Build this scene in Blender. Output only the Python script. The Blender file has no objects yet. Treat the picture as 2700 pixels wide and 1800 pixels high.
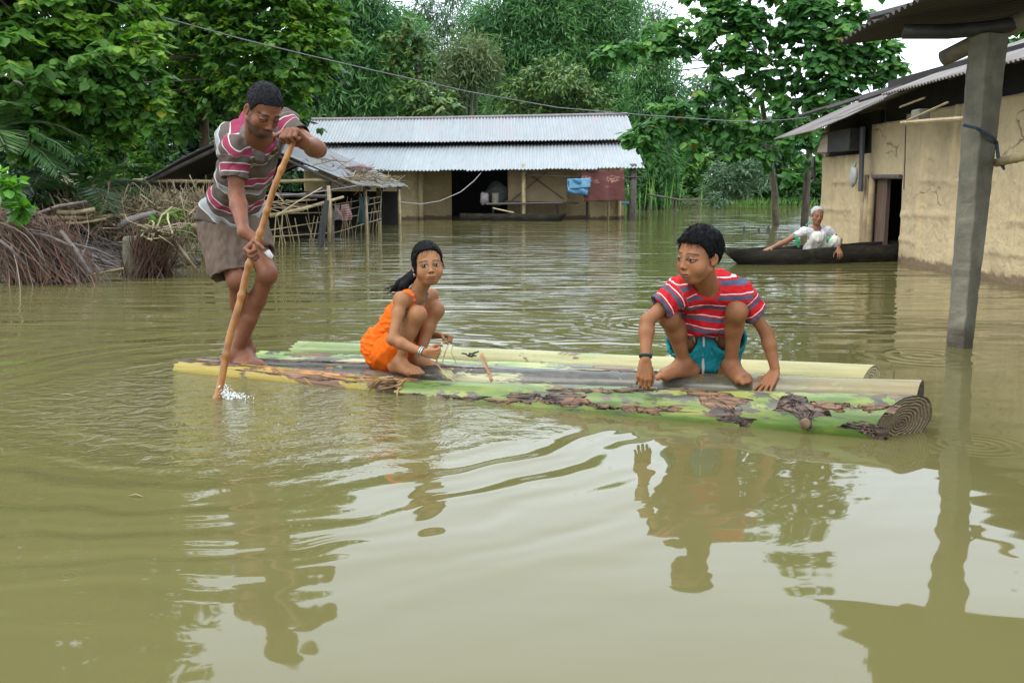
import bpy, bmesh, math, random
import numpy as np
from mathutils import Vector, Matrix

# ------------------------------------------------------------------ camera
CAM_H = 0.95
FOC = 2625.0                       # focal length in pixels of the 2700 x 1800 photograph
PITCH = math.atan(406.0 / FOC)     # horizon sits at y = 494
scene = bpy.context.scene
COL = scene.collection
cam = bpy.data.cameras.new('camera')
cam.lens = 35.0
cam.sensor_width = 36.0
cam.clip_start = 0.05
cam.clip_end = 1500
camo = bpy.data.objects.new('camera', cam)
COL.objects.link(camo)
camo.location = (0, 0, CAM_H)
camo.rotation_euler = (math.pi / 2 - PITCH, 0, 0)
scene.camera = camo

# ------------------------------------------------------------------ light: overcast monsoon sky
SUN_EL, SUN_AZ = math.radians(55), math.radians(238)   # azimuth clockwise from +Y (north)
w = bpy.data.worlds.new('World')
scene.world = w
w.use_nodes = True
nt = w.node_tree
nt.nodes.clear()
out = nt.nodes.new('ShaderNodeOutputWorld')
bg = nt.nodes.new('ShaderNodeBackground')
sky = nt.nodes.new('ShaderNodeTexSky')
sky.sky_type = 'NISHITA'
sky.sun_disc = False
sky.sun_elevation = SUN_EL
sky.sun_rotation = SUN_AZ
sky.dust_density = 4.0
hs = nt.nodes.new('ShaderNodeHueSaturation')
hs.inputs['Saturation'].default_value = 0.12
mx = nt.nodes.new('ShaderNodeMix')
mx.data_type = 'RGBA'
mx.inputs[0].default_value = 0.80
mx.inputs[7].default_value = (11.6, 12.9, 14.6, 1)        # cloud deck
bg.inputs['Strength'].default_value = 0.15
nt.links.new(sky.outputs[0], hs.inputs['Color'])
nt.links.new(hs.outputs[0], mx.inputs[6])
# an overcast sky is about three times as bright overhead as at the horizon
tcw = nt.nodes.new('ShaderNodeTexCoord')
sepw = nt.nodes.new('ShaderNodeSeparateXYZ')
grad = nt.nodes.new('ShaderNodeMapRange')
grad.inputs[1].default_value, grad.inputs[2].default_value = 0.0, 1.0
grad.inputs[3].default_value, grad.inputs[4].default_value = 0.86, 1.32
mulw = nt.nodes.new('ShaderNodeVectorMath')
mulw.operation = 'SCALE'
nt.links.new(tcw.outputs['Generated'], sepw.inputs[0])
nt.links.new(sepw.outputs[2], grad.inputs[0])
nt.links.new(mx.outputs[2], mulw.inputs[0])
nt.links.new(grad.outputs[0], mulw.inputs[3])
nt.links.new(mulw.outputs[0], bg.inputs['Color'])
nt.links.new(bg.outputs[0], out.inputs[0])
sun = bpy.data.lights.new('sun', 'SUN')
sun.energy = 1.1
sun.angle = math.radians(30)
sun.color = (1.0, 0.90, 0.74)
suno = bpy.data.objects.new('sun', sun)
COL.objects.link(suno)
sd = Vector((math.sin(SUN_AZ) * math.cos(SUN_EL), math.cos(SUN_AZ) * math.cos(SUN_EL), math.sin(SUN_EL)))
suno.rotation_euler = sd.to_track_quat('Z', 'Y').to_euler()
scene.view_settings.view_transform = 'Standard'
scene.view_settings.look = 'None'
scene.view_settings.exposure = 0.52
scene.view_settings.gamma = 1.0
scene.render.engine = 'CYCLES'
scene.cycles.max_bounces = 6
scene.cycles.diffuse_bounces = 3
scene.cycles.glossy_bounces = 3
scene.cycles.transmission_bounces = 3
scene.cycles.use_denoising = True
scene.cycles.sample_clamp_indirect = 6.0
# ------------------------------------------------------------------ helpers
CP, SP = math.cos(PITCH), math.sin(PITCH)


def ray(x, y):
    u, v = (x - 1350.0) / FOC, (900.0 - y) / FOC
    return np.array([u, CP + v * SP, -SP + v * CP])


def W(x, y, Y):
    """world point seen at photo pixel (x, y), at distance Y in front of the camera"""
    d = ray(x, y)
    return np.array([0, 0, CAM_H]) + d * (Y / d[1])


def G(x, y, z=0.0):
    """world point at height z seen at photo pixel (x, y)"""
    d = ray(x, y)
    return np.array([0, 0, CAM_H]) + d * ((z - CAM_H) / d[2])


def nrm(v):
    v = np.asarray(v, float)
    return v / (np.linalg.norm(v) + 1e-12)


def tag(o, label=None, cat=None, group=None, kind=None):
    if label: o['label'] = label
    if cat: o['category'] = cat
    if group: o['group'] = group
    if kind: o['kind'] = kind
    return o


def empty(name, loc, label, cat, group=None):
    o = bpy.data.objects.new(name, None)
    o.empty_display_size = 0.2
    COL.objects.link(o)
    o.location = loc
    return tag(o, label, cat, group)


def world_of(o):
    m = o.matrix_basis.copy()
    if o.parent is None: return m
    return world_of(o.parent) @ o.matrix_parent_inverse @ m


def put(o, parent=None):
    COL.objects.link(o)
    if parent is not None:
        o.parent = parent
        # all meshes are written in world coordinates
        o.matrix_parent_inverse = world_of(parent).inverted()
    return o


class MB:
    """collects shapes (world coordinates) into ONE mesh object"""
    def __init__(self):
        self.v, self.f = [], []

    def add(self, vs, fs):
        n = len(self.v)
        self.v.extend([tuple(map(float, p)) for p in vs])
        self.f.extend([tuple(i + n for i in f) for f in fs])
        return self

    def box(self, c, s, rot=None):
        c = np.asarray(c, float); s = np.asarray(s, float) / 2
        pts = []
        for dx in (-1, 1):
            for dy in (-1, 1):
                for dz in (-1, 1):
                    p = np.array([dx, dy, dz]) * s
                    if rot is not None: p = rot @ p
                    pts.append(c + p)
        return self.add(pts, [(0, 1, 3, 2), (4, 6, 7, 5), (0, 4, 5, 1), (2, 3, 7, 6), (0, 2, 6, 4), (1, 5, 7, 3)])

    def hexa(self, p):
        """8 points: bottom 4 (ccw), top 4"""
        return self.add(p, [(3, 2, 1, 0), (4, 5, 6, 7), (0, 1, 5, 4), (1, 2, 6, 5), (2, 3, 7, 6), (3, 0, 4, 7)])

    def bar(self, a, b, wd, th, up=(0, 0, 1)):
        a, b = np.asarray(a, float), np.asarray(b, float)
        d = nrm(b - a)
        up = np.asarray(up, float)
        if abs(d @ up) > 0.95: up = np.array([1.0, 0, 0])
        s = nrm(np.cross(d, up)); u = np.cross(s, d)
        ring = [s * wd / 2 + u * th / 2, -s * wd / 2 + u * th / 2, -s * wd / 2 - u * th / 2, s * wd / 2 - u * th / 2]
        return self.hexa([a + r for r in ring] + [b + r for r in ring])

    def tube(self, pts, rad, n=8, cap=True, wob=0.0, rng=None):
        pts = [np.asarray(p, float) for p in pts]
        if np.isscalar(rad): rad = [rad] * len(pts)
        m = len(pts)
        vs, fs = [], []
        ref = None
        for i, p in enumerate(pts):
            d = nrm(pts[min(i + 1, m - 1)] - pts[max(i - 1, 0)])
            if ref is None:
                ref = np.array([0, 0, 1.0]) if abs(d[2]) < 0.9 else np.array([1.0, 0, 0])
            s = nrm(np.cross(d, ref)); u = np.cross(s, d); ref = u
            for k in range(n):
                a = 2 * math.pi * k / n
                r = rad[i] * (1 + (wob * (rng.random() - 0.5) if wob else 0))
                vs.append(p + (s * math.cos(a) + u * math.sin(a)) * r)
        for i in range(m - 1):
            for k in range(n):
                k2 = (k + 1) % n
                fs.append((i * n + k, i * n + k2, (i + 1) * n + k2, (i + 1) * n + k))
        if cap:
            fs.append(tuple(range(n - 1, -1, -1)))
            fs.append(tuple((m - 1) * n + k for k in range(n)))
        return self.add(vs, fs)

    def build(self, name, mat, parent=None, smooth=False, bevel=0.0, solid=0.0):
        me = bpy.data.meshes.new(name)
        me.from_pydata(self.v, [], self.f)
        me.validate()
        bm = bmesh.new(); bm.from_mesh(me)
        bmesh.ops.recalc_face_normals(bm, faces=bm.faces)
        bm.to_mesh(me); bm.free()
        o = bpy.data.objects.new(name, me)
        if mat is not None: me.materials.append(mat)
        if smooth:
            me.polygons.foreach_set('use_smooth', [True] * len(me.polygons))
        put(o, parent)
        if bevel:
            b = o.modifiers.new('bevel', 'BEVEL'); b.width = bevel; b.segments = 2; b.limit_method = 'ANGLE'
        if solid:
            s = o.modifiers.new('solid', 'SOLIDIFY'); s.thickness = solid
        return o


def np_mesh(name, V, F, mat, parent=None, smooth=True, attrs=None):
    """V (n,3), F (m,4) quads or (m,3) -> mesh object"""
    me = bpy.data.meshes.new(name)
    n, m, k = len(V), len(F), F.shape[1]
    me.vertices.add(n); me.vertices.foreach_set('co', np.ascontiguousarray(V, dtype=np.float32).ravel())
    me.loops.add(m * k); me.loops.foreach_set('vertex_index', np.ascontiguousarray(F, dtype=np.int32).ravel())
    me.polygons.add(m)
    me.polygons.foreach_set('loop_start', np.arange(0, m * k, k, dtype=np.int32))
    me.polygons.foreach_set('loop_total', np.full(m, k, dtype=np.int32))
    me.polygons.foreach_set('use_smooth', np.full(m, smooth, dtype=bool))
    me.update(calc_edges=True)
    if attrs:
        for an, (typ, arr) in attrs.items():
            a = me.attributes.new(an, typ, 'POINT')
            if typ == 'FLOAT': a.data.foreach_set('value', np.ascontiguousarray(arr, dtype=np.float32))
            else: a.data.foreach_set('color', np.ascontiguousarray(arr, dtype=np.float32).ravel())
    if mat is not None: me.materials.append(mat)
    o = bpy.data.objects.new(name, me)
    return put(o, parent)


# ------------------------------------------------------------------ materials
class NT:
    def __init__(self, name):
        self.m = bpy.data.materials.new(name)
        self.m.use_nodes = True
        self.t = self.m.node_tree
        self.b = self.t.nodes['Principled BSDF']

    def n(self, typ, **kw):
        nd = self.t.nodes.new(typ)
        for k, v in kw.items():
            if k in ('inp',):
                for i, val in v.items(): nd.inputs[i].default_value = val
            else: setattr(nd, k, v)
        return nd

    def l(self, a, b): self.t.links.new(a, b)

    def coord(self, kind='Object', scale=(1, 1, 1), loc=(0, 0, 0), rot=(0, 0, 0)):
        tc = self.n('ShaderNodeTexCoord'); mp = self.n('ShaderNodeMapping')
        mp.inputs['Scale'].default_value = scale; mp.inputs['Location'].default_value = loc; mp.inputs['Rotation'].default_value = rot
        self.l(tc.outputs[kind], mp.inputs[0])
        return mp.outputs[0]

    def noise(self, vec, scale, detail=4, rough=0.55, dist=0.0):
        nd = self.n('ShaderNodeTexNoise')
        nd.inputs['Scale'].default_value = scale; nd.inputs['Detail'].default_value = detail
        nd.inputs['Roughness'].default_value = rough; nd.inputs['Distortion'].default_value = dist
        if vec is not None: self.l(vec, nd.inputs['Vector'])
        return nd.outputs['Fac']

    def ramp(self, fac, stops, const=False):
        nd = self.n('ShaderNodeValToRGB')
        cr = nd.color_ramp
        if const: cr.interpolation = 'CONSTANT'
        while len(cr.elements) < len(stops): cr.elements.new(0.5)
        for e, (p, c) in zip(cr.elements, stops):
            e.position = p
            e.color = (c, c, c, 1) if np.isscalar(c) else (*c[:3], 1)
        self.l(fac, nd.inputs[0])
        return nd.outputs[0]

    def mix(self, fac, a, b, mode='MIX'):
        nd = self.n('ShaderNodeMix', data_type='RGBA', blend_type=mode)
        for i, v in ((0, fac), (6, a), (7, b)):
            if hasattr(v, 'links') or hasattr(v, 'is_output'): self.l(v, nd.inputs[i])
            elif i == 0: nd.inputs[0].default_value = v
            else: nd.inputs[i].default_value = (*v[:3], 1)
        return nd.outputs[2]

    def math(self, op, a, b=None, c=None):
        nd = self.n('ShaderNodeMath', operation=op)
        for i, v in enumerate((a, b, c)):
            if v is None: continue
            if hasattr(v, 'is_output'): self.l(v, nd.inputs[i])
            else: nd.inputs[i].default_value = v
        return nd.outputs[0]

    def attr(self, name):
        return self.n('ShaderNodeAttribute', attribute_name=name)

    def bump(self, h, strength=0.3, dist=0.01):
        nd = self.n('ShaderNodeBump')
        nd.inputs['Strength'].default_value = strength; nd.inputs['Distance'].default_value = dist
        self.l(h, nd.inputs['Height']); self.l(nd.outputs[0], self.b.inputs['Normal'])
        return nd

    def col(self, c):
        if hasattr(c, 'is_output'): self.l(c, self.b.inputs['Base Color'])
        else: self.b.inputs['Base Color'].default_value = (*c[:3], 1)

    def set(self, **kw):
        for k, v in kw.items():
            s = self.b.inputs[k.replace('_', ' ')]
            if hasattr(v, 'is_output'): self.l(v, s)
            else: s.default_value = v
        return self


def mat_plain(name, c, c2=None, scale=8, rough=0.7, bump=0.15, bdist=0.01, stretch=(1, 1, 1), detail=5, metallic=0.0):
    t = NT(name)
    v = t.coord('Object', stretch)
    nz = t.noise(v, scale, detail)
    if c2 is None: c2 = tuple(x * 0.65 for x in c)
    t.col(t.ramp(nz, [(0.3, c2), (0.7, c)]))
    t.set(Roughness=rough, Metallic=metallic)
    if bump: t.bump(t.noise(v, scale * 4, 3), bump, bdist)
    return t.m


def mat_leaf(name, dark, mid, light, trans=0.35, rough=0.42, yellow=None):
    t = NT(name)
    r = t.attr('rnd').outputs['Fac']
    stops = [(0.0, dark), (0.5, mid), (0.93, light)]
    if yellow: stops += [(0.988, light), (0.992, yellow)]
    c = t.ramp(r, stops)
    t.col(c)
    t.set(Roughness=rough)
    t.b.inputs['Specular IOR Level'].default_value = 0.28
    tr = t.n('ShaderNodeBsdfTranslucent')
    hsv = t.n('ShaderNodeHueSaturation'); hsv.inputs['Value'].default_value = 1.5; hsv.inputs['Saturation'].default_value = 1.1
    t.l(c, hsv.inputs['Color']); t.l(hsv.outputs[0], tr.inputs[0])
    ms = t.n('ShaderNodeMixShader'); ms.inputs[0].default_value = trans
    o = t.t.nodes['Material Output']
    t.l(t.b.outputs[0], ms.inputs[1]); t.l(tr.outputs[0], ms.inputs[2]); t.l(ms.outputs[0], o.inputs[0])
    return t.m


def mat_corrugated(name, base, rust, rust_amt=0.5, rough=0.42, metallic=0.55, scale=1.0):
    """zinc sheet, streaked along the fall, with rust in patches of its own; 'u' runs along the eave, 'vv' down the fall"""
    t = NT(name)
    u, v = t.attr('u').outputs['Fac'], t.attr('vv').outputs['Fac']
    cb = t.n('ShaderNodeCombineXYZ'); t.l(u, cb.inputs[0]); t.l(v, cb.inputs[1])
    mp = t.n('ShaderNodeMapping'); mp.inputs['Scale'].default_value = (1.3 * scale, 0.35 * scale, 1); t.l(cb.outputs[0], mp.inputs[0])
    streak = t.noise(mp.outputs[0], 5.0, 6, 0.65)
    mp2 = t.n('ShaderNodeMapping'); mp2.inputs['Scale'].default_value = (0.45 * scale, 0.12 * scale, 1); t.l(cb.outputs[0], mp2.inputs[0])
    patch = t.noise(mp2.outputs[0], 3.0, 3, 0.5)
    mp3 = t.n('ShaderNodeMapping'); mp3.inputs['Scale'].default_value = (1.18, 0.0, 0); t.l(cb.outputs[0], mp3.inputs[0])
    wn = t.n('ShaderNodeTexWhiteNoise', noise_dimensions='1D')
    t.l(t.math('FLOOR', t.math('MULTIPLY', u, 1.2)), wn.inputs['W'])
    panel = wn.outputs['Value']
    c0 = t.ramp(streak, [(0.25, tuple(x * 0.72 for x in base)), (0.75, base)])
    c0 = t.mix(t.math('MULTIPLY', panel, 0.3), c0, tuple(x * 0.62 for x in base))
    th = 0.72 - 0.45 * rust_amt
    f = t.math('ADD', t.math('MULTIPLY', streak, 0.45), t.math('MULTIPLY', patch, 0.6))
    fr = t.ramp(f, [(th - 0.04, 0.0), (th + 0.06, 0.85)])
    t.col(t.mix(fr, c0, rust))
    t.set(Metallic=t.math('MULTIPLY', t.math('SUBTRACT', 1.0, fr), metallic), Roughness=rough)
    return t.m


def corrugated(name, p00, p10, p01, p11, mat, parent, pitch=0.09, amp=0.012, nv=14, sag=0.0, rag=0.0, rng=None, thick=0.003):
    """sheet roof: p00-p10 along the eave, p01-p11 along the ridge"""
    p00, p10, p01, p11 = [np.asarray(p, float) for p in (p00, p10, p01, p11)]
    Lu = np.linalg.norm(p10 - p00); Lv = np.linalg.norm(p01 - p00)
    nu = max(8, int(Lu / pitch * 8))
    u = np.linspace(0, 1, nu + 1); v = np.linspace(0, 1, nv + 1)
    U, V = np.meshgrid(u, v, indexing='ij')
    P = ((1 - U) * (1 - V))[..., None] * p00 + (U * (1 - V))[..., None] * p10 + ((1 - U) * V)[..., None] * p01 + (U * V)[..., None] * p11
    nn = nrm(np.cross(p10 - p00, p01 - p00))
    if nn[2] < 0: nn = -nn
    rr = rng or random.Random(3)
    ph = [rr.random() * 6 for _ in range(6)]
    h = amp * np.cos(2 * np.pi * U * Lu / pitch)
    h += sag * (np.sin(U * 7 + ph[0]) * 0.5 + np.sin(U * 17 + V * 2 + ph[1]) * 0.3 + np.sin(U * 3 + V * 4 + ph[2]) * 0.6)
    P = P + h[..., None] * nn
    if rag:
        d = nrm(p00 - p01)
        pan = np.floor(U * Lu / 0.75)
        rnd = np.sin(pan * 12.9898 + ph[3]) * 43758.5453
        rnd = rnd - np.floor(rnd)
        P = P + ((1 - V) ** 3 * rag * (rnd - 0.5))[..., None] * d
    idx = np.arange((nu + 1) * (nv + 1)).reshape(nu + 1, nv + 1)
    F = np.stack([idx[:-1, :-1], idx[1:, :-1], idx[1:, 1:], idx[:-1, 1:]], -1).reshape(-1, 4)
    o = np_mesh(name, P.reshape(-1, 3), F, mat, parent, True,
                {'u': ('FLOAT', (U * Lu).ravel()), 'vv': ('FLOAT', (V * Lv).ravel())})
    if thick:
        s = o.modifiers.new('solid', 'SOLIDIFY'); s.thickness = thick
    return o


def heightsheet(name, corners, nu, nv, fn, mat, parent, thick=0.0, smooth=True):
    """wavy sheet between four corners (p00,p10,p01,p11); fn(u,v)->offset along normal"""
    p00, p10, p01, p11 = [np.asarray(p, float) for p in corners]
    U, V = np.meshgrid(np.linspace(0, 1, nu + 1), np.linspace(0, 1, nv + 1), indexing='ij')
    P = ((1 - U) * (1 - V))[..., None] * p00 + (U * (1 - V))[..., None] * p10 + ((1 - U) * V)[..., None] * p01 + (U * V)[..., None] * p11
    nn = nrm(np.cross(p10 - p00, p01 - p00))
    P = P + fn(U, V)[..., None] * nn
    idx = np.arange((nu + 1) * (nv + 1)).reshape(nu + 1, nv + 1)
    F = np.stack([idx[:-1, :-1], idx[1:, :-1], idx[1:, 1:], idx[:-1, 1:]], -1).reshape(-1, 4)
    o = np_mesh(name, P.reshape(-1, 3), F, mat, parent, smooth, {'u': ('FLOAT', U.ravel()), 'vv': ('FLOAT', V.ravel())})
    if thick:
        s = o.modifiers.new('solid', 'SOLIDIFY'); s.thickness = thick; s.offset = 0
    return o


M_BARK = mat_plain('bark', (0.16, 0.13, 0.095), (0.06, 0.048, 0.035), 14, 0.9, 0.6, 0.02, (1, 1, 0.3))
M_BARK2 = mat_plain('pale_bark', (0.2, 0.175, 0.12), (0.07, 0.065, 0.045), 12, 0.9, 0.5, 0.02, (1, 1, 0.5))
M_BAMBOO = mat_plain('dry_bamboo', (0.42, 0.33, 0.17), (0.22, 0.16, 0.08), 10, 0.5, 0.15, 0.01, (1, 1, 1))
M_OLDWOOD = mat_plain('old_wood', (0.12, 0.1, 0.08), (0.045, 0.038, 0.032), 12, 0.8, 0.4, 0.01)
M_DARKWOOD = mat_plain('dark_wet_wood', (0.035, 0.03, 0.024), (0.012, 0.011, 0.01), 9, 0.6, 0.5, 0.01)
M_STRAW = mat_plain('straw', (0.33, 0.26, 0.14), (0.14, 0.1, 0.055), 6, 0.85, 0.1)
M_CONCRETE = mat_plain('old_concrete', (0.26, 0.24, 0.19), (0.13, 0.12, 0.09), 10, 0.85, 0.5, 0.006)
# ------------------------------------------------------------------ ground under the flood and its banks
def ground_h(x, y):
    z = np.full_like(x, -1.1)
    def st(v, a, b):
        t = np.clip((v - a) / (b - a), 0, 1); return t * t * (3 - 2 * t)
    z += 1.35 * st(y + 0.35 * np.abs(x - 6) * (x < 3), 50, 58)          # far bank
    z += 1.3 * st(-x - 0.12 * y, 7.6, 9.6) * st(y, 6, 10)                # left bank
    z += 0.08 * np.sin(x * 1.7 + 1) * np.sin(y * 1.3) + 0.05 * np.sin(x * 4.1) * np.sin(y * 3.7 + 2)
    return z


def grid_axis(lo, mid, hi):
    return np.unique(np.concatenate([np.linspace(lo, mid[0], 20), np.linspace(mid[0], mid[1], 130), np.linspace(mid[1], hi, 20)]))


gx = grid_axis(-600, (-30, 30), 600); gy = grid_axis(-300, (-5, 75), 900)
X, Y = np.meshgrid(gx, gy, indexing='ij')
Z = ground_h(X, Y)
idx = np.arange(X.size).reshape(X.shape)
F = np.stack([idx[:-1, :-1], idx[1:, :-1], idx[1:, 1:], idx[:-1, 1:]], -1).reshape(-1, 4)
M_GROUND = mat_plain('muddy_bank', (0.1, 0.11, 0.04), (0.07, 0.06, 0.035), 1.5, 0.95, 0.4, 0.05)
tag(np_mesh('ground', np.stack([X, Y, Z], -1).reshape(-1, 3), F, M_GROUND), kind='structure')

# ------------------------------------------------------------------ flood water
POLE_FOOT = G(573, 1050)
t = NT('flood_water')
P = t.coord('Object')
sx = t.n('ShaderNodeSeparateXYZ'); t.l(P, sx.inputs[0])
px, py = sx.outputs[0], sx.outputs[1]


def dist_to(cx, cy):
    a = t.math('SUBTRACT', px, cx); b = t.math('SUBTRACT', py, cy)
    return t.math('SQRT', t.math('ADD', t.math('MULTIPLY', a, a), t.math('MULTIPLY', b, b)))


def sstep(v, a, b):
    nd = t.n('ShaderNodeMapRange', interpolation_type='SMOOTHSTEP')
    t.l(v, nd.inputs[0]); nd.inputs[1].default_value = a; nd.inputs[2].default_value = b
    nd.inputs[3].default_value = 0.0; nd.inputs[4].default_value = 1.0
    return nd.outputs[0]


def mul(*a):
    r = a[0]
    for b in a[1:]: r = t.math('MULTIPLY', r, b)
    return r


def cnoise(scale_xyz, s, detail=2, rough=0.5, dist=0.0):
    mp = t.n('ShaderNodeMapping'); mp.inputs['Scale'].default_value = scale_xyz; t.l(P, mp.inputs[0])
    return t.math('SUBTRACT', t.noise(mp.outputs[0], s, detail, rough, dist), 0.5)


warp = cnoise((1, 1, 1), 1.6, 2)
warp2 = cnoise((1, 1, 1), 0.55, 1)
r0 = dist_to(POLE_FOOT[0] + 0.15, POLE_FOOT[1] + 0.1)
rw = t.math('ADD', r0, t.math('ADD', mul(warp, 0.28), mul(warp2, 0.5)))
# rings that spread from the moving pole
ring = t.math('ADD', mul(t.math('SINE', mul(rw, 2 * math.pi / 0.27)), 0.0046), mul(t.math('SINE', t.math('ADD', mul(rw, 2 * math.pi / 0.125), mul(warp, 6.0))), 0.0016))
brk = t.math('ADD', 0.55, mul(cnoise((1, 1, 1), 1.1, 2), 2.4))
env = mul(t.math('SUBTRACT', 1.0, sstep(r0, 1.2, 3.2)), brk)
h = mul(ring, env)
# chop round the pole and along the sunken end of the raft
near = t.math('SUBTRACT', 1.0, sstep(r0, 0.35, 1.7))
h = t.math('ADD', h, mul(cnoise((1, 1.3, 1), 9.5, 3, 0.55, 0.6), near, 0.046))
h = t.math('ADD', h, mul(cnoise((1, 1.3, 1), 36, 2, 0.5, 0.8), near, 0.0050))
# soft swell everywhere, small wind ripple farther out in patches
h = t.math('ADD', h, mul(cnoise((0.8, 1.5, 1), 1.7, 2, 0.45), 0.0085))
patch = sstep(cnoise((0.35, 0.8, 1), 1.0, 2), -0.08, 0.18)
mid = mul(sstep(py, 4.5, 7.0), t.math('ADD', 0.35, patch))
h = t.math('ADD', h, mul(cnoise((0.55, 1.9, 1), 1.7, 2, 0.42, 0.3), mid, 0.050))
h = t.math('ADD', h, mul(cnoise((0.8, 1.6, 1), 9.0, 2), mid, 0.0012))
# small rings of their own where drops fall
for (cx, cy, lam, amp, ext) in ((1.74, 3.62, 0.045, 0.00028, 0.26), (1.05, 7.0, 0.13, 0.0028, 0.9), (2.35, 5.6, 0.10, 0.0012, 0.5),
                                (-1.28, 1.92, 0.022, 0.0005, 0.05), (0.9, 1.75, 0.025, 0.0004, 0.06), (-1.1, 2.35, 0.02, 0.0004, 0.05)):
    r = dist_to(cx, cy)
    h = t.math('ADD', h, mul(t.math('SINE', mul(r, 2 * math.pi / lam)), amp, t.math('SUBTRACT', 1.0, sstep(r, ext * 0.3, ext))))
murk = t.noise(P, 0.5, 3, 0.5)
t.col(t.ramp(murk, [(0.3, (0.096, 0.086, 0.031)), (0.7, (0.112, 0.100, 0.038))]))
t.set(Roughness=0.03, IOR=1.333)
t.bump(h, 1.0, 1.0)
wx = grid_axis(-600, (-20, 20), 600); wy = grid_axis(-300, (-5, 60), 900)
X, Y = np.meshgrid(wx, wy, indexing='ij')
idx = np.arange(X.size).reshape(X.shape)
F = np.stack([idx[:-1, :-1], idx[1:, :-1], idx[1:, 1:], idx[:-1, 1:]], -1).reshape(-1, 4)
tag(np_mesh('water', np.stack([X, Y, 0 * X], -1).reshape(-1, 3), F, t.m), kind='structure')
# ------------------------------------------------------------------ materials of the buildings
def mud_wall(name, c=(0.43, 0.335, 0.19), panels=None, stain=0.5):
    """mud plaster on split bamboo: blotchy, cracked, the woven frame pressing through"""
    t = NT(name)
    P = t.coord('Object')
    n1 = t.noise(P, 1.4, 6, 0.6); n2 = t.noise(P, 9, 5, 0.6)
    f = t.math('ADD', t.math('MULTIPLY', n1, 0.7), t.math('MULTIPLY', n2, 0.3))
    c1 = t.ramp(f, [(0.3, tuple(x * 0.74 for x in c)), (0.52, c), (0.72, tuple(min(1, x * 1.14) for x in c))])
    # water stains running down
    mp = t.n('ShaderNodeMapping'); mp.inputs['Scale'].default_value = (3.0, 3.0, 0.25); t.l(P, mp.inputs[0])
    s = t.noise(mp.outputs[0], 2.2, 5, 0.6)
    fs = t.ramp(s, [(0.58, 0.0), (0.75, stain)])
    c2 = t.mix(fs, c1, tuple(x * 0.45 for x in c))
    # cracks
    v = t.n('ShaderNodeTexVoronoi', feature='DISTANCE_TO_EDGE')
    mp2 = t.n('ShaderNodeMapping'); mp2.inputs['Scale'].default_value = (.5, .5, 2.4)
    wob = t.n('ShaderNodeTexNoise'); wob.inputs['Scale'].default_value = 3.0; wob.inputs['Detail'].default_value = 4; t.l(P, wob.inputs['Vector'])
    ad = t.n('ShaderNodeVectorMath', operation='ADD'); sc = t.n('ShaderNodeVectorMath', operation='SCALE'); sc.inputs[3].default_value = 0.5
    t.l(wob.outputs['Color'], sc.inputs[0]); t.l(P, ad.inputs[0]); t.l(sc.outputs[0], ad.inputs[1]); t.l(ad.outputs[0], mp2.inputs[0]); t.l(mp2.outputs[0], v.inputs['Vector'])
    v.inputs['Scale'].default_value = 0.8
    gate = t.ramp(t.noise(P, 0.9, 2), [(0.58, 0.0), (0.66, 1.0)])
    crack = t.math('MULTIPLY', t.ramp(v.outputs['Distance'], [(0.004, 1.0), (0.012, 0.0)]), gate)
    c3 = t.mix(t.math('MULTIPLY', crack, 0.5), c2, (0.08, 0.055, 0.03))
    # wet mud line above the water
    sz = t.n('ShaderNodeSeparateXYZ'); t.l(P, sz.inputs[0])
    zz = t.math('ADD', sz.outputs[2], t.math('MULTIPLY', t.math('SUBTRACT', n2, 0.5), 0.16))
    wet = t.ramp(zz, [(0.06, 1.0), (0.105, 0.0)])
    c3 = t.mix(t.math('MULTIPLY', t.attr('seam_shade').outputs['Fac'], 0.62), c3, (0.15, 0.105, 0.055))  # brown stain lines that also paint in the shade of the grooves
    t.col(t.mix(t.math('MULTIPLY', wet, 0.85), c3, (0.11, 0.068, 0.04)))
    t.set(Roughness=0.9)
    hgt = t.math('SUBTRACT', t.math('ADD', t.math('MULTIPLY', n2, 0.5), t.noise(P, 3.5, 4)), t.math('MULTIPLY', crack, 0.6))
    t.bump(hgt, 0.9, 0.05)
    return t.m


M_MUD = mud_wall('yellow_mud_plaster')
M_MUD2 = mud_wall('mud_plaster_far', (0.43, 0.33, 0.175), stain=0.35)
M_ZINC = mat_corrugated('zinc_roof', (0.305, 0.33, 0.335), (0.26, 0.235, 0.24), 0.30, rough=0.5, metallic=0.25)
M_ZINC2 = mat_corrugated('zinc_roof_lower', (0.335, 0.365, 0.37), (0.28, 0.265, 0.27), 0.15, rough=0.5, metallic=0.25)
M_ZINC3 = mat_corrugated('rusty_zinc', (0.235, 0.225, 0.215), (0.105, 0.078, 0.062), 0.60, rough=0.55, metallic=0.15, scale=1.5)
M_BLACKIN = mat_plain('sooty_shade_timber', (0.02, 0.017, 0.014), (0.008, 0.007, 0.006), 5, 0.9, 0.2)  # near-black: eave soot, and indoor shade put into the colour

rng = random.Random(11)

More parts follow.
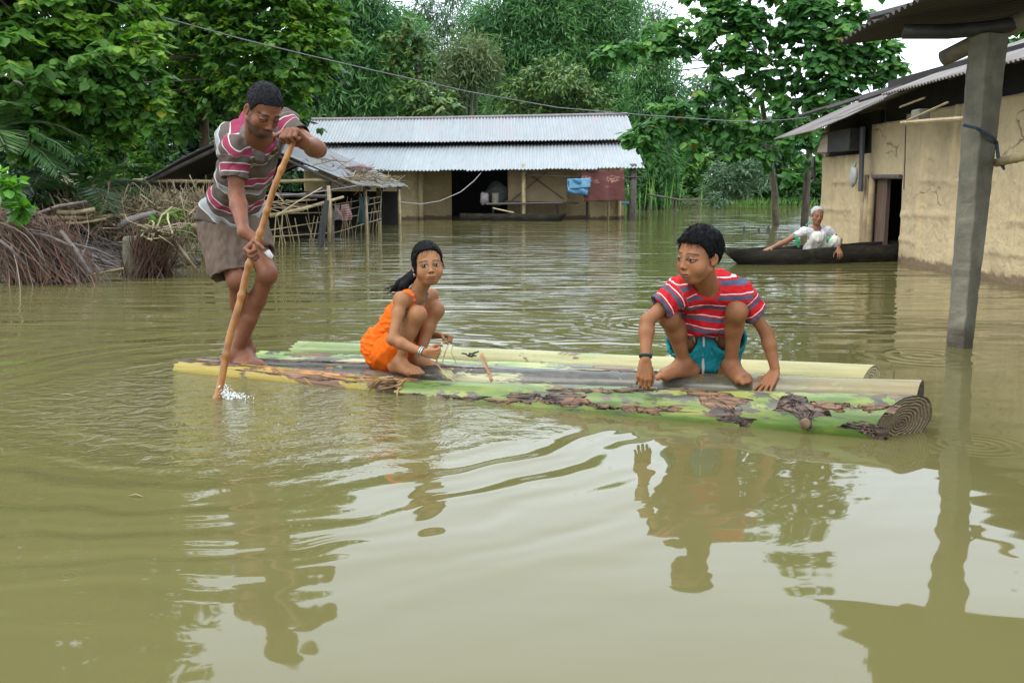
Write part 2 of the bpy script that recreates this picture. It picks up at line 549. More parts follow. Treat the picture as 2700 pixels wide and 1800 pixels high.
# ================================================================== far house with the long tin roof
HX0, HX1 = -6.55, 3.72
house = empty('tin_roofed_house', (-1.4, 30.5, 0), 'long low mud house under a bright two tier corrugated tin roof, standing in the flood', 'house')
ridge_l, ridge_r = W(822, 317, 32.2), W(1654, 304, 32.2)
mid_l, mid_r = W(792, 386, 30.6), W(1678, 377, 30.6)
eave_l, eave_r = W(745, 452, 28.9), W(1700, 443, 28.9)
corrugated('upper_roof', mid_l + [0, 0, 0.10], mid_r + [0, 0, 0.10], ridge_l, ridge_r, M_ZINC, house, 0.105, 0.018, 16, 0.012, 0.03)
corrugated('lower_roof', eave_l, eave_r, mid_l + [0, 0.25, 0.0], mid_r + [0, 0.25, 0.0], M_ZINC2, house, 0.105, 0.018, 16, 0.018, 0.12)
back_l, back_r = ridge_l + [-0.2, 2.6, -1.3], ridge_r + [0.2, 2.6, -1.3]
corrugated('back_roof', back_l, back_r, ridge_l, ridge_r, M_ZINC3, house, 0.105, 0.018, 6)
m = MB(); m.tube([ridge_l + [0, 0, .02], (ridge_l * .6 + ridge_r * .4) + [0, 0, .0], ridge_r + [0, 0, .03]], 0.055, 8)
m.build('ridge_cap', mat_plain('ridge_cap', (0.2, 0.17, 0.17), None, 6, 0.6), house)
YB = 31.2
top = 1.75
m = MB()   # yellow end room
a = W(985, 500, 30.0)[0]; b = W(1110, 500, 30.0)[0]
m.box(((-6.2 + b) / 2, 30.9, 0.35), (b + 6.2, 1.7, 2.9))
m.build('mud_wall', M_MUD2, house, bevel=0.03)
c0 = W(1112, 500, YB)[0]; c1 = W(1190, 500, YB)[0]
m = MB(); m.box(((c0 + c1) / 2, YB + .1, 0.35), (c1 - c0, 0.2, 2.9)); m.build('porch_wall', M_MUD2, house)
d0 = W(1338, 500, YB)[0]; d1 = HX1 - 0.25
m = MB(); m.box(((d0 + d1) / 2, YB + .1, 0.35), (d1 - d0, 0.2, 2.9)); m.build('porch_wall', M_MUD2, house)
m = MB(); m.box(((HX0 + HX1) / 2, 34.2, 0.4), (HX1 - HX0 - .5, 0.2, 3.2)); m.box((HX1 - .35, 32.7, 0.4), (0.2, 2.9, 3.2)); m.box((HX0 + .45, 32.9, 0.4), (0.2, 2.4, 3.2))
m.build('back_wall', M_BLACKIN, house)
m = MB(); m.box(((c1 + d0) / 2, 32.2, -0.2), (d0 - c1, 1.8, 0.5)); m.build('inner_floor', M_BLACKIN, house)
# split bamboo screen with crossed braces
s0, s1 = W(1340, 455, 29.75), W(1495, 455, 29.75)
zt, zb = 1.5, W(1400, 533, 29.75)[2]
M_MAT = NT('woven_bamboo_mat'); Pm = M_MAT.coord('Object', (1, 1, 1))
ck = M_MAT.n('ShaderNodeTexWave', wave_type='BANDS', bands_direction='Z'); ck.inputs['Scale'].default_value = 14; ck.inputs['Distortion'].default_value = 1.5; M_MAT.l(Pm, ck.inputs[0])
M_MAT.col(M_MAT.mix(M_MAT.math('MULTIPLY', ck.outputs['Fac'], .4), M_MAT.ramp(M_MAT.noise(Pm, 3, 5), [(0.3, (0.24, 0.17, 0.09)), (0.7, (0.34, 0.25, 0.14))]), (0.2, 0.14, 0.075)))
M_MAT.set(Roughness=0.8); M_MAT = M_MAT.m
m = MB(); m.box(((s0[0] + s1[0]) / 2, 29.75, (zt + zb) / 2), (s1[0] - s0[0], 0.05, zt - zb))
sc_o = m.build('bamboo_screen', M_MAT, house)
m = MB()
for p, q in (((s0[0] + .1, zb + .05), (s1[0] - .6, zt - .1)), ((s0[0] + .6, zt - .15), (s1[0] - .1, zb + .1))):
    m.bar((p[0], 29.70, p[1]), (q[0], 29.70, q[1]), 0.04, 0.03)
m.bar((s0[0] - .1, 29.69, zb + .02), (s1[0] + .35, 29.69, zb - .03), 0.05, 0.05)
m.build('brace', M_OLDWOOD, sc_o)
for (sxp, wd, mt, yt) in ((1380, 0.12, M_BAMBOO, 29.2), (1668, 0.2, M_OLDWOOD, 29.1), (1632, 0.13, M_MUD2, 30.2), (1604, 0.06, M_BAMBOO, 30.1), (1108, 0.16, M_MUD2, 30.0), (1548, 0.08, M_OLDWOOD, 30.3)):
    p = W(sxp, 500, yt)
    m = MB(); m.tube([(p[0], yt, -0.9), (p[0] + .01, yt, 0.4), (p[0], yt, 1.62)], wd / 2, 8); m.build('post', mt, house, smooth=True)
pa, pb = W(1385, 462, 29.15), W(1692, 467, 29.0)
m = MB(); m.tube([pa, pa * .5 + pb * .5 + [0, 0, -.03], pb], 0.03, 6); m.build('rail', M_OLDWOOD, house)
m = MB(); m.bar(W(1690, 431, 29.2), W(1722, 433, 29.2), 0.1, 0.05); m.build('roof_pole', M_OLDWOOD, house)
# half wall under the hung blanket
p, q = W(1556, 535, 30.25), W(1630, 535, 30.25)
m = MB(); m.box(((p[0] + q[0]) / 2, 30.3, -0.1), (q[0] - p[0], 0.1, 1.35)); m.build('low_wall', M_MUD2, house)

# bench platform on the porch and the things on it
pf = empty('bamboo_platform', W(1380, 540, 29.3), 'rough bamboo bench above the small black boat on the far porch', 'bench')
l, r = W(1283, 538, 29.3), W(1482, 535, 29.3)
m = MB()
for k in range(5):
    y = 29.1 + k * 0.12
    m.tube([(l[0], y, l[2] + .01 * (k % 2)), (r[0], y, r[2])], 0.03, 6)
m.build('slats', M_OLDWOOD, pf)
for sxp in (1300, 1470):
    p = W(sxp, 540, 29.4); m = MB(); m.tube([(p[0], 29.4, -0.8), (p[0], 29.4, p[2])], 0.04, 6); m.build('leg', M_DARKWOOD, pf)
def sack(name, c, s, mat, label, cat, seed):
    r = np.random.default_rng(seed); bm = bmesh.new(); bmesh.ops.create_icosphere(bm, subdivisions=3, radius=1)
    for v in bm.verts:
        n = np.array(v.co); k = 1 + .12 * math.sin(n[0] * 5 + seed) + .1 * math.sin(n[2] * 6 + n[1] * 3 + seed)
        v.co = Vector(np.array(c) + n * np.array(s) * k)
    me = bpy.data.meshes.new(name); bm.to_mesh(me); bm.free(); me.materials.append(mat)
    me.polygons.foreach_set('use_smooth', [True] * len(me.polygons))
    o = bpy.data.objects.new(name, me); put(o); return tag(o, label, cat)
sack('grey_sack', W(1310, 512, 30.2), (0.42, 0.28, 0.33), mat_plain('grey_cloth', (0.10, 0.105, 0.1), (0.05, 0.05, 0.05), 4, 0.9, 0.3, 0.05), 'dark grey sack heaped in the dim doorway behind the bench', 'sack', 2)
sack('cloth_bundle', W(1277, 525, 29.4), (0.13, 0.12, 0.2), mat_plain('pale_cloth', (0.36, 0.33, 0.33), (0.18, 0.15, 0.16), 6, 0.9, 0.3, 0.04), 'small pale cloth bundle at the left end of the porch bench', 'bundle', 4)
p = W(1306, 522, 29.2)
m = MB(); m.tube([p + [0, 0, -.15], p + [0, 0, .0], p + [0, 0, .14], p + [0, 0, .15]], [0.09, 0.1, 0.105, 0.12], 12)
tag(m.build('metal_pot', mat_plain('dull_tin', (0.2, 0.19, 0.13), None, 5, 0.45, 0.1), smooth=False), 'dull tin pot standing on the porch bench', 'pot')

M_BLUE = mat_plain('blue_tarpaulin', (0.09, 0.27, 0.44), (0.05, 0.16, 0.3), 5, 0.5, 0.3, 0.03)
t = NT('maroon_blanket'); u, v = t.attr('u').outputs['Fac'], t.attr('vv').outputs['Fac']
cb = t.n('ShaderNodeCombineXYZ'); t.l(u, cb.inputs[0]); t.l(v, cb.inputs[1])
vo = t.n('ShaderNodeTexVoronoi'); vo.inputs['Scale'].default_value = 3.2; t.l(cb.outputs[0], vo.inputs['Vector'])
wv = t.noise(cb.outputs[0], 16, 3)
fl = t.math('MULTIPLY', t.ramp(vo.outputs['Distance'], [(0.34, 1.0), (0.50, 0.0)]), t.ramp(wv, [(0.46, 0.0), (0.54, 1.0)]))
band = t.ramp(v, [(0.42, 0.0), (0.5, 1.0), (0.84, 1.0), (0.9, 0.0)])
t.col(t.mix(t.math('MULTIPLY', fl, band), t.ramp(t.noise(cb.outputs[0], 6), [(0.3, (0.095, 0.028, 0.026)), (0.7, (0.14, 0.048, 0.042))]), (0.42, 0.22, 0.17)))
t.set(Roughness=0.85); M_MAROON = t.m
a, b, c, d = W(1540, 531, 28.98), W(1648, 529, 28.95), W(1530, 451, 28.98), W(1645, 449, 28.95)
bl = heightsheet('blanket', (a, b, c, d), 40, 30, lambda u, v: 0.05 * np.sin(u * 14 + v) * (1 - v * .5) + 0.06 * np.sin(u * np.pi) * (1 - v), M_MAROON, None, 0.02)
tag(bl, 'maroon flowered blanket hung over the porch rail of the far house', 'blanket')
a, b, c, d = W(1497, 508, 28.9), W(1548, 516, 28.9), W(1496, 472, 28.92), W(1556, 470, 28.92)
bt = heightsheet('tarpaulin', (a, b, c, d), 24, 16, lambda u, v: 0.05 * np.sin(u * 8 + v * 5) + .03 * np.sin(v * 9), M_BLUE, None, 0.02)
tag(bt, 'folded bright blue tarpaulin hung on the rail beside the maroon blanket', 'tarpaulin')
a, b, c, d = W(1502, 498, 28.86), W(1556, 494, 28.86), W(1500, 472, 28.88), W(1557, 470, 28.88)
heightsheet('top_fold', (a, b, c, d), 16, 10, lambda u, v: 0.03 * np.sin(u * 7 + 2), mat_plain('blue_tarpaulin_pale', (0.16, 0.36, 0.5), (0.1, 0.25, 0.4), 5, 0.5, 0.3, .03), bt, 0.02)
p = W(1644, 538, 30.6)
ta = empty('low_table', (p[0], 30.6, 0), 'small low table with a blue cover at the right end of the far house', 'table')
m = MB(); m.box((p[0], 30.6, p[2] + .02), (0.36, 0.5, 0.07)); m.build('cover', M_BLUE, ta, bevel=.02)
for dx in (-.14, .14):
    m = MB(); m.tube([(p[0] + dx, 30.5, -.8), (p[0] + dx, 30.5, p[2])], 0.03, 6); m.build('leg', M_DARKWOOD, ta)


def dugout(name, bow, stern, width, depth, rise, label, y_sheer=0.0, nb=40):
    """hollowed log boat with blunt upturned nose; bow, stern are on the waterline axis"""
    bow, stern = np.asarray(bow, float), np.asarray(stern, float)
    ax = stern - bow; L = np.linalg.norm(ax); ax = ax / L
    sd = nrm(np.cross([0, 0, 1], ax))
    m_out, m_in = [], []
    N, K = nb, 14
    outer, inner = [], []
    for i in range(N + 1):
        s = i / N
        full = min(1.0, (s / 0.2 + 0.16)) ** 0.55 if s < 0.2 else 1.0
        full *= min(1.0, ((1 - s) / 0.12 + 0.3)) ** 0.5 if s > 0.88 else 1.0
        hw = width / 2 * full
        keel = -depth * 0.45 * min(1, s / 0.16) ** 0.6 if s < 0.16 else -depth * 0.45
        if s < 0.16: keel = -depth * 0.45 + (depth * 0.45 + rise * 0.62) * (1 - s / 0.16) ** 1.6
        gun = rise * (0.82 + 0.2 * max(0, 1 - s / 0.1) ** 2 + 0.22 * s * y_sheer + .02 * math.sin(s * 21) + .02 * math.sin(s * 47))
        ro, ri = [], []
        for k in range(K + 1):
            a = math.pi * k / K
            cx, cz = -math.cos(a), -math.sin(a) ** 0.75
            z = gun + (gun - keel) * cz
            bul = 1 + .10 * math.sin(a)
            ro.append(bow + ax * L * s + sd * hw * cx * bul + np.array([0, 0, z]))
            th = 0.055
            hi = max(0.02, hw - th)
            zi = gun + (gun - keel - 0.06) * cz
            ri.append(bow + ax * L * s + sd * hi * cx * bul + np.array([0, 0, max(zi, keel + 0.05) if 0.05 < s < 0.97 else gun]))
        outer.append(ro); inner.append(ri)
    vs = [p for r in outer for p in r] + [p for r in inner for p in r]
    R = K + 1; off = (N + 1) * R; fs = []
    for i in range(N):
        for k in range(K):
            fs.append((i * R + k, i * R + k + 1, (i + 1) * R + k + 1, (i + 1) * R + k))
            fs.append((off + i * R + k, off + (i + 1) * R + k, off + (i + 1) * R + k + 1, off + i * R + k + 1))
        for k in (0, K):
            fs.append((i * R + k, (i + 1) * R + k, off + (i + 1) * R + k, off + i * R + k))
    for i in (0, N):
        for k in range(K):
            fs.append((i * R + k, i * R + k + 1, off + i * R + k + 1, off + i * R + k))
    mb = MB(); mb.add(vs, fs)
    o = mb.build(name, M_BOAT, None, smooth=True)
    return tag(o, label, 'boat')


t = NT('tarred_boat_wood'); P = t.coord('Object', (0.5, 2, 2))
n1 = t.noise(P, 6, 6, 0.65); n2 = t.noise(t.coord('Object', (1, 1, 1)), 3.0, 4)
c = t.ramp(n1, [(0.3, (0.010, 0.009, 0.007)), (0.6, (0.028, 0.025, 0.018)), (0.8, (0.075, 0.06, 0.038))])
t.col(t.mix(t.ramp(n2, [(0.6, 0.0), (0.7, 0.55)]), c, (0.045, 0.05, 0.028)))
t.set(Roughness=0.8); t.b.inputs['Specular IOR Level'].default_value = .12; t.bump(n1, 0.8, 0.03); M_BOAT = t.m

pb_, ps_ = G(1478, 574), G(1262, 580)
dugout('dugout_boat', (pb_[0], 28.6, 0), (ps_[0] - .5, 29.4, 0), 0.6, 0.42, 0.24, 'small black dugout boat moored under the bench of the far house')
p, q = W(1300, 549, 29.0), W(1355, 561, 28.7)
m = MB(); m.tube([p, q], 0.025, 6); tag(m.build('bamboo_stick', M_BAMBOO), 'thin pale stick leaning across the small black boat', 'stick')

# wire sagging from the shed to the far house
pts = [W(965, 497, 25.5), W(1000, 517, 26.2), W(1050, 532, 27), W(1110, 538, 27.6), W(1160, 530, 28.1), W(1215, 506, 28.5), W(1250, 477, 28.8), W(1268, 456, 28.9)]
m = MB(); m.tube(pts, 0.010, 6); tag(m.build('sagging_rope', mat_plain('pale_rope', (0.4, 0.4, 0.38), None, 20, 0.8)), 'pale rope sagging from the shed eave to the far house porch', 'rope')

# ================================================================== open shed on the left
YF, YK = 17.5, 25.8
eLf, eRf = W(318, 497, YF), W(938, 491, YF)
apexf = W(628, 352, YF)
dY = np.array([0, YK - YF, 0.0])
eRk = W(1072, 490, YK); apexk = W(862, 396, YK); eLk = eLf + dY
shed = empty('open_shed', (apexf[0], 21, 0), 'open cattle shed with sagging tin roof, dark left slope, half drowned', 'shed')
M_ZINC4 = mat_corrugated('weathered_zinc', (0.21, 0.225, 0.23), (0.15, 0.12, 0.115), 0.4, rough=0.6, metallic=0.15)
corrugated('right_roof', eRf, eRk, apexf, apexk, M_ZINC4, shed, 0.1, 0.014, 12, 0.02, 0.1)
t = NT('dark_sheet'); t.col(t.ramp(t.noise(t.coord('Object'), 4, 5), [(0.3, (0.012, 0.012, 0.012)), (0.75, (0.035, 0.034, 0.033))])); t.set(Roughness=0.6); M_DARKSHEET = t.m  # near-black sheet with random lighter blotches
heightsheet('left_roof', (eLf, eLk, apexf, apexk), 20, 20, lambda u, v: 0.03 * np.sin(u * 9) + 0.05 * np.sin(v * 7) * (1 - v), M_DARKSHEET, shed, 0.04)
m = MB()
m.tube([eLf + [0.1, .05, -.05], apexf + [0, .05, -.07]], 0.035, 6); m.tube([apexf + [0, .05, -.07], eRf + [-.1, .05, -.05]], 0.03, 6)
m.tube([apexf + [0, .0, -.05], apexk + [0, 0, -.05]], 0.04, 6)
for k in (0.3, 0.6, 0.95):
    m.tube([eLf + dY * k + [0.1, 0, -.06], apexf + dY * k + [0, 0, -.08]], 0.03, 6); m.tube([apexf + dY * k + [0, 0, -.08], eRf + (eRk - eRf) * k + [-.1, 0, -.06]], 0.03, 6)
m.build('rafters', M_OLDWOOD, shed)
m = MB(); m.tube([W(352, 476, YF + .1), W(560, 479, YF + .1), W(760, 478, YF + .1), W(868, 473, YF + .1)], 0.032, 8); m.build('tie_beam', M_BAMBOO, shed, smooth=True)
# posts: one broken concrete stub and several bamboo legs
p = W(377, 515, YF + .2)
m = MB(); m.hexa([(p[0] + a * .11, p[1] + b * .1, z) for z, k in ((-1, 1), (.88, .9)) for a, b in ((-1 * k, -1 * k), (1 * k, -1 * k), (1 * k, 1 * k), (-1 * k, 1 * k))]); m.build('concrete_post', M_CONCRETE, shed, bevel=.015)
for (xx, y1, wd, yy) in ((865, 480, .06, YF + .15), (1028 * .97, 496, .05, 24.6), (962, 497, .04, 20.5), (1050, 497, .05, YK), (440, 490, .05, YK - .5), (660, 470, .05, YK)):
    p = W(xx, y1, yy); m = MB(); m.tube([(p[0], yy, -1), (p[0] + .02, yy, .2), (p[0], yy, p[2])], wd, 7); m.build('post', M_BAMBOO if wd < .055 else M_OLDWOOD, shed, smooth=True)
p, q = W(958, 492, 20.2), W(978, 545, 20.2)
# dark back screen inside the shed
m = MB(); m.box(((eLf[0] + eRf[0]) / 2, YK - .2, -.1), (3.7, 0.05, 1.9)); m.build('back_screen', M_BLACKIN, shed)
# straw drifted on the roof: one mesh of bent stalks
def straw_heap(name, n, fpos, mat, parent, rad=0.006, ln=(0.3, 0.7), seed=1, flat=0.25, droop=0.3, seg=3):
    r = np.random.default_rng(seed)
    C = fpos(r, n)
    d = r.normal(size=(n, 3)); d[:, 2] *= flat; d /= np.linalg.norm(d, axis=1)[:, None]
    L = r.uniform(ln[0], ln[1], n)[:, None]
    Vs, Fs = [], []
    rr = rad * r.uniform(.5, 1.4, n)[:, None]
    sdv = np.cross(d, r.normal(size=(n, 3))); sdv /= np.linalg.norm(sdv, axis=1)[:, None]
    up = np.cross(sdv, d)
    ks = np.linspace(-.5, .5, seg)
    bend = r.normal(size=(n, 1)) * droop
    for k in ks:
        ctr = C + d * L * k + up * bend * L * (k * k)
        for a in (0, 2.094, 4.189):
            Vs.append(ctr + (sdv * math.cos(a) + up * math.sin(a)) * rr)
    V = np.stack(Vs, 1).reshape(-1, 3)
    base = np.arange(n)[:, None] * (3 * seg)
    for s in range(seg - 1):
        for a in range(3):
            b = (a + 1) % 3
            Fs.append(np.concatenate([base + s * 3 + a, base + s * 3 + b, base + s * 3 + 3 + b, base + s * 3 + 3 + a], 1))
    F = np.concatenate(Fs)
    return np_mesh(name, V, F, mat, parent, False, {'rnd': ('FLOAT', np.repeat(r.uniform(0, 1, n), 3 * seg))})


def mat_stalk(name, stops, rough=0.8):
    t = NT(name); t.col(t.ramp(t.attr('rnd').outputs['Fac'], stops)); t.set(Roughness=rough); return t.m


M_STALK = mat_stalk('straw_stalks', [(0, (0.09, 0.065, 0.035)), (.5, (0.2, 0.15, 0.08)), (1, (0.36, 0.29, 0.17))])
def roofpos(r, n):
    u = r.uniform(0.0, .95, n)[:, None]; v = (np.abs(r.normal(0.0, .33, n)))[:, None] % 1.0
    v = np.where(r.random((n, 1)) < .5, .08 + .5 * (u) * r.random((n, 1)), v)
    P = eRf * (1 - u) * (1 - v) + eRk * u * (1 - v) + apexf * (1 - u) * v + apexk * u * v
    return P + [0, 0, .03] + r.normal(size=(n, 3)) * [.05, .05, .015]
tag(straw_heap('roof_straw', 200, roofpos, M_STALK, None, .007, (.3, .8), 5, .12, .5), 'loose straw and twigs drifted over the shed tin roof', 'straw', kind='stuff')
sack('roof_sack', W(948, 452, 21.8) + np.array([0, 0, .05]), (.28, .22, .1), mat_plain('pinkish_sacking', (0.33, 0.22, 0.19), (0.2, 0.13, 0.12), 8, .9, .3, .03), 'faded pink sack lying among the straw on the shed roof', 'sack', 7)
# lattice fence along the shed, leaning
fen = empty('bamboo_fence', W(860, 600, 18), 'broken bamboo lattice fence leaning out of the water along the shed', 'fence')
A0, A1 = W(715, 620, 16.2), W(1005, 560, 23.0)
m = MB(); r = random.Random(5)
for k in range(34):
    f = k / 33; b = A0 * (1 - f) + A1 * f
    b = np.array([b[0], b[1], -0.3]); hgt = .50 + .25 * f + r.uniform(-.22, .16)
    m.tube([b, b + [r.uniform(-.22, .18), r.uniform(-.1, .1), .3 + hgt]], r.uniform(.005, .010), 5)
m.build('uprights', M_BAMBOO, fen)
m = MB()
for zz, j in ((.12, .04), (.3, -.03), (.5, .03), (.62, 0)):
    m.tube([(A0[0], A0[1] - .03, zz + j), (A0[0] * .5 + A1[0] * .5, (A0[1] + A1[1]) / 2 - .04, zz - j), (A1[0], A1[1], zz + .12)], .010, 5)
m.build('cross_rails', M_BAMBOO, fen)
m = MB(); m.tube([W(712, 570, 16.6), W(800, 550, 16.9), W(906, 519, 17.2)], [.034, .03, .022], 7); tag(m.build('bamboo_pole', M_BAMBOO, smooth=True), 'thick pale bamboo pole slanting up along the shed fence', 'pole')
m = MB(); m.tube([W(846, 648, 16.0), W(852, 590, 16.05), W(862, 528, 16.1)], [.05, .06, .04], 7, True, .3, random.Random(2)); tag(m.build('fence_stump', M_DARKWOOD), 'dark rotten stump post in front of the bamboo fence', 'post')
m = MB(); m.tube([W(868, 640, 16.9), W(870, 560, 16.9), W(866, 490, 16.9)], .032, 7); tag(m.build('fence_post', M_BAMBOO, smooth=True), 'pale bamboo post behind the dark stump, holding the fence', 'post')
m = MB(); m.tube([W(728, 512, 17), W(800, 516, 17.0), W(874, 518, 17)], .035, 6); m.tube([W(740, 521, 17.1), W(790, 512, 17.05), W(828, 507, 17)], .02, 6)
tag(m.build('shed_sticks', M_OLDWOOD), 'grey sticks laid across the shed rail under the tin roof', 'sticks')
def cloth(name, pts, mat, label, Y=None, amp=.04, seed=1):
    o = heightsheet(name, pts, 14, 20, lambda u, v: amp * np.sin(u * 11 + seed) * (1.1 - v) + amp * .6 * np.sin(v * 6 + u * 4 + seed), mat, None, .012)
    return tag(o, label, 'cloth')
t = NT('pink_check'); uu = t.attr('vv').outputs['Fac']; st = t.math('PINGPONG', t.math('MULTIPLY', uu, 14), 1.0)
t.col(t.mix(t.ramp(st, [(.42, 0.), (.55, 1.)]), (0.3, 0.1, 0.11), (0.36, 0.28, 0.24))); t.set(Roughness=.9)
cloth('hanging_cloth', (W(898, 583, 18.6), W(926, 580, 18.8), W(896, 540, 18.6), W(922, 537, 18.8)), t.m, 'pink striped cloth hung on the bamboo fence', seed=2)
cloth('hanging_cloth', (W(884, 577, 18.3), W(897, 580, 18.4), W(880, 540, 18.3), W(895, 541, 18.4)), mat_plain('grey_pink_cloth', (.33, .27, .24), None, 6, .9), 'small beige grey cloth left of the pink striped one', seed=3)
cloth('hanging_cloth', (W(948, 588, 21), W(968, 588, 21.2), W(946, 520, 21), W(972, 518, 21.2)), mat_plain('teal_cloth', (.055, .11, .12), None, 6, .9), 'long teal cloth hanging between the shed posts', seed=4)
cloth('hanging_cloth', (W(988, 588, 23), W(1006, 582, 23), W(982, 532, 23), W(1003, 527, 23)), mat_plain('black_cloth', (.018, .02, .024), None, 6, .9), 'black garment hanging at the outer corner of the shed', seed=5)
m = MB(); m.tube([W(1009, 492, 24.6), W(1000, 530, 24.4), W(990, 548, 24.3)], .03, 6); tag(m.build('leaning_stick', M_DARKWOOD), 'dark stick propped above the black garment at the shed corner', 'stick')
m = MB(); m.tube([W(430, 512, 16), W(600, 520, 16), W(800, 512, 17), W(938, 490, 17.5)], .008, 5); tag(m.build('wire', mat_plain('grey_wire', (.25, .26, .28), None, 9, .5)), 'thin grey wire strung across the shed front', 'wire')

# ================================================================== mud house on the right
WX = 4.98
hr = empty('mud_walled_house', (6.4, 12.0, 0), 'yellow mud walled house with rusty tin roof standing in water, open doorway facing the raft', 'house')
Y_NEAR, Y_D0, Y_D1, Y_FAR = 4.6, 12.86, 13.85, 16.25


def wavy_wall(name, y0, y1, z0, z1, mat, lines=(), seed=0, x=WX, thick=.12):
    """plastered wall whose woven bamboo frame shows as soft ridges; lines = y of the uprights"""
    def fn(u, v):
        y = y0 + (y1 - y0) * u; z = z0 + (z1 - z0) * v
        d = 0.012 * np.sin(y * 3.1 + seed) * np.sin(z * 2.3 + seed) + .006 * np.sin(y * 9 + z * 4)
        for ly in lines: d = d + .036 * np.exp(-((y - ly - .02 * np.sin(z * 3 + ly)) / .035) ** 2) - .024 * np.exp(-((y - ly - .065) / .03) ** 2)
        for lz in (.28, .62, 1.02): d = d + .022 * np.exp(-((z - lz - .012 * np.sin(y * 2.4 + lz * 9)) / .025) ** 2) * (np.sin(y * 1.9 + lz * 5) > -.3)
        return d
    o = heightsheet(name, ((x, y1, z0), (x, y0, z0), (x, y1, z1), (x, y0, z1)), int(abs(y1 - y0) * 85), 70, lambda u, v: fn(1 - u, v), mat, hr, 0)
    co = np.zeros(len(o.data.vertices) * 3, np.float32); o.data.vertices.foreach_get('co', co); co = co.reshape(-1, 3)
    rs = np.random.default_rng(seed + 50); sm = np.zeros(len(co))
    for ly in lines: sm = np.maximum(sm, np.exp(-((co[:, 1] - ly - .05 - .02 * np.sin(co[:, 2] * 3 + ly)) / .018) ** 2) * (.35 + .65 * (np.sin(co[:, 2] * 5 + ly * 7) > -.4)))  # painted in the groove beside each upright, as stain and shade
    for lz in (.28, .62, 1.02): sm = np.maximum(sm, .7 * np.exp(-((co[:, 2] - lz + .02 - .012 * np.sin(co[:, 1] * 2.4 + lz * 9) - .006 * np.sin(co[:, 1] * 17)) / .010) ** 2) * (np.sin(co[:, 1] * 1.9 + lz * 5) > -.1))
    at = o.data.attributes.new('seam_shade', 'FLOAT', 'POINT'); at.data.foreach_set('value', sm.astype(np.float32))
    s = o.modifiers.new('solid', 'SOLIDIFY'); s.thickness = thick; s.offset = -1
    return o


ZW = 1.93
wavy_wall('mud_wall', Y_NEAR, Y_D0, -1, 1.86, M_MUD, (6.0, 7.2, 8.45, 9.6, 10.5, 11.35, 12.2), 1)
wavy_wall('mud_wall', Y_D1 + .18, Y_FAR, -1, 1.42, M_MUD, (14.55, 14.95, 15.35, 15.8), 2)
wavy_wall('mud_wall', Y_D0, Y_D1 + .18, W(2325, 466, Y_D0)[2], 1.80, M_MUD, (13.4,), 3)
m = MB(); m.add([(WX + .02, Y_FAR, -1), (WX + 3.4, Y_FAR, -1), (WX + 3.4, Y_FAR, 2.0), (6.7, Y_FAR, 2.7), (WX + .02, Y_FAR, 1.9), (WX + .02, Y_FAR - .1, -1), (WX + 3.4, Y_FAR - .1, -1), (WX + 3.4, Y_FAR - .1, 2.0), (6.7, Y_FAR - .1, 2.7), (WX + .02, Y_FAR - .1, 1.9)], [(0, 1, 2, 3, 4), (9, 8, 7, 6, 5), (0, 5, 6, 1), (1, 6, 7, 2), (2, 7, 8, 3), (3, 8, 9, 4), (4, 9, 5, 0)]); m.build('gable_wall', M_MUD, hr)
m = MB(); m.box((WX + 3.4, 10.4, .3), (.1, 11.5, 2.6)); m.build('back_wall', M_MUD, hr)
br0, br1 = np.array([6.7, 4.2, 3.02]), np.array([6.7, 17.1, 2.77])
corrugated('back_roof', br1 + [2.3, 0, -1], br0 + [2.3, 0, -.95], br1, br0, M_ZINC3, hr, .085, .012, 8)
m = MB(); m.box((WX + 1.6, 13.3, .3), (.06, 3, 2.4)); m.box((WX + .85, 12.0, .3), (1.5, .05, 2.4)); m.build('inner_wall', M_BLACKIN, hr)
# door: bamboo jamb posts and a half open brown leaf
dz = W(2325, 466, Y_D0)[2]
for yy, rr_ in ((Y_D1 + .12, .055), (Y_D1 - .01, .045), (Y_D1 + .24, .06)):
    m = MB(); m.tube([(WX - .03, yy, -.6), (WX - .035, yy, .5), (WX - .03, yy + .01, dz + .03)], rr_, 8); m.build('door_jamb', mat_plain('mud_daubed_bamboo', (.34, .26, .14), (.2, .15, .08), 8, .9, .4), hr, smooth=True)
m = MB(); m.tube([(WX - .035, Y_D0 - .02, dz), (WX - .035, Y_D1 + .24, dz + .01)], .03, 7); m.build('lintel', M_OLDWOOD, hr)
m = MB(); m.box((WX + .05, Y_D1 - .22, dz / 2 - .3), (.05, .36, dz + .58))
dl = m.build('door', mat_plain('brown_door_board', (.13, .075, .05), (.06, .035, .025), 7, .7, .4, .01, (4, 4, .4)), hr)
# roof: straight near part, drooping far part
def eave(px, py, x): # point of the eave line at plan x
    d = ray(px, py); return np.array([0, 0, CAM_H]) + d * (x / d[0])
EX = 4.42
e0 = np.array([EX, 4.2, 2.10]); e1 = eave(2344, 250, EX); e2 = eave(2147, 344, EX + .05); e3 = eave(2040, 368, EX + .0)
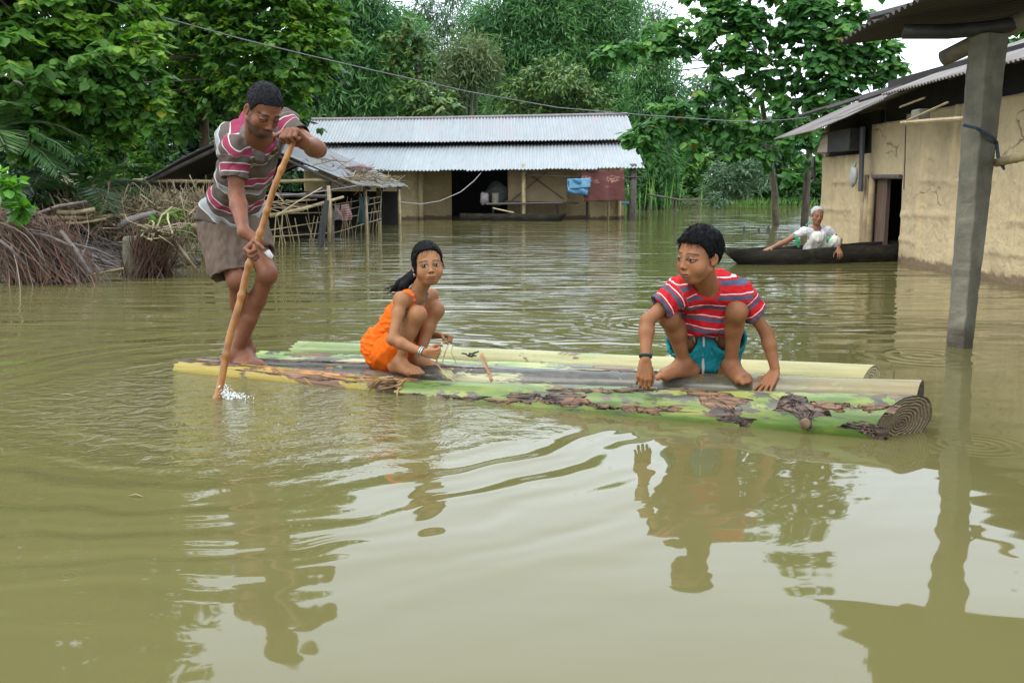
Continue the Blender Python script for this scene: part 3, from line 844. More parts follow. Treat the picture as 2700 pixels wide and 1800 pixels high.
# dark gap under the eave, rafters
m = MB()
for k in range(9):
    yy = 5.2 + k * 1.35
    ez = np.interp(yy, [e3[1], e2[1], e1[1], 4.2], [e3[2], e2[2], e1[2], 2.10]); rz = np.interp(yy, [4, 12, 17], [3.02, 2.9, 2.77])
    def rz_at(x_): return ez + (rz - ez) * (x_ - EX) / (6.7 - EX) - .07
    m.tube([(EX + .1, yy, rz_at(EX + .1)), (6.5, yy, rz_at(6.5))], .03, 6)
m.tube([(WX - .12, 4.6, 2.22), (WX - .12, 11.9, 2.18), (WX - .12, 14.8, 1.96), (WX - .12, 16.6, 1.90)], .035, 6)
m.build('rafters', M_DARKWOOD, hr)
m = MB(); m.box((WX + .1, 15.1, 1.70), (.06, 2.3, .60)); m.box((WX + .12, 9.1, 2.09), (.06, 9.4, .55)); m.box((WX + .9, 14.7, .2), (1.6, .05, 2.6)); m.build('inner_screen', M_BLACKIN, hr)  # eave gap boards, and a wall added as shade behind the doorway
def up_of(e, zt, xt=6.7): return np.array([xt, e[1], zt])
corrugated('near_roof', e1 + [0, .25, .01], e0, up_of(e1 + [0, .25, 0], 2.93), up_of(e0, 3.02), M_ZINC3, hr, .085, .012, 14, .01, .05)
t_ = 24
def roof_far():
    pts = [e1 + [0, .15, -.04], (e1 + e2) / 2 + [0, 0, -.03], e2, (e2 + e3) / 2 + [0, 0, -.005], e3]
    us = np.linspace(0, 1, 140); xs = np.linspace(0, 1, 5)
    Lc = np.stack([np.interp(us, xs, [p[i] for p in pts]) for i in range(3)], 1)
    tops = [up_of(pts[0], 2.90), up_of(pts[1], 2.86), up_of(pts[2], 2.83), up_of(pts[3], 2.80), up_of(pts[4], 2.77)]
    Tc = np.stack([np.interp(us, xs, [p[i] for p in tops]) for i in range(3)], 1)
    V_ = np.linspace(0, 1, 13)[None, :, None]
    Pp = Lc[:, None] * (1 - V_) + Tc[:, None] * V_
    Ls = 6.0
    Pp[..., 2] += .012 * np.cos(us * Ls / .085 * 2 * np.pi)[:, None]
    idx = np.arange(140 * 13).reshape(140, 13)
    F = np.stack([idx[:-1, :-1], idx[1:, :-1], idx[1:, 1:], idx[:-1, 1:]], -1).reshape(-1, 4)
    o = np_mesh('far_roof', Pp.reshape(-1, 3), F, M_ZINC3, hr, True, {'u': ('FLOAT', np.repeat(us * Ls, 13)), 'vv': ('FLOAT', np.tile(np.linspace(0, 2.5, 13), 140))})
    s = o.modifiers.new('solid', 'SOLIDIFY'); s.thickness = .004
roof_far()
# propped vent flap with a dark box, hanging plank, lamp, shelf
a, b, c, d = [W(x, y, yy) for x, y, yy in ((2154, 404, 15.75), (2184, 404, 15.45), (2172, 352, 15.75), (2202, 352, 15.45))]
fl = heightsheet('vent_flap', (a, b, c, d), 6, 6, lambda u, v: 0 * u, mat_plain('weathered_board', (.52, .44, .32), (.34, .28, .2), 8, .85, .3), hr, .03)
m = MB()
for p, q in ((a, c), (b, d), (a, b), (c, d)):
    m.bar(p + [-.01, 0, 0], q + [-.01, 0, 0], .018, .018)
m.build('flap_frame', M_OLDWOOD, fl)
p, q = W(2205, 375, 15.3), W(2285, 375, 14.3)
m = MB(); m.box((WX - .12, (p[1] + q[1]) / 2, p[2]), (.2, p[1] - q[1], .3)); m.build('vent_box', M_DARKWOOD, hr)
m = MB(); m.bar(W(2298, 335, 13.95) + [-.12, 0, 0], W(2292, 505, 13.95) + [-.12, 0, 0], .12, .03, (1, 0, 0)); m.build('hanging_plank', mat_plain('grey_black_plank', (.05, .052, .055), (.02, .02, .022), 6, .7, .3, .01, (1, 1, .2)), hr)
m = MB(); m.tube([W(2164, 412, 15.6) + [-.1, 0, 0], W(2160, 440, 15.6) + [-.1, 0, 0], W(2163, 480, 15.6) + [-.08, 0, 0]], [.02, .04, .015], 6); tag(m.build('rag', M_DARKWOOD), 'dark twisted rag hanging below the vent flap', 'rag')
p = W(2277, 464, 14.25) + [-.14, 0, 0]
lm = empty('gas_bag', p, 'cloudy white plastic bag hung beside the dark plank on the house wall', 'bag')
bm = bmesh.new(); bmesh.ops.create_uvsphere(bm, u_segments=20, v_segments=14, radius=1)
for v in bm.verts:
    v.co = Vector((v.co.x * .05, v.co.y * .11, v.co.z * .15 * (1 + .12 * math.sin(v.co.y * 5)))) + Vector(p)
me = bpy.data.meshes.new('bag'); bm.to_mesh(me); bm.free(); me.materials.append(mat_plain('cloudy_plastic', (.38, .38, .36), (.24, .24, .22), 5, .35, .3, .02)); me.polygons.foreach_set('use_smooth', [True] * len(me.polygons))
put(bpy.data.objects.new('bag_body', me), lm)
m = MB(); m.tube([p + [0, 0, .13], p + [.02, 0, .2]], [.03, .012], 6); m.build('bag_neck', mat_plain('plastic_neck', (.3, .3, .28)), lm)
a, b = W(2396, 324, 11.9) + [-.08, 0, 0], W(2570, 312, 10.2) + [-.1, 0, 0]
sh = empty('wall_shelf', a, 'bamboo stick shelf under the eave with old box and sticks on it', 'shelf')
m = MB(); m.tube([a, b], .025, 7); m.build('shelf_pole', M_BAMBOO, sh)
m = MB(); p = W(2441, 304, 11.5) + [-.06, 0, 0]; m.box(p, (.14, .22, .13)); m.build('old_box', mat_plain('grimy_box', (.19, .18, .15), (.09, .085, .07), 7, .8), sh, bevel=.02)
m = MB(); m.tube([W(2420, 318, 11.7) + [-.12, 0, 0], W(2535, 270, 10.6) + [-.14, 0, 0]], .012, 5); m.tube([W(2395, 283, 12) + [-.1, 0, 0], W(2462, 258, 11.3) + [-.1, 0, 0]], .012, 5); m.build('sticks', M_BAMBOO, sh)
m = MB(); m.tube([W(2399, 333, 11.85) + [-.05, 0, 0], W(2397, 420, 11.9) + [-.05, 0, 0], W(2394, 500, 11.9) + [-.05, 0, 0]], .007, 5); tag(m.build('hanging_wire', M_DARKWOOD), 'thin dark wire hanging straight down the yellow wall from the shelf', 'wire')

# ================================================================== porch roof with the concrete pillar
po = empty('porch', (2.75, 5.95, 0), 'near porch with chipped concrete pillar holding a dark sagging tin roof', 'porch')
YP = 5.95
bl_, br_ = G(2510, 916), G(2582, 922)
tl, tr = W(2556, 92, YP), W(2650, 100, YP)
def pillar():
    rgg = np.random.default_rng(4)
    nz, V, Fc = 60, [], []
    b0 = np.array([bl_[0], YP]); wdt = br_[0] - bl_[0]
    zt_ = tl[2]
    prof = []
    for i in range(nz + 1):
        f = i / nz; z = -.8 + (zt_ + .8) * f; fz = np.clip(z / zt_, -.4, 1)
        xl = bl_[0] * (1 - fz) + tl[0] * fz; xr = br_[0] * (1 - fz) + tr[0] * fz
        dd = .17
        # square turned so that a narrow lit face shows at the left
        cx = (xl + xr) / 2; hw = (xr - xl) / 2
        q = [(-hw, -.02), (-hw * .42, -dd * .62), (hw, -dd * .3), (hw * .5, dd * .5), (-hw * .7, dd * .45)]
        ch = [rgg.normal() * .0018 for _ in q]
        ch[0] += -.008 * max(0, math.sin(z * 9 + 1)) * (rgg.random() > .4); ch[1] += .006 * (rgg.random() > .6)
        for (dx, dy), e in zip(q, ch): V.append((cx + dx + e, YP + dy + e * .5, z))
    n = 5
    for i in range(nz):
        for k in range(n): Fc.append((i * n + k, i * n + (k + 1) % n, (i + 1) * n + (k + 1) % n, (i + 1) * n + k))
    Fc.append(tuple(nz * n + k for k in range(n)))
    mb = MB(); mb.add(V, Fc)
    t = NT('mossy_concrete'); P = t.coord('Object'); n1 = t.noise(P, 5, 7, .65); n2 = t.noise(P, 40, 4, .6); n3 = t.noise(t.coord('Object', (1, 1, .3)), 7, 4)
    c = t.ramp(n1, [(.3, (.075, .07, .048)), (.55, (.145, .132, .094)), (.75, (.24, .215, .155))])
    c = t.mix(t.ramp(n2, [(.55, 0.), (.72, .5)]), c, (.05, .045, .035)); c = t.mix(t.ramp(n3, [(.5, 0.), (.7, .5)]), c, (.085, .09, .05))
    sz = t.n('ShaderNodeSeparateXYZ'); t.l(P, sz.inputs[0])
    c = t.mix(t.ramp(t.math('ADD', sz.outputs[2], t.math('MULTIPLY', n1, .12)), [(.12, .75), (.2, 0.)]), c, (.04, .03, .02))
    t.col(c); t.set(Roughness=.85); t.bump(t.math('ADD', n1, t.math('MULTIPLY', n2, .4)), .8, .012)
    mb.build('pillar', t.m, po, bevel=.008)
pillar()
# roof, seen from below: far-left corner at (2225,107), running over and past the camera's right
c_far_l = W(2226, 110, 6.7); c_far_r = W(2720, 26, 6.3) + [1.6, 0, .12]
c_near_l = np.array([2.12, 3.0, 2.02]); c_near_r = np.array([c_far_r[0], 3.0, 2.75])
M_UNDER = mat_corrugated('dark_tin', (.07, .06, .055), (.035, .027, .022), .6, .8, .0, 2.0)  # near-black tin with darker patches
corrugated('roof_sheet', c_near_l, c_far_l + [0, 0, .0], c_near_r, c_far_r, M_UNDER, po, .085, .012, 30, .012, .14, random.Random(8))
m = MB()
m.tube([W(2380, 84, 6.0) + [0, 0, .0], W(2500, 84, 5.95), W(2612, 74, 5.9), W(2760, 50, 5.85)], .042, 8); m.build('beam', M_DARKWOOD, po, smooth=True)
pa, pb = W(2487, 155, 6.25), W(2760, 22, 5.75)
m = MB(); m.tube([pa, pa * .5 + pb * .5, pb], [.048, .052, .055], 14); m.build('log_beam', mat_plain('weathered_log', (.22, .19, .13), (.1, .085, .06), 9, .8, .4, .01), po, smooth=True)
m = MB()
for k in range(4):
    yy = 3.4 + k * .95
    m.tube([(2.16, yy, 1.96), (4.4, yy, 2.55)], .028, 7)
m.build('rafters', M_DARKWOOD, po)
# rope round the pillar and a bamboo rail tied with it
m = MB(); p = [W(2540, 330, YP - .12), W(2575, 338, YP - .15), W(2622, 366, YP - .12), W(2628, 380, YP - .05), W(2632, 415, YP - .08), W(2640, 430, YP - .1)]
m.tube(p, .010, 6); m.tube([W(2640, 430, YP - .1), W(2648, 448, YP - .1)], [.014, .006], 6); m.tube([W(2628, 372, YP - .06), W(2634, 432, YP - .07), W(2646, 440, YP - .09)], .008, 6)
tag(m.build('blue_rope', mat_plain('blue_rope', (.025, .05, .075), None, 30, .8, .4)), 'dark blue rope wound round the concrete pillar and hanging down', 'rope')
m = MB(); a, b = W(2628, 428, YP - .03), W(2760, 398, YP - .6); m.tube([a, a * .62 + b * .38, a * .6 + b * .4, a * .58 + b * .42, b], [.028, .027, .031, .027, .028], 10); tag(m.build('bamboo_rail', M_BAMBOO, smooth=True), 'brown bamboo rail tied to the concrete pillar by blue rope', 'rail')

# power line crossing the sky
pts = []
ctrl = [(180, -32, 13.2), (281, 0, 13.5), (460, 55, 13.9), (640, 104, 14.3), (804, 144, 14.6), (976, 184, 14.9), (1240, 243, 15.4), (1470, 284, 15.8), (1700, 304, 16.2), (1950, 321, 16.5), (2060, 317, 16.6), (2135, 309, 16.7)]
m = MB(); m.tube([W(*c) for c in ctrl], .0085, 6); tag(m.build('power_cable', mat_plain('grey_cable', (.13, .13, .14), None, 9, .5), smooth=True), 'thin grey power cable sloping across the trees to the right house', 'cable')
# ------------------------------------------------------------------ vegetation
def leaves(name, C, D, N, L, wratio, mat, parent, rnd, kind='broad', fold=0.16):
    D = D / np.linalg.norm(D, axis=1)[:, None]
    S = np.cross(D, N); S /= (np.linalg.norm(S, axis=1)[:, None] + 1e-9)
    N = np.cross(S, D)
    L = L[:, None]; Wd = L * wratio / 2
    if kind == 'broad':
        tmpl = [(0, 0, 0), (.16, 1.0, -1), (.55, .86, -1), (1.0, 0, -.6), (.55, -.86, -1), (.16, -1.0, -1)]
        fs = [(0, 1, 2, 3), (0, 3, 4, 5)]
    else:
        tmpl = [(0, 0, 0), (.45, 1, -.6), (1.0, 0, -1.2), (.45, -1, -.6)]
        fs = [(0, 1, 2, 3)]
    k = len(tmpl)
    V = np.stack([C + D * L * a + S * Wd * b + N * Wd * c * (fold * 2) for a, b, c in tmpl], 1).reshape(-1, 3)
    base = np.arange(len(C))[:, None] * k
    F = np.concatenate([base + np.array(f) for f in fs])
    return np_mesh(name, V, F, mat, parent, False, {'rnd': ('FLOAT', np.repeat(np.clip(rnd, 0, 1), k))})


def clump_points(r, clumps, per_area, inner=.55, flat=1.0):
    """leaf positions through the volume of each clump, densest at its skin"""
    Cs, Os, Bs, Rs = [], [], [], []
    for (c, rad) in clumps:
        rad = np.asarray(rad, float) * np.ones(3)
        n = max(6, int(per_area * 4 * math.pi * (rad[0] * rad[2] + rad[0] * rad[1]) / 2))
        o = r.normal(size=(n, 3)); o /= np.linalg.norm(o, axis=1)[:, None]
        t_ = r.uniform(inner, 1.0, n) ** .7 * (1 + .12 * np.sin(o[:, 0] * 5 + c[0] * 3) + .12 * np.sin(o[:, 2] * 6 + c[1]) + .1 * r.normal(size=n))
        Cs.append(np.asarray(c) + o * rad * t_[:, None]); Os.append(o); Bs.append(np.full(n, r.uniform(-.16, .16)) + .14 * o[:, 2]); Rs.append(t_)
    return np.concatenate(Cs), np.concatenate(Os), np.concatenate(Bs), np.concatenate(Rs)


def crown(name, clumps, mat, parent, leaf=.18, wr=.8, cover=1.5, seed=1, kind='broad', droop=.8, jit=.5, lrange=(.6, 1.2), inner=.5):
    r = np.random.default_rng(seed)
    per = cover / (leaf * leaf * wr * .62)
    # twig tips spread through the clump; a rosette of leaves hangs from each tip
    k = 8
    T, O, B, Rr = clump_points(r, clumps, per / k, inner)
    nt_ = len(T)
    tid = np.repeat(np.arange(nt_), k); n = len(tid)
    tb = r.normal(size=nt_) * .13
    az = r.uniform(0, 2 * np.pi, n); el = r.uniform(-.5, .5, n)
    rad = np.stack([np.cos(az) * np.cos(el), np.sin(az) * np.cos(el), np.sin(el)], 1)
    O = O[tid]
    C = T[tid] + rad * leaf * .38 * r.uniform(.3, 1.2, (n, 1)) + O * leaf * r.uniform(-.5, .3, (n, 1))
    D = rad * .85 + O * .45 + np.array([0, 0, -droop * .9]) + r.normal(size=(n, 3)) * jit * .5
    N = O * .5 + rad * .35 + np.array([0, 0, .95]) + r.normal(size=(n, 3)) * jit * .6
    L = leaf * r.uniform(lrange[0], lrange[1], n)
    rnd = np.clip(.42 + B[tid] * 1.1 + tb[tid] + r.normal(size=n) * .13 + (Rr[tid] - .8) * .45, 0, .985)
    rnd = np.where(r.random(n) < .006, 1.0, rnd)
    return leaves(name, C, D, N, L, wr, mat, parent, rnd, kind)


def limbs(name, base, clumps, mat, parent, r0=.12, seed=1, fork=.45, every=1, bend=.1, z0=-1.0):
    """tapered trunk with limbs that reach into the clumps"""
    r = np.random.default_rng(seed)
    base = np.asarray(base, float)
    cs = [np.asarray(c, float) for c, _ in clumps][::every]
    mean = np.mean(cs, 0); topz = max(c[2] for c in cs)
    m = MB()
    tr = []
    for i in range(9):
        f = i / 8
        p = base * (1 - f) + np.array([base[0] * .45 + mean[0] * .55, base[1] * .5 + mean[1] * .5, topz * .92]) * f
        p = p + np.array([math.sin(f * 5 + seed), math.cos(f * 4 + seed), 0]) * bend * f
        tr.append(p)
    tr[0][2] = z0
    rad = [r0 * (1.12 - .85 * i / 8) for i in range(9)]
    m.tube(tr, rad, 9, True, .1, random.Random(seed))
    for c in cs:
        f = np.clip(fork + (1 - fork) * (c[2] - base[2]) / (topz - base[2] + 1e-6) * .75, fork * .8, .95)
        x = f * 8; i = int(min(7, x)); s = tr[i] * (1 - (x - i)) + tr[i + 1] * (x - i)
        q = s * .5 + c * .5 + np.array([0, 0, -.08 * np.linalg.norm(c - s)]) + r.normal(size=3) * .08
        rr = max(.014, rad[i] * .42)
        m.tube([s, q, c], [rr, rr * .65, rr * .25], 5)
    return m.build(name, mat, parent, smooth=True)


def px_clumps(lst, Y, k=None):
    """(px, py, r_px[, dY]) -> clumps in the world"""
    res = []
    for q in lst:
        yy = Y + (q[3] if len(q) > 3 else 0)
        rad = q[2] / FOC * yy
        res.append((W(q[0], q[1], yy), (rad, rad * 1.0, rad * (k or .85))))
    return res


def tree(name, label, cat, base, clumps, mat, seed, leaf, wr=.8, cover=1.5, kind='broad', droop=.8, r0=.12, bark=None, group=None, jit=.5, lrange=(.6, 1.2), fork=.45, every=1, inner=.5, bend=.1, z0=-1.0, stem='trunk'):
    o = empty(name, base, label, cat, group)
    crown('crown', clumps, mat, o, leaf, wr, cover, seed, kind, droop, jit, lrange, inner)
    limbs(stem, base, clumps, bark or M_BARK, o, r0, seed, fork, every, bend, z0)
    return o


L_BROAD = mat_leaf('broad_leaf', (.028, .080, .014), (.074, .185, .026), (.215, .345, .045), .42, .5, (.32, .34, .05))
L_BROAD2 = mat_leaf('teak_like_leaf', (.026, .082, .022), (.062, .180, .040), (.15, .30, .06), .42, .5, (.30, .2, .03))
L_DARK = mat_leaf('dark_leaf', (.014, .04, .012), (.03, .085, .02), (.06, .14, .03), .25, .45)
L_BAMB = mat_leaf('bamboo_leaf', (.036, .105, .034), (.080, .200, .056), (.145, .28, .08), .38, .6)
L_BAMB2 = mat_leaf('bamboo_leaf_hazed', (.05, .105, .05), (.09, .165, .075), (.15, .23, .10), .3, .5)  # paler, greyer bamboo: distance haze put into the leaf colour
L_MANGO = mat_leaf('mango_leaf', (.035, .085, .022), (.075, .15, .035), (.17, .22, .06), .25, .45, (.2, .12, .05))
L_BROWN = mat_leaf('dry_bamboo_leaf', (.05, .085, .028), (.10, .145, .05), (.17, .19, .085), .25, .6)
L_SHRUB = mat_leaf('bank_shrub_leaf', (.05, .13, .025), (.095, .215, .04), (.17, .31, .06), .35, .5)
L_GREY = mat_leaf('grey_green_leaf', (.06, .12, .06), (.11, .19, .095), (.19, .27, .15), .3, .5)
L_PALM = mat_leaf('palm_leaf', (.025, .065, .018), (.05, .115, .035), (.12, .19, .06), .25, .35, (.25, .2, .06))
L_BRIGHT = mat_leaf('bright_leaf', (.05, .15, .02), (.085, .24, .03), (.16, .33, .05), .4, .4)
L_GRASS = mat_leaf('bank_grass', (.06, .15, .03), (.10, .22, .045), (.17, .3, .07), .3, .6)

# ---- big leaved tree hanging in from the left
c1 = px_clumps([(40, 40, 170), (170, 30, 150, .5), (300, 50, 120, .8), (60, 190, 170, -.3), (215, 160, 130), (330, 150, 95, .3), (385, 205, 62, .3), (240, 250, 110, .2), (340, 275, 75, .4),
                (405, 285, 42, .3), (150, 300, 110, .6), (300, 330, 55, .5), (95, 360, 90, 1.2)], 13.0)
c1 += px_clumps([(-250, 60, 220), (-120, -200, 260, .5), (150, -230, 230, .8), (330, -170, 120, .8), (-300, -450, 320, 1), (40, -520, 300, 1), (260, -420, 180, 1), (-150, -850, 330, 1.5), (130, -820, 230, 1.5), (-450, -800, 330, 1), (-60, -1180, 260, 1.5), (-430, 200, 200, 1)], 13.0)
tree('broadleaf_tree', 'big leaved tree hanging in from the left edge, its leaves largest and nearest', 'tree', (-8.3, 14.2, 0), c1, L_BROAD, 3, .145, .82, 1.6, r0=.2, every=2)
# ---- second broad leaved tree behind the man
c2 = px_clumps([(480, 60, 95), (590, 40, 110), (700, 30, 110, -.5), (800, 60, 95), (850, 120, 60, -.6), (500, 160, 95, .5), (620, 130, 100, -.5), (740, 130, 95, -.8), (830, 190, 60, -.5), (470, 250, 75, .5),
                (570, 235, 70), (660, 230, 80, -.5), (760, 230, 70), (470, 320, 50, .3), (530, 315, 45, 1), (420, 340, 45, 1.0), (700, 300, 50, 1), (400, 390, 36, 1.5), (860, 40, 55), (905, 90, 30, -.5)], 19.5)
c2 += px_clumps([(560, -110, 150), (720, -110, 140), (840, -60, 90), (640, -260, 150, .5), (500, -270, 120, .5), (770, -230, 90, .5), (600, -380, 90, .5), (430, -80, 100, .5)], 19.5)
tree('broadleaf_tree', 'broad leaved tree behind the standing man, bare brown trunk showing at his left', 'tree', G(536, 545) * [1, 0, 0] + [0, 21.0, 0] + [-.9, 0, 0], c2, L_BROAD, 5, .145, .84, 1.6, r0=.16, every=2, bark=M_BARK)
p = W(537, 330, 20.2)
m = MB(); m.tube([W(543, 600, 20.2) * [1, 1, 0] + [0, 0, -1], W(540, 420, 20.2), W(538, 300, 20.2), W(532, 180, 20.3)], [.12, .10, .09, .07], 9, True, .25, random.Random(4))
tag(m.build('tree_trunk', mat_plain('reddish_bark', (.2, .12, .06), (.05, .035, .025), 9, .9, .7, .02, (1, 1, .4)), smooth=True), 'bare reddish brown tree trunk rising behind the dark shed roof', 'trunk')
# ---- dark trees that close the view at the left
c = px_clumps([(60, 120, 220), (260, 200, 190), (430, 120, 200), (120, 400, 150), (330, 430, 130), (480, 470, 80, -2), (560, 120, 180, 2), (620, 400, 110, 3), (720, 300, 120, 3), (780, 180, 130, 4), (-200, 200, 260), (250, -80, 220), (520, -120, 200), (-120, -200, 300), (560, 480, 70, 3), (650, 480, 70, 4), (740, 440, 60, 5)], 24)
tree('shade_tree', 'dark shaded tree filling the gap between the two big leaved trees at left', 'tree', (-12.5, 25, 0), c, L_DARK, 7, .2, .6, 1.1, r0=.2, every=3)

# ---- undergrowth at the left behind the brush pile
def bush(name, label, clumps, mat, seed, leaf, wr, cover=1.4, kind='broad', group=None, droop=.5, cat='bush', stems=5):
    base = np.mean([c for c, _ in clumps], 0) * [1, 1, 0]
    o = empty(name, base, label, cat, group)
    crown('foliage', clumps, mat, o, leaf, wr, cover, seed, kind, droop, .6)
    r = random.Random(seed); m = MB()
    for k in range(min(len(clumps), stems)):
        c = clumps[k * len(clumps) // min(len(clumps), stems)][0]
        b = base + np.array([(c[0] - base[0]) * .4, (c[1] - base[1]) * .4, -.6])
        m.tube([b, (b + c) / 2 + [r.uniform(-.1, .1), 0, .05], c], [.03, .02, .008], 5)
    m.build('stems', M_BARK, o) if cat != 'plant' else None
    return o
bush('undergrowth_bush', 'leafy dark bush under the hanging branch, right of the palm', px_clumps([(220, 410, 55), (290, 375, 50, .6), (255, 460, 45), (330, 360, 36, .5)], 15), L_BROAD, 21, .12, .75)
bush('undergrowth_bush', 'bushy green undergrowth at the left end of the dark shed roof', px_clumps([(330, 480, 50), (400, 500, 40, .5), (270, 500, 45), (440, 470, 40, 1), (365, 435, 35)], 20.5), L_BROAD, 22, .1, .75)
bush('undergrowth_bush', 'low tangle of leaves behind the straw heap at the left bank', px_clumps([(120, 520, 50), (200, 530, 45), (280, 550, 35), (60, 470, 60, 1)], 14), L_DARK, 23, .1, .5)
o = bush('young_plant', 'bright green young plant with broad leaves above the twig bundle at the left edge', px_clumps([(25, 500, 40), (55, 545, 22), (10, 470, 30)], 9.6), L_BRIGHT, 24, .13, .7, .9, cat='plant')

M_RIB = mat_plain('palm_rib', (.12, .16, .05), None, 8, .5)
def palm(name, label, base, hgt, fr, seed, length=1.9):
    r = np.random.default_rng(seed)
    o = empty(name, base, label, 'palm')
    top_ = np.asarray(base, float) + [0, 0, hgt]
    m = MB(); m.tube([np.asarray(base) + [0, 0, -.9], top_ * .6 + np.asarray(base) * .4, top_], [.16, .13, .12], 9, True, .3, random.Random(seed)); m.build('trunk', M_BARK, o, smooth=True)
    for i in range(fr):
        az = i * 2.4 + r.uniform(-.3, .3); el = r.uniform(.1, 1.05); Ln = length * r.uniform(.8, 1.15)
        pts = []; p = top_.copy(); d = np.array([math.cos(az) * math.cos(el), math.sin(az) * math.cos(el), math.sin(el)])
        n = 16
        for k in range(n + 1):
            pts.append(p.copy()); p = p + d * Ln / n; d = nrm(d + np.array([0, 0, -.085 - .03 * k / n]))
        pts = np.array(pts)
        C, D, N, L = [], [], [], []
        for k in range(2, n):
            for j in range(4):
                f = (k + j / 4) / n; q = pts[k] * (1 - j / 4) + pts[k + 1] * j / 4
                ax = nrm(pts[k + 1] - pts[k]); sd_ = nrm(np.cross(ax, [0, 0, 1])); up = np.cross(sd_, ax)
                for s in (-1, 1):
                    C.append(q); D.append(ax * .55 + sd_ * s * .9 + up * -.12 + r.normal(size=3) * .07); N.append(up + r.normal(size=3) * .15)
                    L.append(.42 * (1 - (2 * f - .9) ** 2 * .55))
        fo = leaves('frond', np.array(C), np.array(D), np.array(N), np.array(L), .075, L_PALM, o, np.clip(r.normal(size=len(C)) * .14 + r.uniform(.2, .75), 0, .97), 'narrow', .5)
        m = MB(); m.tube(list(pts[::3]), [.012 - .0015 * k for k in range(len(pts[::3]))], 5); m.build('rib', M_RIB, fo)
palm('palm', 'feathery palm at the left edge under the big leaved tree', W(-45, 560, 12.2) * [1, 1, 0], 1.5, 26, 3, 1.2)
palm('palm', 'small young palm with arching fronds between the left palm and the shed', W(215, 560, 14.2) * [1, 1, 0], .75, 13, 8, 1.25)

# ---- bamboo: leaning culms carrying drooping sprays of narrow leaves
def bamboo(label, base, clumps, seed, mat=None, leaf=.36, cover=1.7, culm=True, name='bamboo_clump', wr=.155, droop=1.0):
    r = np.random.default_rng(seed)
    o = empty(name, base, label, 'bamboo', None)
    per = cover / (leaf * leaf * wr * .5) * .95
    C, O, B, Rr = clump_points(r, clumps, per, .35)
    n = len(C)
    # leaves sit in tufts that share a heading
    tuft = r.integers(0, max(1, n // 14), n); hd = r.normal(size=(n // 14 + 1, 3)); off = r.normal(size=(n // 14 + 1, 3)) * .12
    C = C + off[tuft] * 2.2
    D = O * .6 + hd[tuft] * .55 + np.array([0, 0, -droop * .55]) + r.normal(size=(n, 3)) * .45
    N = O + np.array([0, 0, .5]) + r.normal(size=(n, 3)) * .5
    cx = np.array([C[tuft == k].mean(0) if (tuft == k).any() else [0, 0, 0] for k in range(0)])
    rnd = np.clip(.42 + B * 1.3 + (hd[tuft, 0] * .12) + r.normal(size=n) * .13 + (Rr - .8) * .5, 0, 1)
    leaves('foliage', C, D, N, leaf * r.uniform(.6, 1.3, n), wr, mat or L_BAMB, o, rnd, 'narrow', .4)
    if culm:
        m = MB(); cs = [c for c, _ in clumps]
        for k in range(min(14, len(cs) * 2)):
            c = np.asarray(cs[k % len(cs)]) + r.normal(size=3) * .3
            b = np.asarray(base) + [r.normal() * .6, r.normal() * .4, -.8]
            m.tube([b, b * .55 + c * .45 + [0, 0, .9], b * .2 + c * .8 + [0, 0, .7], c], [.05, .045, .035, .012], 5)
        m.build('culms', mat_culm, o, smooth=True)
    return o
mat_culm = mat_plain('green_culm', (.09, .12, .04), (.05, .07, .03), 5, .5, .05)
def bb(px, Y): p = W(px, 520, Y); return (p[0], Y, 0)
bamboo('dense bamboo with hanging leaves behind the left end of the tin roof', bb(930, 37), px_clumps([(900, 60, 75), (985, 40, 70), (880, 160, 80), (960, 150, 75), (900, 250, 80), (990, 250, 70), (1040, 290, 45), (850, 290, 60), (1060, 90, 50, 1), (930, -30, 75), (840, 40, 60), (830, 130, 55, 2)], 37), 31)
tree('broadleaf_tree', 'fresh green leafy tree in front of the bamboo left of the roof ridge centre', 'tree', bb(1100, 35.5), px_clumps([(1080, 80, 35), (1040, 110, 35), (1110, 110, 28), (1070, 150, 40), (1030, 170, 30), (1125, 165, 26), (1095, 200, 30), (1110, 250, 45, -.5), (1170, 260, 35, -.5), (1060, 240, 35), (1150, 290, 40, -1), (1210, 288, 18, -1), (1090, 290, 40)], 35.5), L_MANGO, 9, .24, .6, 1.3, r0=.12, every=2)
bamboo('brownish thinning bamboo crown above the middle of the tin roof', bb(1230, 42), px_clumps([(1200, 150, 50), (1260, 140, 45), (1290, 170, 30), (1180, 190, 35), (1235, 190, 50), (1280, 200, 30), (1165, 215, 25, -1)], 42), 33, L_BROWN, .34, 1.3)
bamboo('tall dark bamboo rising behind the middle of the house, up out of the picture', bb(1380, 46), px_clumps([(1320, 40, 70), (1400, 30, 75), (1470, 60, 70), (1330, 130, 65), (1410, 130, 70), (1480, 150, 60), (1350, 220, 55), (1430, 240, 55), (1330, 280, 45), (1300, 250, 35, 1), (1390, -30, 60), (1480, -20, 60), (1260, 60, 45, 1)], 46), 34)
bamboo('tall bamboo behind the right part of the tin roof ridge', bb(1570, 47), px_clumps([(1540, 40, 70), (1600, 60, 65), (1550, 140, 70), (1620, 150, 60), (1560, 230, 60), (1630, 250, 55), (1590, 310, 45), (1660, 110, 50), (1560, -30, 55), (1650, 10, 40)], 47), 35)
bamboo('bamboo leaning toward the water just right of the tin roofed house', bb(1740, 43), px_clumps([(1690, 190, 50), (1740, 160, 45), (1760, 230, 50), (1700, 270, 55), (1770, 300, 45), (1720, 350, 60), (1700, 430, 60), (1745, 430, 50), (1690, 490, 40), (1730, 500, 35), (1790, 380, 35, 1)], 43), 36)
bamboo('pale hazy bamboo top left of the open sky', bb(1730, 66), px_clumps([(1700, 40, 45), (1745, 50, 40), (1720, 100, 50), (1765, 110, 30), (1690, 130, 45), (1670, -10, 40)], 66), 37, L_BAMB2, .5, .7)
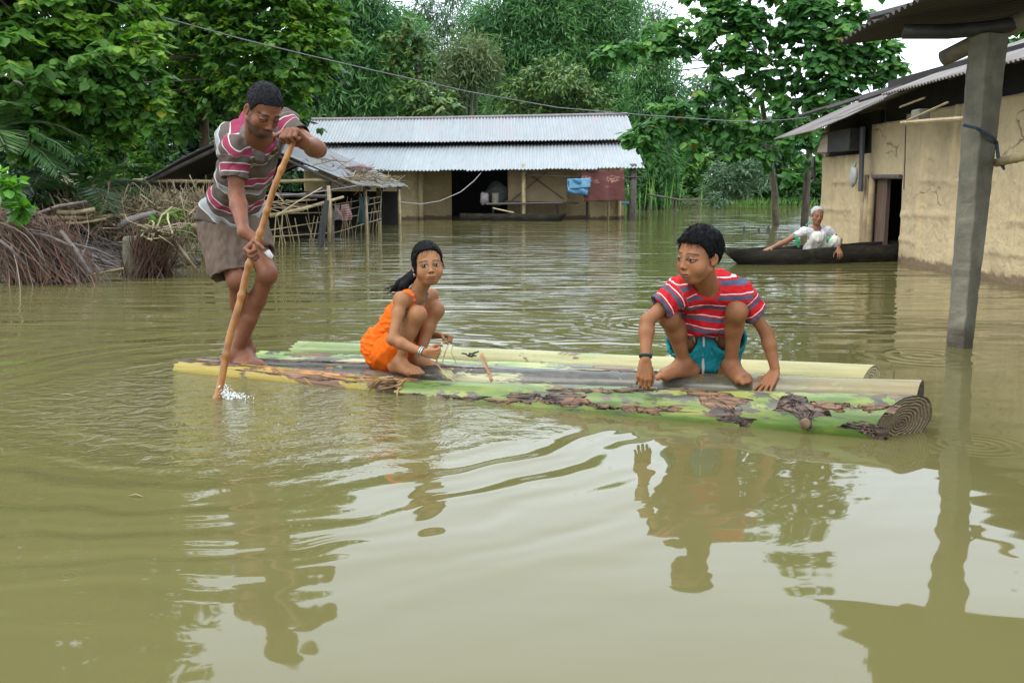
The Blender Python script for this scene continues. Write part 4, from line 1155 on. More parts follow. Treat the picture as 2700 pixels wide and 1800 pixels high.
bamboo('faint grey green bamboo at the top centre, sky showing through it', bb(1180, 70), px_clumps([(1120, 20, 45), (1180, 50, 50), (1230, 90, 45), (1150, 90, 45), (1090, 60, 35), (1200, -15, 40), (1260, 20, 30), (1210, 130, 40), (1130, 150, 40)], 70), 38, L_BAMB2, .5, .8)
tree('mango_tree', 'round light green tree just above the tin roof, right of centre', 'tree', bb(1460, 36), px_clumps([(1400, 200, 38), (1450, 180, 40), (1510, 200, 42), (1360, 240, 36), (1420, 250, 45), (1480, 250, 48), (1545, 250, 42), (1580, 270, 30), (1350, 290, 36), (1420, 300, 40), (1500, 300, 45), (1570, 300, 36), (1470, 215, 40, -1)], 36), L_MANGO, 11, .26, .32, 1.6, 'narrow', .7, r0=.12, every=2)
tree('hazy_tree', 'pale distant tree in the gap under the long branch of the right tree', 'tree', bb(1850, 62), px_clumps([(1830, 230, 35), (1870, 210, 35), (1850, 270, 45), (1800, 260, 25), (1890, 250, 35), (1840, 320, 45), (1880, 330, 45), (1930, 300, 50), (1980, 330, 60), (2050, 340, 60)], 62), L_GREY, 12, .4, .4, 1.0, r0=.15, every=3)
tree('far_tree', 'dark green trees edge behind the house at the far right, above its roof', 'tree', (12.3, 23.5, 0), px_clumps([(2690, 50, 50), (2730, 20, 60), (2700, 100, 40), (2760, 90, 60)], 23), L_BROAD2, 13, .2, .7, 1.3, r0=.15)
# backing woods: far off, read as one mass
c = []
rr_ = np.random.default_rng(77)
for x_ in np.arange(-60, 2330, 80):
    for y_ in (500, 440, 370, 300, 240, 180, 120):
        if y_ < 240 and not 780 < x_ < 1620: continue
        if y_ < 330 and x_ > 1650: continue
        if y_ < 400 and x_ > 2050: continue
        if y_ < 130 and 1100 < x_ < 1300: continue
        c.append((W(x_ + rr_.normal() * 20, y_ + rr_.normal() * 14, 57 + rr_.uniform(-2, 4)), (1.6, 1.3, 1.4)))
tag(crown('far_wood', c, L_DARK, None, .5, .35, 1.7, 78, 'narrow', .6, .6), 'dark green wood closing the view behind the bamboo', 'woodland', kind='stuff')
# ---- the two teak like trees by the right house
ca = px_clumps([(1590, 148, 26), (1630, 135, 32), (1680, 125, 34), (1730, 90, 42), (1775, 75, 40), (1800, 120, 40), (1750, 130, 38), (1850, 95, 40), (1870, 50, 45), (1920, 30, 55), (1940, 100, 50), (1890, 150, 40), (1960, 170, 55),
                (1880, 215, 36), (1940, 240, 45), (1850, 260, 38), (1790, 275, 34), (1740, 290, 32), (1710, 330, 34), (1690, 375, 36), (1730, 400, 34), (1655, 358, 14), (1770, 340, 40), (1830, 330, 42), (1880, 300, 40), (1900, 350, 42), (1960, 320, 50), (1980, 380, 45), (1830, 385, 30), (1930, 400, 26), (1970, 50, 60), (2010, 110, 55), (2030, 180, 55), (2040, 250, 50), (2050, 320, 50), (2020, 410, 30)], 24.0)
ca += px_clumps([(1900, -60, 70), (2000, -80, 90), (1930, -180, 80), (2040, -220, 90), (1840, -40, 45)], 24.5)
tree('broadleaf_tree', 'heart leaved tree with long bough reaching left against the sky, slim paler trunk', 'tree', W(2057, 520, 25.6) * [1, 1, 0], ca, L_BROAD2, 15, .21, .84, 1.75, droop=.95, r0=.085, bark=M_BARK2, every=2, fork=.35, bend=.05)
cb_ = px_clumps([(2080, 50, 60), (2140, 30, 65), (2210, 50, 65), (2270, 60, 55), (2310, 110, 45), (2110, 120, 60), (2190, 130, 60), (2250, 140, 55), (2330, 160, 45), (2365, 125, 30), (2360, 175, 35), (2300, 200, 36), (2130, 200, 60), (2200, 210, 55), (2250, 220, 40), (2110, 280, 55), (2170, 280, 50), (2220, 275, 36), (2130, 340, 45), (2090, 380, 40), (2150, 430, 30), (2080, 450, 30), (2150, 390, 26)], 23.5)
cb_ += px_clumps([(2120, -60, 80), (2220, -60, 80), (2150, -180, 90), (2240, -200, 80), (2310, -70, 60), (2200, -330, 80)], 24.0)
tree('broadleaf_tree', 'heart leaved tree touching the mud house, darker straight trunk, crown over the roof', 'tree', W(2122, 520, 25.4) * [1, 1, 0], cb_, L_BROAD2, 16, .21, .84, 1.75, droop=.95, r0=.09, bark=M_BARK, every=2, fork=.35, bend=.05)
# ---- shrubs and grass on the far bank
def fb(px, py, r, Y=53): return px_clumps([(px, py, r)], Y)
k = 0
for lab, lst, mt, lf, wr_, kd, yy in (
    ('silvery green shrub arching over the far water, right of centre', [(1900, 460, 40), (1950, 440, 42), (1990, 430, 40), (1930, 490, 40), (1870, 500, 32), (2010, 470, 35), (1890, 525, 26, -1), (1960, 500, 30)], L_GREY, .3, .24, 'narrow', 46),
    ('yellow green shrub on the far bank beside the bamboo', [(1810, 450, 40), (1840, 420, 36), (1790, 490, 34), (1830, 490, 34), (1770, 455, 30), (1870, 500, 30), (1850, 525, 22), (1800, 525, 22)], L_SHRUB, .3, .5, 'broad', 54),
    ('bright green shrubs on the far bank behind the two trunks', [(2080, 450, 50), (2030, 500, 36), (2100, 500, 40), (2130, 440, 45), (2060, 400, 40), (2150, 500, 34), (2000, 480, 40), (1970, 520, 26), (2060, 520, 26), (2120, 525, 24), (2170, 430, 36)], L_SHRUB, .3, .5, 'broad', 56),
    ('tall pale green bush behind the silvery shrub', [(1880, 390, 45), (1930, 370, 40), (1980, 390, 45), (2020, 420, 40), (1850, 360, 36)], L_SHRUB, .32, .45, 'broad', 60),
    ('low leafy shrub at the foot of the bamboo by the house', [(1760, 490, 30), (1720, 510, 24), (1790, 515, 20)], L_BAMB, .25, .3, 'narrow', 46)):
    k += 1
    bush('bank_shrub', lab, px_clumps(lst, yy), mt, 40 + k, lf, wr_, 1.3, kd, cat='shrub')
r = np.random.default_rng(9)
n = 5200
X_ = r.uniform(4, 19, n); Y_ = r.uniform(53.0, 61, n)
C = np.stack([X_, Y_, np.maximum(-.05, ground_h(X_, Y_))], 1)
D = r.normal(size=(n, 3)) * .3 + [0, -.1, 1]
tag(leaves('bank_grass', C, D, r.normal(size=(n, 3)) + [0, -1, .3], r.uniform(.2, .6, n), .09, L_GRASS, None, r.uniform(.2, 1, n), 'narrow', .3), 'bright green grass along the far bank', 'grass', kind='stuff')
n = 900
X_ = r.uniform(6.3, 9.4, n); Y_ = r.uniform(47, 50, n)
C = np.stack([X_, Y_, np.full(n, .0) + r.uniform(0, .35, n)], 1)
tag(leaves('dead_grass', C, r.normal(size=(n, 3)) * [1, 1, .4], r.normal(size=(n, 3)) + [0, 0, 1], r.uniform(.3, .9, n), .06, L_BROWN, None, r.uniform(.0, 1, n), 'narrow', .3), 'brown matted reeds at the water edge behind the branch fence', 'reeds', kind='stuff')
# reeds by the far house corner
n = 18
X_ = W(1720, 500, 40)[0] + r.normal(size=n) * .9; C = np.stack([X_, r.uniform(38, 41, n), np.full(n, -.1)], 1)
tag(leaves('tall_reeds', C, r.normal(size=(n, 3)) * .12 + [0, 0, 1], r.normal(size=(n, 3)) + [0, -1, 0], r.uniform(.8, 1.9, n), .035, L_SHRUB, None, r.uniform(.2, 1, n), 'narrow', .3), 'tall green reeds right of the far house', 'reeds', kind='stuff')
# ------------------------------------------------------------------ branch fence, stakes, debris, brush piles
bf = empty('branch_fence', W(1790, 540, 38) * [1, 1, 0], 'crooked branch rail on forked sticks in the far water', 'fence')
m = MB(); m.tube([W(1708, 513, 38), W(1740, 518, 38), W(1790, 527, 38), W(1870, 528, 38)], [.035, .045, .04, .03], 6); m.build('rail', M_OLDWOOD, bf, smooth=True)
for x_, yy in ((1713, 38.2), (1782, 38), (1842, 37.6)):
    m = MB(); p = W(x_, 525, yy); m.tube([p * [1, 1, 0] + [-.03, 0, -.7], p + [.02, 0, .05]], [.035, .03], 6); m.build('stick', M_OLDWOOD, bf)
for i, (x_, y1, y0, lab) in enumerate(((1962, 597, 613, 'leftmost of three black stakes standing in the water before the trunks'), (2001, 601, 613, 'shortest of three black stakes, between the other two'), (2024, 594, 613, 'rightmost and tallest of three black stakes in the water'))):
    p = G(x_, y0); q = W(x_ + (3 if i == 2 else 0), y1, p[1])
    m = MB(); m.tube([p + [0, 0, -.5], p, q], [.035, .035, .02], 6, True, .3, random.Random(i)); tag(m.build('stake', M_DARKWOOD), lab, 'stake', 'black stakes in the water')

# twig bundles and driftwood at the left
def twig_mesh(name, n, src, dst, rad, mat, parent, seed, curve=.12, seg=6, spread=(.2, .2, .1), sp2=None):
    r = np.random.default_rng(seed)
    src, dst = np.asarray(src, float), np.asarray(dst, float)
    f = r.random((n, 1))
    A = src[0] * (1 - f) + src[1] * f + r.normal(size=(n, 3)) * spread
    g = np.clip(f + r.normal(size=(n, 1)) * .16, 0, 1)
    B = dst[0] * (1 - g) + dst[1] * g + r.normal(size=(n, 3)) * (sp2 or spread)
    ax = B - A; up = r.normal(size=(n, 3)) + [0, -.4, 1.2]
    up -= ax * ((up * ax).sum(1) / (ax * ax).sum(1))[:, None]; up /= np.linalg.norm(up, axis=1)[:, None]
    sd_ = np.cross(ax, up); sd_ /= np.linalg.norm(sd_, axis=1)[:, None]
    Ls = np.linalg.norm(ax, axis=1)[:, None]; Vs = []
    rr = rad * r.uniform(.5, 1.5, (n, 1)); cv = curve * r.normal(1, .6, (n, 1)); c2 = .03 * r.normal(size=(n, 1))
    for k in range(seg):
        t_ = k / (seg - 1)
        P = A + ax * t_ + up * cv * Ls * 4 * t_ * (1 - t_) * .25 * 4 * .25 + sd_ * c2 * Ls * math.sin(t_ * 7)
        for a in (0, 2.094, 4.189): Vs.append(P + (sd_ * math.cos(a) + up * math.sin(a)) * rr * (1 - .75 * t_))
    V = np.stack(Vs, 1).reshape(-1, 3); base = np.arange(n)[:, None] * (3 * seg); Fs = []
    for s in range(seg - 1):
        for a in range(3):
            b = (a + 1) % 3; Fs.append(np.concatenate([base + s * 3 + a, base + s * 3 + b, base + s * 3 + 3 + b, base + s * 3 + 3 + a], 1))
    return np_mesh(name, V, np.concatenate(Fs), mat, parent, False, {'rnd': ('FLOAT', np.repeat(r.uniform(0, 1, n), 3 * seg))})


M_RED = mat_stalk('red_brown_twigs', [(0, (.035, .022, .018)), (.35, (.09, .050, .030)), (.62, (.15, .062, .034)), (.85, (.14, .10, .075)), (1, (.24, .19, .14))])
M_GREYT = mat_stalk('grey_sticks', [(0, (.02, .017, .014)), (.6, (.065, .055, .045)), (1, (.16, .135, .11))])
bp = empty('brushwood_pile', W(150, 700, 9.8) * [1, 1, 0], 'big pile of dark sticks and red twigs in the water at the left edge', 'brushwood')
# lower layer: dark sticks lying toward the right
twig_mesh('dark_sticks', 420, (G(-160, 690) + [0, 0, .1], G(-160, 600) + [0, -1.0, .75]), (G(335, 722) + [0, .1, .0], G(300, 690) + [0, 0.2, .05]), .014, M_GREYT, bp, 51, .1, 6, (.15, .25, .14), (.16, .2, .05))
twig_mesh('red_twigs', 400, (G(40, 748) + [0, .1, .0], G(210, 748) + [0, .1, .0]), (W(-80, 560, 10.0), W(120, 585, 10.0)), .0058, M_RED, bp, 52, .35, 8, (.13, .14, .03), (.25, .2, .08))
twig_mesh('fallen_twigs', 130, (W(20, 570, 9.9), W(90, 600, 9.9)), (G(150, 745) + [0, .0, .02], G(230, 735)), .007, M_RED, bp, 53, .5, 8, (.2, .15, .08), (.15, .12, .03))
mbr = mat_plain('grey_branch', (.15, .12, .1), (.05, .04, .035), 14, .9, .5, .01)
for a, b, rr in (((160, 610, 9.75), (240, 722, 9.5), .020), ((70, 612, 9.8), (190, 650, 9.6), .018), ((180, 640, 9.8), (322, 690, 10), .014), ((78, 572, 10.2), (230, 532, 10.4), .022), ((-20, 620, 9.5), (70, 700, 9.5), .016)):
    m = MB(); m.tube([W(*a), (W(*a) + W(*b)) / 2 + [0, 0, .03], W(*b)], [rr, rr * .9, rr * .7], 7, True, .2, random.Random(3)); m.build('branch', mbr, bp, smooth=True)
m = MB(); m.tube([G(230, 735) + [0, 0, .03], W(325, 707, 10.0)], [.012, .008], 5); m.build('pale_stem', M_BAMBOO, bp)
bd = empty('twig_bundle', G(390, 730), 'tied bundle of fine red brown twigs beside a sacking covered post', 'twig bundle')
twig_mesh('twigs', 280, (G(345, 732) + [0, .05, 0], G(440, 728) + [0, .05, 0]), (W(375, 600, 10.4), W(450, 605, 10.4)), .006, M_RED, bd, 54, .2, 7, (.06, .12, .02), (.14, .12, .05))
twig_mesh('loose_twigs', 60, (W(385, 620, 10.3), W(440, 610, 10.3)), (G(480, 700), G(520, 720)), .008, M_STALK, bd, 55, .5, 7, (.08, .12, .05), (.14, .2, .05))
m = MB(); p = W(350, 650, 10.6); m.hexa([(p[0] + a, p[1] + b, z) for z, s in ((-.6, 1), (.44, .85)) for a, b in ((-.11 * s, -.08), (.11 * s, -.08), (.11 * s, .08), (-.11 * s, .08))])
tag(m.build('sacking_post', mat_plain('grey_sacking', (.16, .15, .1), (.08, .075, .05), 9, .95, .5, .02), bevel=.04), 'grey green sacking covered post stump standing left of the twig bundle', 'post')
m = MB(); m.tube([W(446, 618, 10.6), W(480, 660, 10.4), W(517, 708, 10.3)], [.022, .018, .012], 6); m.tube([W(436, 600, 10.7), W(460, 640, 10.5), W(480, 690, 10.5)], [.02, .015, .01], 6)
m.tube([W(424, 708, 10.9), W(470, 690, 10.8), W(525, 640, 11)], [.012, .012, .006], 5)
tag(m.build('bent_branches', mat_plain('brown_branch', (.2, .14, .09), (.08, .06, .04), 12, .9, .4), smooth=True), 'bent bare branches sticking out of the water right of the twig bundle', 'branches')
m = MB(); m.tube([G(425, 712) + [0, .3, .0], G(460, 705) + [0, .3, .06], G(510, 704) + [0, .3, .03]], [.05, .07, .03], 8, True, .3, random.Random(6)); tag(m.build('drift_log', M_DARKWOOD, smooth=True), 'black drifted log lying low in the water right of the twig bundle', 'driftwood')
m = MB(); m.tube([G(270, 690) + [0, .6, .05], G(310, 690) + [0, .4, .1], G(345, 700) + [0, .4, .04]], [.06, .08, .06], 8, True, .3, random.Random(7)); tag(m.build('drift_log', M_DARKWOOD, smooth=True), 'black drifted log between the brushwood pile and the sacking post', 'driftwood')
# straw tangle on poles between the brush pile and the shed
def hp(r, n):
    x = np.where(r.random(n) < .997, r.uniform(150, 560, n), r.uniform(560, 790, n)); base = np.interp(x, [150, 300, 450, 560, 700, 800], [545, 548, 540, 535, 538, 525]); y = base + np.abs(r.normal(size=n)) * np.where(x < 560, 26, 11)
    yy = r.uniform(13.4, 15.6, n)
    d = np.stack([(x - 1350) / FOC, CP + (900 - y) / FOC * SP, -SP + (900 - y) / FOC * CP], 1)
    return np.array([0, 0, CAM_H]) + d * (yy / d[:, 1])[:, None]
tag(straw_heap('straw_heap', 4200, hp, M_STALK, None, .007, (.25, .8), 61, .55, .7, 3), 'long tangle of rotting straw and stalks between the brush pile and the shed', 'straw', kind='stuff')
def hp2(r, n):
    x = r.uniform(250, 520, n); y = 590 + r.normal(size=n) * 22; yy = r.uniform(13.2, 14.5, n)
    d = np.stack([(x - 1350) / FOC, CP + (900 - y) / FOC * SP, -SP + (900 - y) / FOC * CP], 1)
    return np.array([0, 0, CAM_H]) + d * (yy / d[:, 1])[:, None]
tag(straw_heap('hanging_straw', 900, hp2, M_STALK, None, .006, (.25, .6), 62, 1.6, .4, 3), 'loose straw hanging down over the water under the straw tangle', 'straw', kind='stuff')
for a, b, rr, lab in (((100, 575, 13.2), (340, 567, 13.4), .03, 'long bamboo pole lying flat under the straw, above the twig bundle'), ((150, 590, 13), (280, 577, 13.2), .02, 'thin lower bamboo stick under the straw by the brushwood'),
                      ((470, 596, 13.2), (560, 588, 13.3), .04, 'thick pale bamboo end sticking out beside the man shorts'), ((150, 560, 12.9), (250, 552, 13), .03, 'short bamboo stick on top of the straw near the palms')):
    m = MB(); m.tube([W(*a), (W(*a) + W(*b)) / 2 + [0, 0, -.02], W(*b)], rr, 7); tag(m.build('bamboo_stick', M_BAMBOO, smooth=True), lab, 'stick')
m = MB(); m.tube([W(315, 598, 12.9), W(335, 583, 12.9), W(365, 572, 12.9), W(410, 560, 13)], [.04, .05, .04, .03], 8); tag(m.build('bent_branch', mat_plain('pale_grey_branch', (.26, .23, .2), (.1, .09, .08), 10, .9, .4), smooth=True), 'pale bent branch poking out of the straw tangle', 'branch')
bush('weedy_plant', 'ragged green weeds growing over the straw by the man', px_clumps([(455, 560, 22), (420, 585, 20), (480, 600, 18), (440, 610, 16), (390, 600, 14)], 12.6), L_BROAD, 63, .12, .35, .7, cat='weeds')
# dark ground under the straw so the bank closes
# floating bits
for i, (a, b, lab) in enumerate(((((2385, 768), (2410, 762), 'small brown twig floating before the mud house')), (((340, 1306), (378, 1309), 'short dark twig floating at the lower left')), (((160, 1040), (195, 1043), 'dark leaf scrap floating left of the pole')))):
    p, q = G(*a, .003), G(*b, .003); d = nrm(q - p); s = nrm(np.cross(d, [0, 0, 1]))
    m = MB(); mid_ = (p + q) / 2 + [0, 0, .006]
    m.tube([p, mid_, q], [.001, .003, .001], 5); tag(m.build('floating_twig', M_STRAW), lab, 'twig')
# ------------------------------------------------------------------ smooth solid modelling for bodies and clothes
def A3(v): return np.asarray(v, float)


class Sdf:
    def __init__(self): self.p = []

    def cap(self, a, b, ra, rb=None, k=.012, op='u', flat=None):
        """round cone; flat=True gives a straight cut at b"""
        self.p.append(('cap', A3(a), A3(b), float(ra), float(ra if rb is None else rb), k, op, flat)); return self

    def chain(self, pts, rs, k=.012, op='u'):
        for i in range(len(pts) - 1): self.cap(pts[i], pts[i + 1], rs[i], rs[i + 1], k, op)
        return self

    def ell(self, c, r, R=None, k=.012, op='u'):
        self.p.append(('ell', A3(c), A3(r), np.eye(3) if R is None else A3(R), k, op)); return self

    def plane(self, c, n, k=.004):
        """keep the side the normal points away from"""
        self.p.append(('plane', A3(c), nrm(n), k, 'int')); return self

    def fn(self, lo, hi, f, k=.01, op='u'):
        self.p.append(('fn', A3(lo), A3(hi), f, k, op)); return self

    def bbox(self, p):
        if p[0] == 'cap': return np.minimum(p[1] - p[3], p[2] - p[4]), np.maximum(p[1] + p[3], p[2] + p[4])
        if p[0] == 'ell':
            e = np.abs(p[3].T) @ p[2]; return p[1] - e, p[1] + e
        if p[0] == 'fn': return p[1], p[2]
        return None

    def bounds(self, pad=.02):
        bs = [self.bbox(p) for p in self.p if p[-1] == 'u' or (p[0] == 'cap' and p[6] == 'u')]
        return np.min([b[0] for b in bs], 0) - pad, np.max([b[1] for b in bs], 0) + pad

    def grid(self, lo, hi, h):
        lo = A3(lo); n = np.ceil((A3(hi) - lo) / h).astype(int) + 1
        ax = [(lo[i] + h * np.arange(n[i])).astype(np.float32) for i in range(3)]
        F = np.full(n, .08, np.float32)
        for p in self.p:
            op = p[6] if p[0] == 'cap' else p[-1]
            k = p[5] if p[0] == 'cap' else (p[4] if p[0] in ('ell', 'fn') else p[3])
            if p[0] == 'plane':
                X, Y, Z = ax[0][:, None, None], ax[1][None, :, None], ax[2][None, None, :]
                d = (X - p[1][0]) * p[2][0] + (Y - p[1][1]) * p[2][1] + (Z - p[1][2]) * p[2][2]
                F = np.maximum(F, d.astype(np.float32)); continue
            b = self.bbox(p); m = k + 2 * h + .012
            i0 = np.maximum(0, np.floor((b[0] - m - lo) / h).astype(int)); i1 = np.minimum(n, np.ceil((b[1] + m - lo) / h).astype(int) + 1)
            if (i1 <= i0).any(): continue
            X = ax[0][i0[0]:i1[0], None, None]; Y = ax[1][None, i0[1]:i1[1], None]; Z = ax[2][None, None, i0[2]:i1[2]]
            if p[0] == 'cap':
                a, bb, ra, rb = p[1], p[2], p[3], p[4]
                v = bb - a; L2 = float(v @ v) + 1e-12
                tt = ((X - a[0]) * v[0] + (Y - a[1]) * v[1] + (Z - a[2]) * v[2]) / L2
                tc = np.clip(tt, 0, 1)
                d = np.sqrt((X - a[0] - tc * v[0]) ** 2 + (Y - a[1] - tc * v[1]) ** 2 + (Z - a[2] - tc * v[2]) ** 2) - (ra + (rb - ra) * tc)
                if p[7]: d = np.maximum(d, (tt - 1) * math.sqrt(L2))
            elif p[0] == 'ell':
                c, r, R = p[1], p[2], p[3]
                q = [((X - c[0]) * R[i][0] + (Y - c[1]) * R[i][1] + (Z - c[2]) * R[i][2]) / r[i] for i in range(3)]
                k0 = np.sqrt(q[0] ** 2 + q[1] ** 2 + q[2] ** 2)
                k1 = np.sqrt((q[0] / r[0]) ** 2 + (q[1] / r[1]) ** 2 + (q[2] / r[2]) ** 2)
                d = k0 * (k0 - 1) / np.maximum(k1, 1e-6)
            else:
                d = p[3](X, Y, Z)
            S = F[i0[0]:i1[0], i0[1]:i1[1], i0[2]:i1[2]]
            if op == 'u':
                hh = np.maximum(k - np.abs(S - d), 0) / max(k, 1e-6)
                S[...] = np.minimum(S, d) - hh * hh * k * .25
            elif op == 'sub':
                d = -d; hh = np.maximum(k - np.abs(S - d), 0) / max(k, 1e-6)
                S[...] = np.maximum(S, d) + hh * hh * k * .25
        return F, lo

    def mesh(self, h, fine=()):
        """fine = [(lo, hi, h)] blocks meshed with a smaller step"""
        lo, hi = self.bounds()
        V, Q = nets(*self.grid(lo, hi, h), h)
        if fine:
            keep = np.ones(len(Q), bool)
            for (l, u, _) in fine:
                ins = ((V > A3(l) + h) & (V < A3(u) - h)).all(1)
                keep &= ~ins[Q].all(1)
            Q = Q[keep]
        Vs, Qs = [V], [Q]; n = len(V)
        for (l, u, hf) in fine:
            v, q = nets(*self.grid(l, u, hf), hf)
            Vs.append(v); Qs.append(q + n); n += len(v)
        V, Q = np.concatenate(Vs), np.concatenate(Qs)
        used = np.zeros(len(V), bool); used[Q.ravel()] = True
        mp = np.cumsum(used) - 1
        return V[used], mp[Q]


def nets(F, lo, h):
    s = F < 0
    c = [s[dx:s.shape[0] - 1 + dx, dy:s.shape[1] - 1 + dy, dz:s.shape[2] - 1 + dz] for dx in (0, 1) for dy in (0, 1) for dz in (0, 1)]
    cnt = sum(x.astype(np.int8) for x in c)
    act = (cnt > 0) & (cnt < 8)
    I = np.argwhere(act)
    vid = np.full(act.shape, -1, np.int64); vid[act] = np.arange(len(I))
    offs = np.array([(dx, dy, dz) for dx in (0, 1) for dy in (0, 1) for dz in (0, 1)])
    vals = np.stack([F[I[:, 0] + o[0], I[:, 1] + o[1], I[:, 2] + o[2]] for o in offs], 1)
    P = np.zeros((len(I), 3)); N = np.zeros(len(I))
    for a in range(8):
        for b in range(a + 1, 8):
            if np.abs(offs[a] - offs[b]).sum() != 1: continue
            fa, fb = vals[:, a], vals[:, b]; m = (fa < 0) != (fb < 0)
            t_ = np.where(m, fa / np.where(m, fa - fb, 1), 0)
            P += np.where(m[:, None], offs[a] + (offs[b] - offs[a]) * t_[:, None], 0); N += m
    V = (I + P / np.maximum(N, 1)[:, None]) * h + lo
    Q = []
    for ax in range(3):
        o1, o2 = (ax + 1) % 3, (ax + 2) % 3
        sl0 = [slice(None)] * 3; sl1 = [slice(None)] * 3; sl0[ax] = slice(0, -1); sl1[ax] = slice(1, None)
        ch = s[tuple(sl0)] != s[tuple(sl1)]
        E = np.argwhere(ch)
        ok = (E[:, o1] > 0) & (E[:, o2] > 0) & (E[:, o1] < F.shape[o1] - 1) & (E[:, o2] < F.shape[o2] - 1)
        E = E[ok]
        e1 = np.zeros(3, int); e1[o1] = 1; e2 = np.zeros(3, int); e2[o2] = 1
        def g(x): return vid[x[:, 0], x[:, 1], x[:, 2]]
        q = np.stack([g(E - e1 - e2), g(E - e2), g(E), g(E - e1)], 1)
        ins = s[E[:, 0], E[:, 1], E[:, 2]]
        q[~ins] = q[~ins][:, ::-1]
        Q.append(q)
    Q = np.concatenate(Q)
    return V, Q[(Q >= 0).all(1)]


def vnormals(V, Q):
    n = np.cross(V[Q[:, 2]] - V[Q[:, 0]], V[Q[:, 3]] - V[Q[:, 1]])
    N = np.zeros_like(V)
    for i in range(4): np.add.at(N, Q[:, i], n)
    return N / (np.linalg.norm(N, axis=1)[:, None] + 1e-12)


def folds(V, seed, wl=.07, amp=.004, stretch=(1, 1, 1)):
    """cloth folds: displaces along the normal"""
    r = np.random.default_rng(seed); P = V * np.asarray(stretch)
    out = np.zeros(len(V))
    for i in range(7):
        k = r.normal(size=3); k = k / np.linalg.norm(k) * 2 * math.pi / (wl * r.uniform(.6, 1.6)); k2 = r.normal(size=3) * 2 * math.pi / (wl * 3)
        w_ = np.sin(P @ k + r.uniform(0, 6) + 1.6 * np.sin(P @ k2 + r.uniform(0, 6)))
        out += np.sign(w_) * np.abs(w_) ** 1.0 * r.uniform(.5, 1)
    return amp * out / 3


def frame(f, up=(0, 0, 1)):
    """rows: right, forward, up"""
    f = nrm(f); x = nrm(np.cross(f, up)); return np.array([x, f, np.cross(x, f)])


def facing(yaw, pitch=0, roll=0):
    """face direction: yaw 0 looks at the camera, + turns to the viewer's right; pitch + looks up"""
    y, p, r = math.radians(yaw), math.radians(pitch), math.radians(roll)
    f = np.array([math.sin(y) * math.cos(p), -math.cos(y) * math.cos(p), math.sin(p)])
    R = frame(f)
    x = R[0] * math.cos(r) + R[2] * math.sin(r); z = -R[0] * math.sin(r) + R[2] * math.cos(r)
    return np.array([x, R[1], z])


# ---- head
def add_head(S, c, R, H, child=False, fine_k=1.0):
    def w_(x, y, z): return c + (np.array([x, y, z - .5]) * H) @ R
    def E(x, y, z, rx, ry, rz, k=.03, op='u', rot=None): S.ell(w_(x, y, z), np.array([rx, ry, rz]) * H, R if rot is None else rot @ R, k * H, op)
    def Cc(a, b, ra, rb, k=.03, op='u'): S.cap(w_(*a), w_(*b), ra * H, rb * H, k * H, op)
    ch = 1.0 if child else 0.0
    E(0, -.06, .655, .315, .395, .335)
    E(0, .10, .42 + .02 * ch, .255 + .035 * ch, .275 + .01 * ch, .40 - .02 * ch, .06)
    E(0, .225 - .03 * ch, .10 + .045 * ch, .105 + .03 * ch, .115, .085, .08 + .04 * ch)
    for s in (-1, 1):
        Cc((s * (.235 + .01 * ch), .0, .27 + .02 * ch), (s * .08, .22 - .03 * ch, .09 + .05 * ch), .062, .062 + .01 * ch, .09)
        E(s * (.165 + .01 * ch), .215 - .005 * ch, .375 - .05 * ch, .085 + .035 * ch, .095 + .01 * ch, .09 + .03 * ch, .09)      # cheek
    Cc((-.15, .318 - .012 * ch, .575), (.15, .318 - .012 * ch, .575), .036 - .006 * ch, .036 - .006 * ch, .07)                                # brow ridge
    for s in (-1, 1): E(s * .135, .40, .487, .085, .065, .046, .05, 'sub')
    Cc((0, .36 - .01 * ch, .55), (0, .425 - .02 * ch, .375), .026, .040, .05)                           # nose
    E(0, .435 - .02 * ch, .365, .042, .038, .034, .03)
    for s in (-1, 1): E(s * .045, .405 - .015 * ch, .348, .030, .034, .026, .025)
    for s in (-1, 1): E(s * .135, .300, .487, .066, .062, .058, .012)                          # eyeballs
    for s in (-1, 1):                                                                          # lids
        Cc((s * .205, .305, .497), (s * .14, .352, .517), .016, .018, .02); Cc((s * .14, .352, .517), (s * .075, .335, .495), .018, .014, .02)
        Cc((s * .20, .305, .478), (s * .14, .343, .460), .012, .013, .02); Cc((s * .14, .343, .460), (s * .08, .335, .480), .013, .012, .02)
    E(0, .330, .235, .11, .075, .085, .06)                                                    # muzzle
    Cc((-.065, .366, .245), (.065, .366, .245), .022, .022, .02); E(0, .385, .245, .04, .025, .022, .02)
    Cc((-.055, .366, .203), (.055, .366, .203), .026, .026, .02)
    Cc((-.10, .385, .222), (.10, .385, .222), .012, .012, .012, 'sub')
    Cc((-.055, .375, .165), (.055, .375, .165), .02, .02, .03, 'sub')
    for s in (-1, 1):                                                                          # ears
        ca, sa = math.cos(s * .45), math.sin(s * .45)
        rot = np.array([[ca, sa, 0], [-sa, ca, 0], [0, 0, 1]])
        E(s * .335, -.03, .47, .028, .075, .115, .02, 'u', rot)
        E(s * .365, -.015, .48, .024, .042, .07, .015, 'sub', rot)
        E(s * .325, .0, .385, .025, .035, .035, .015)


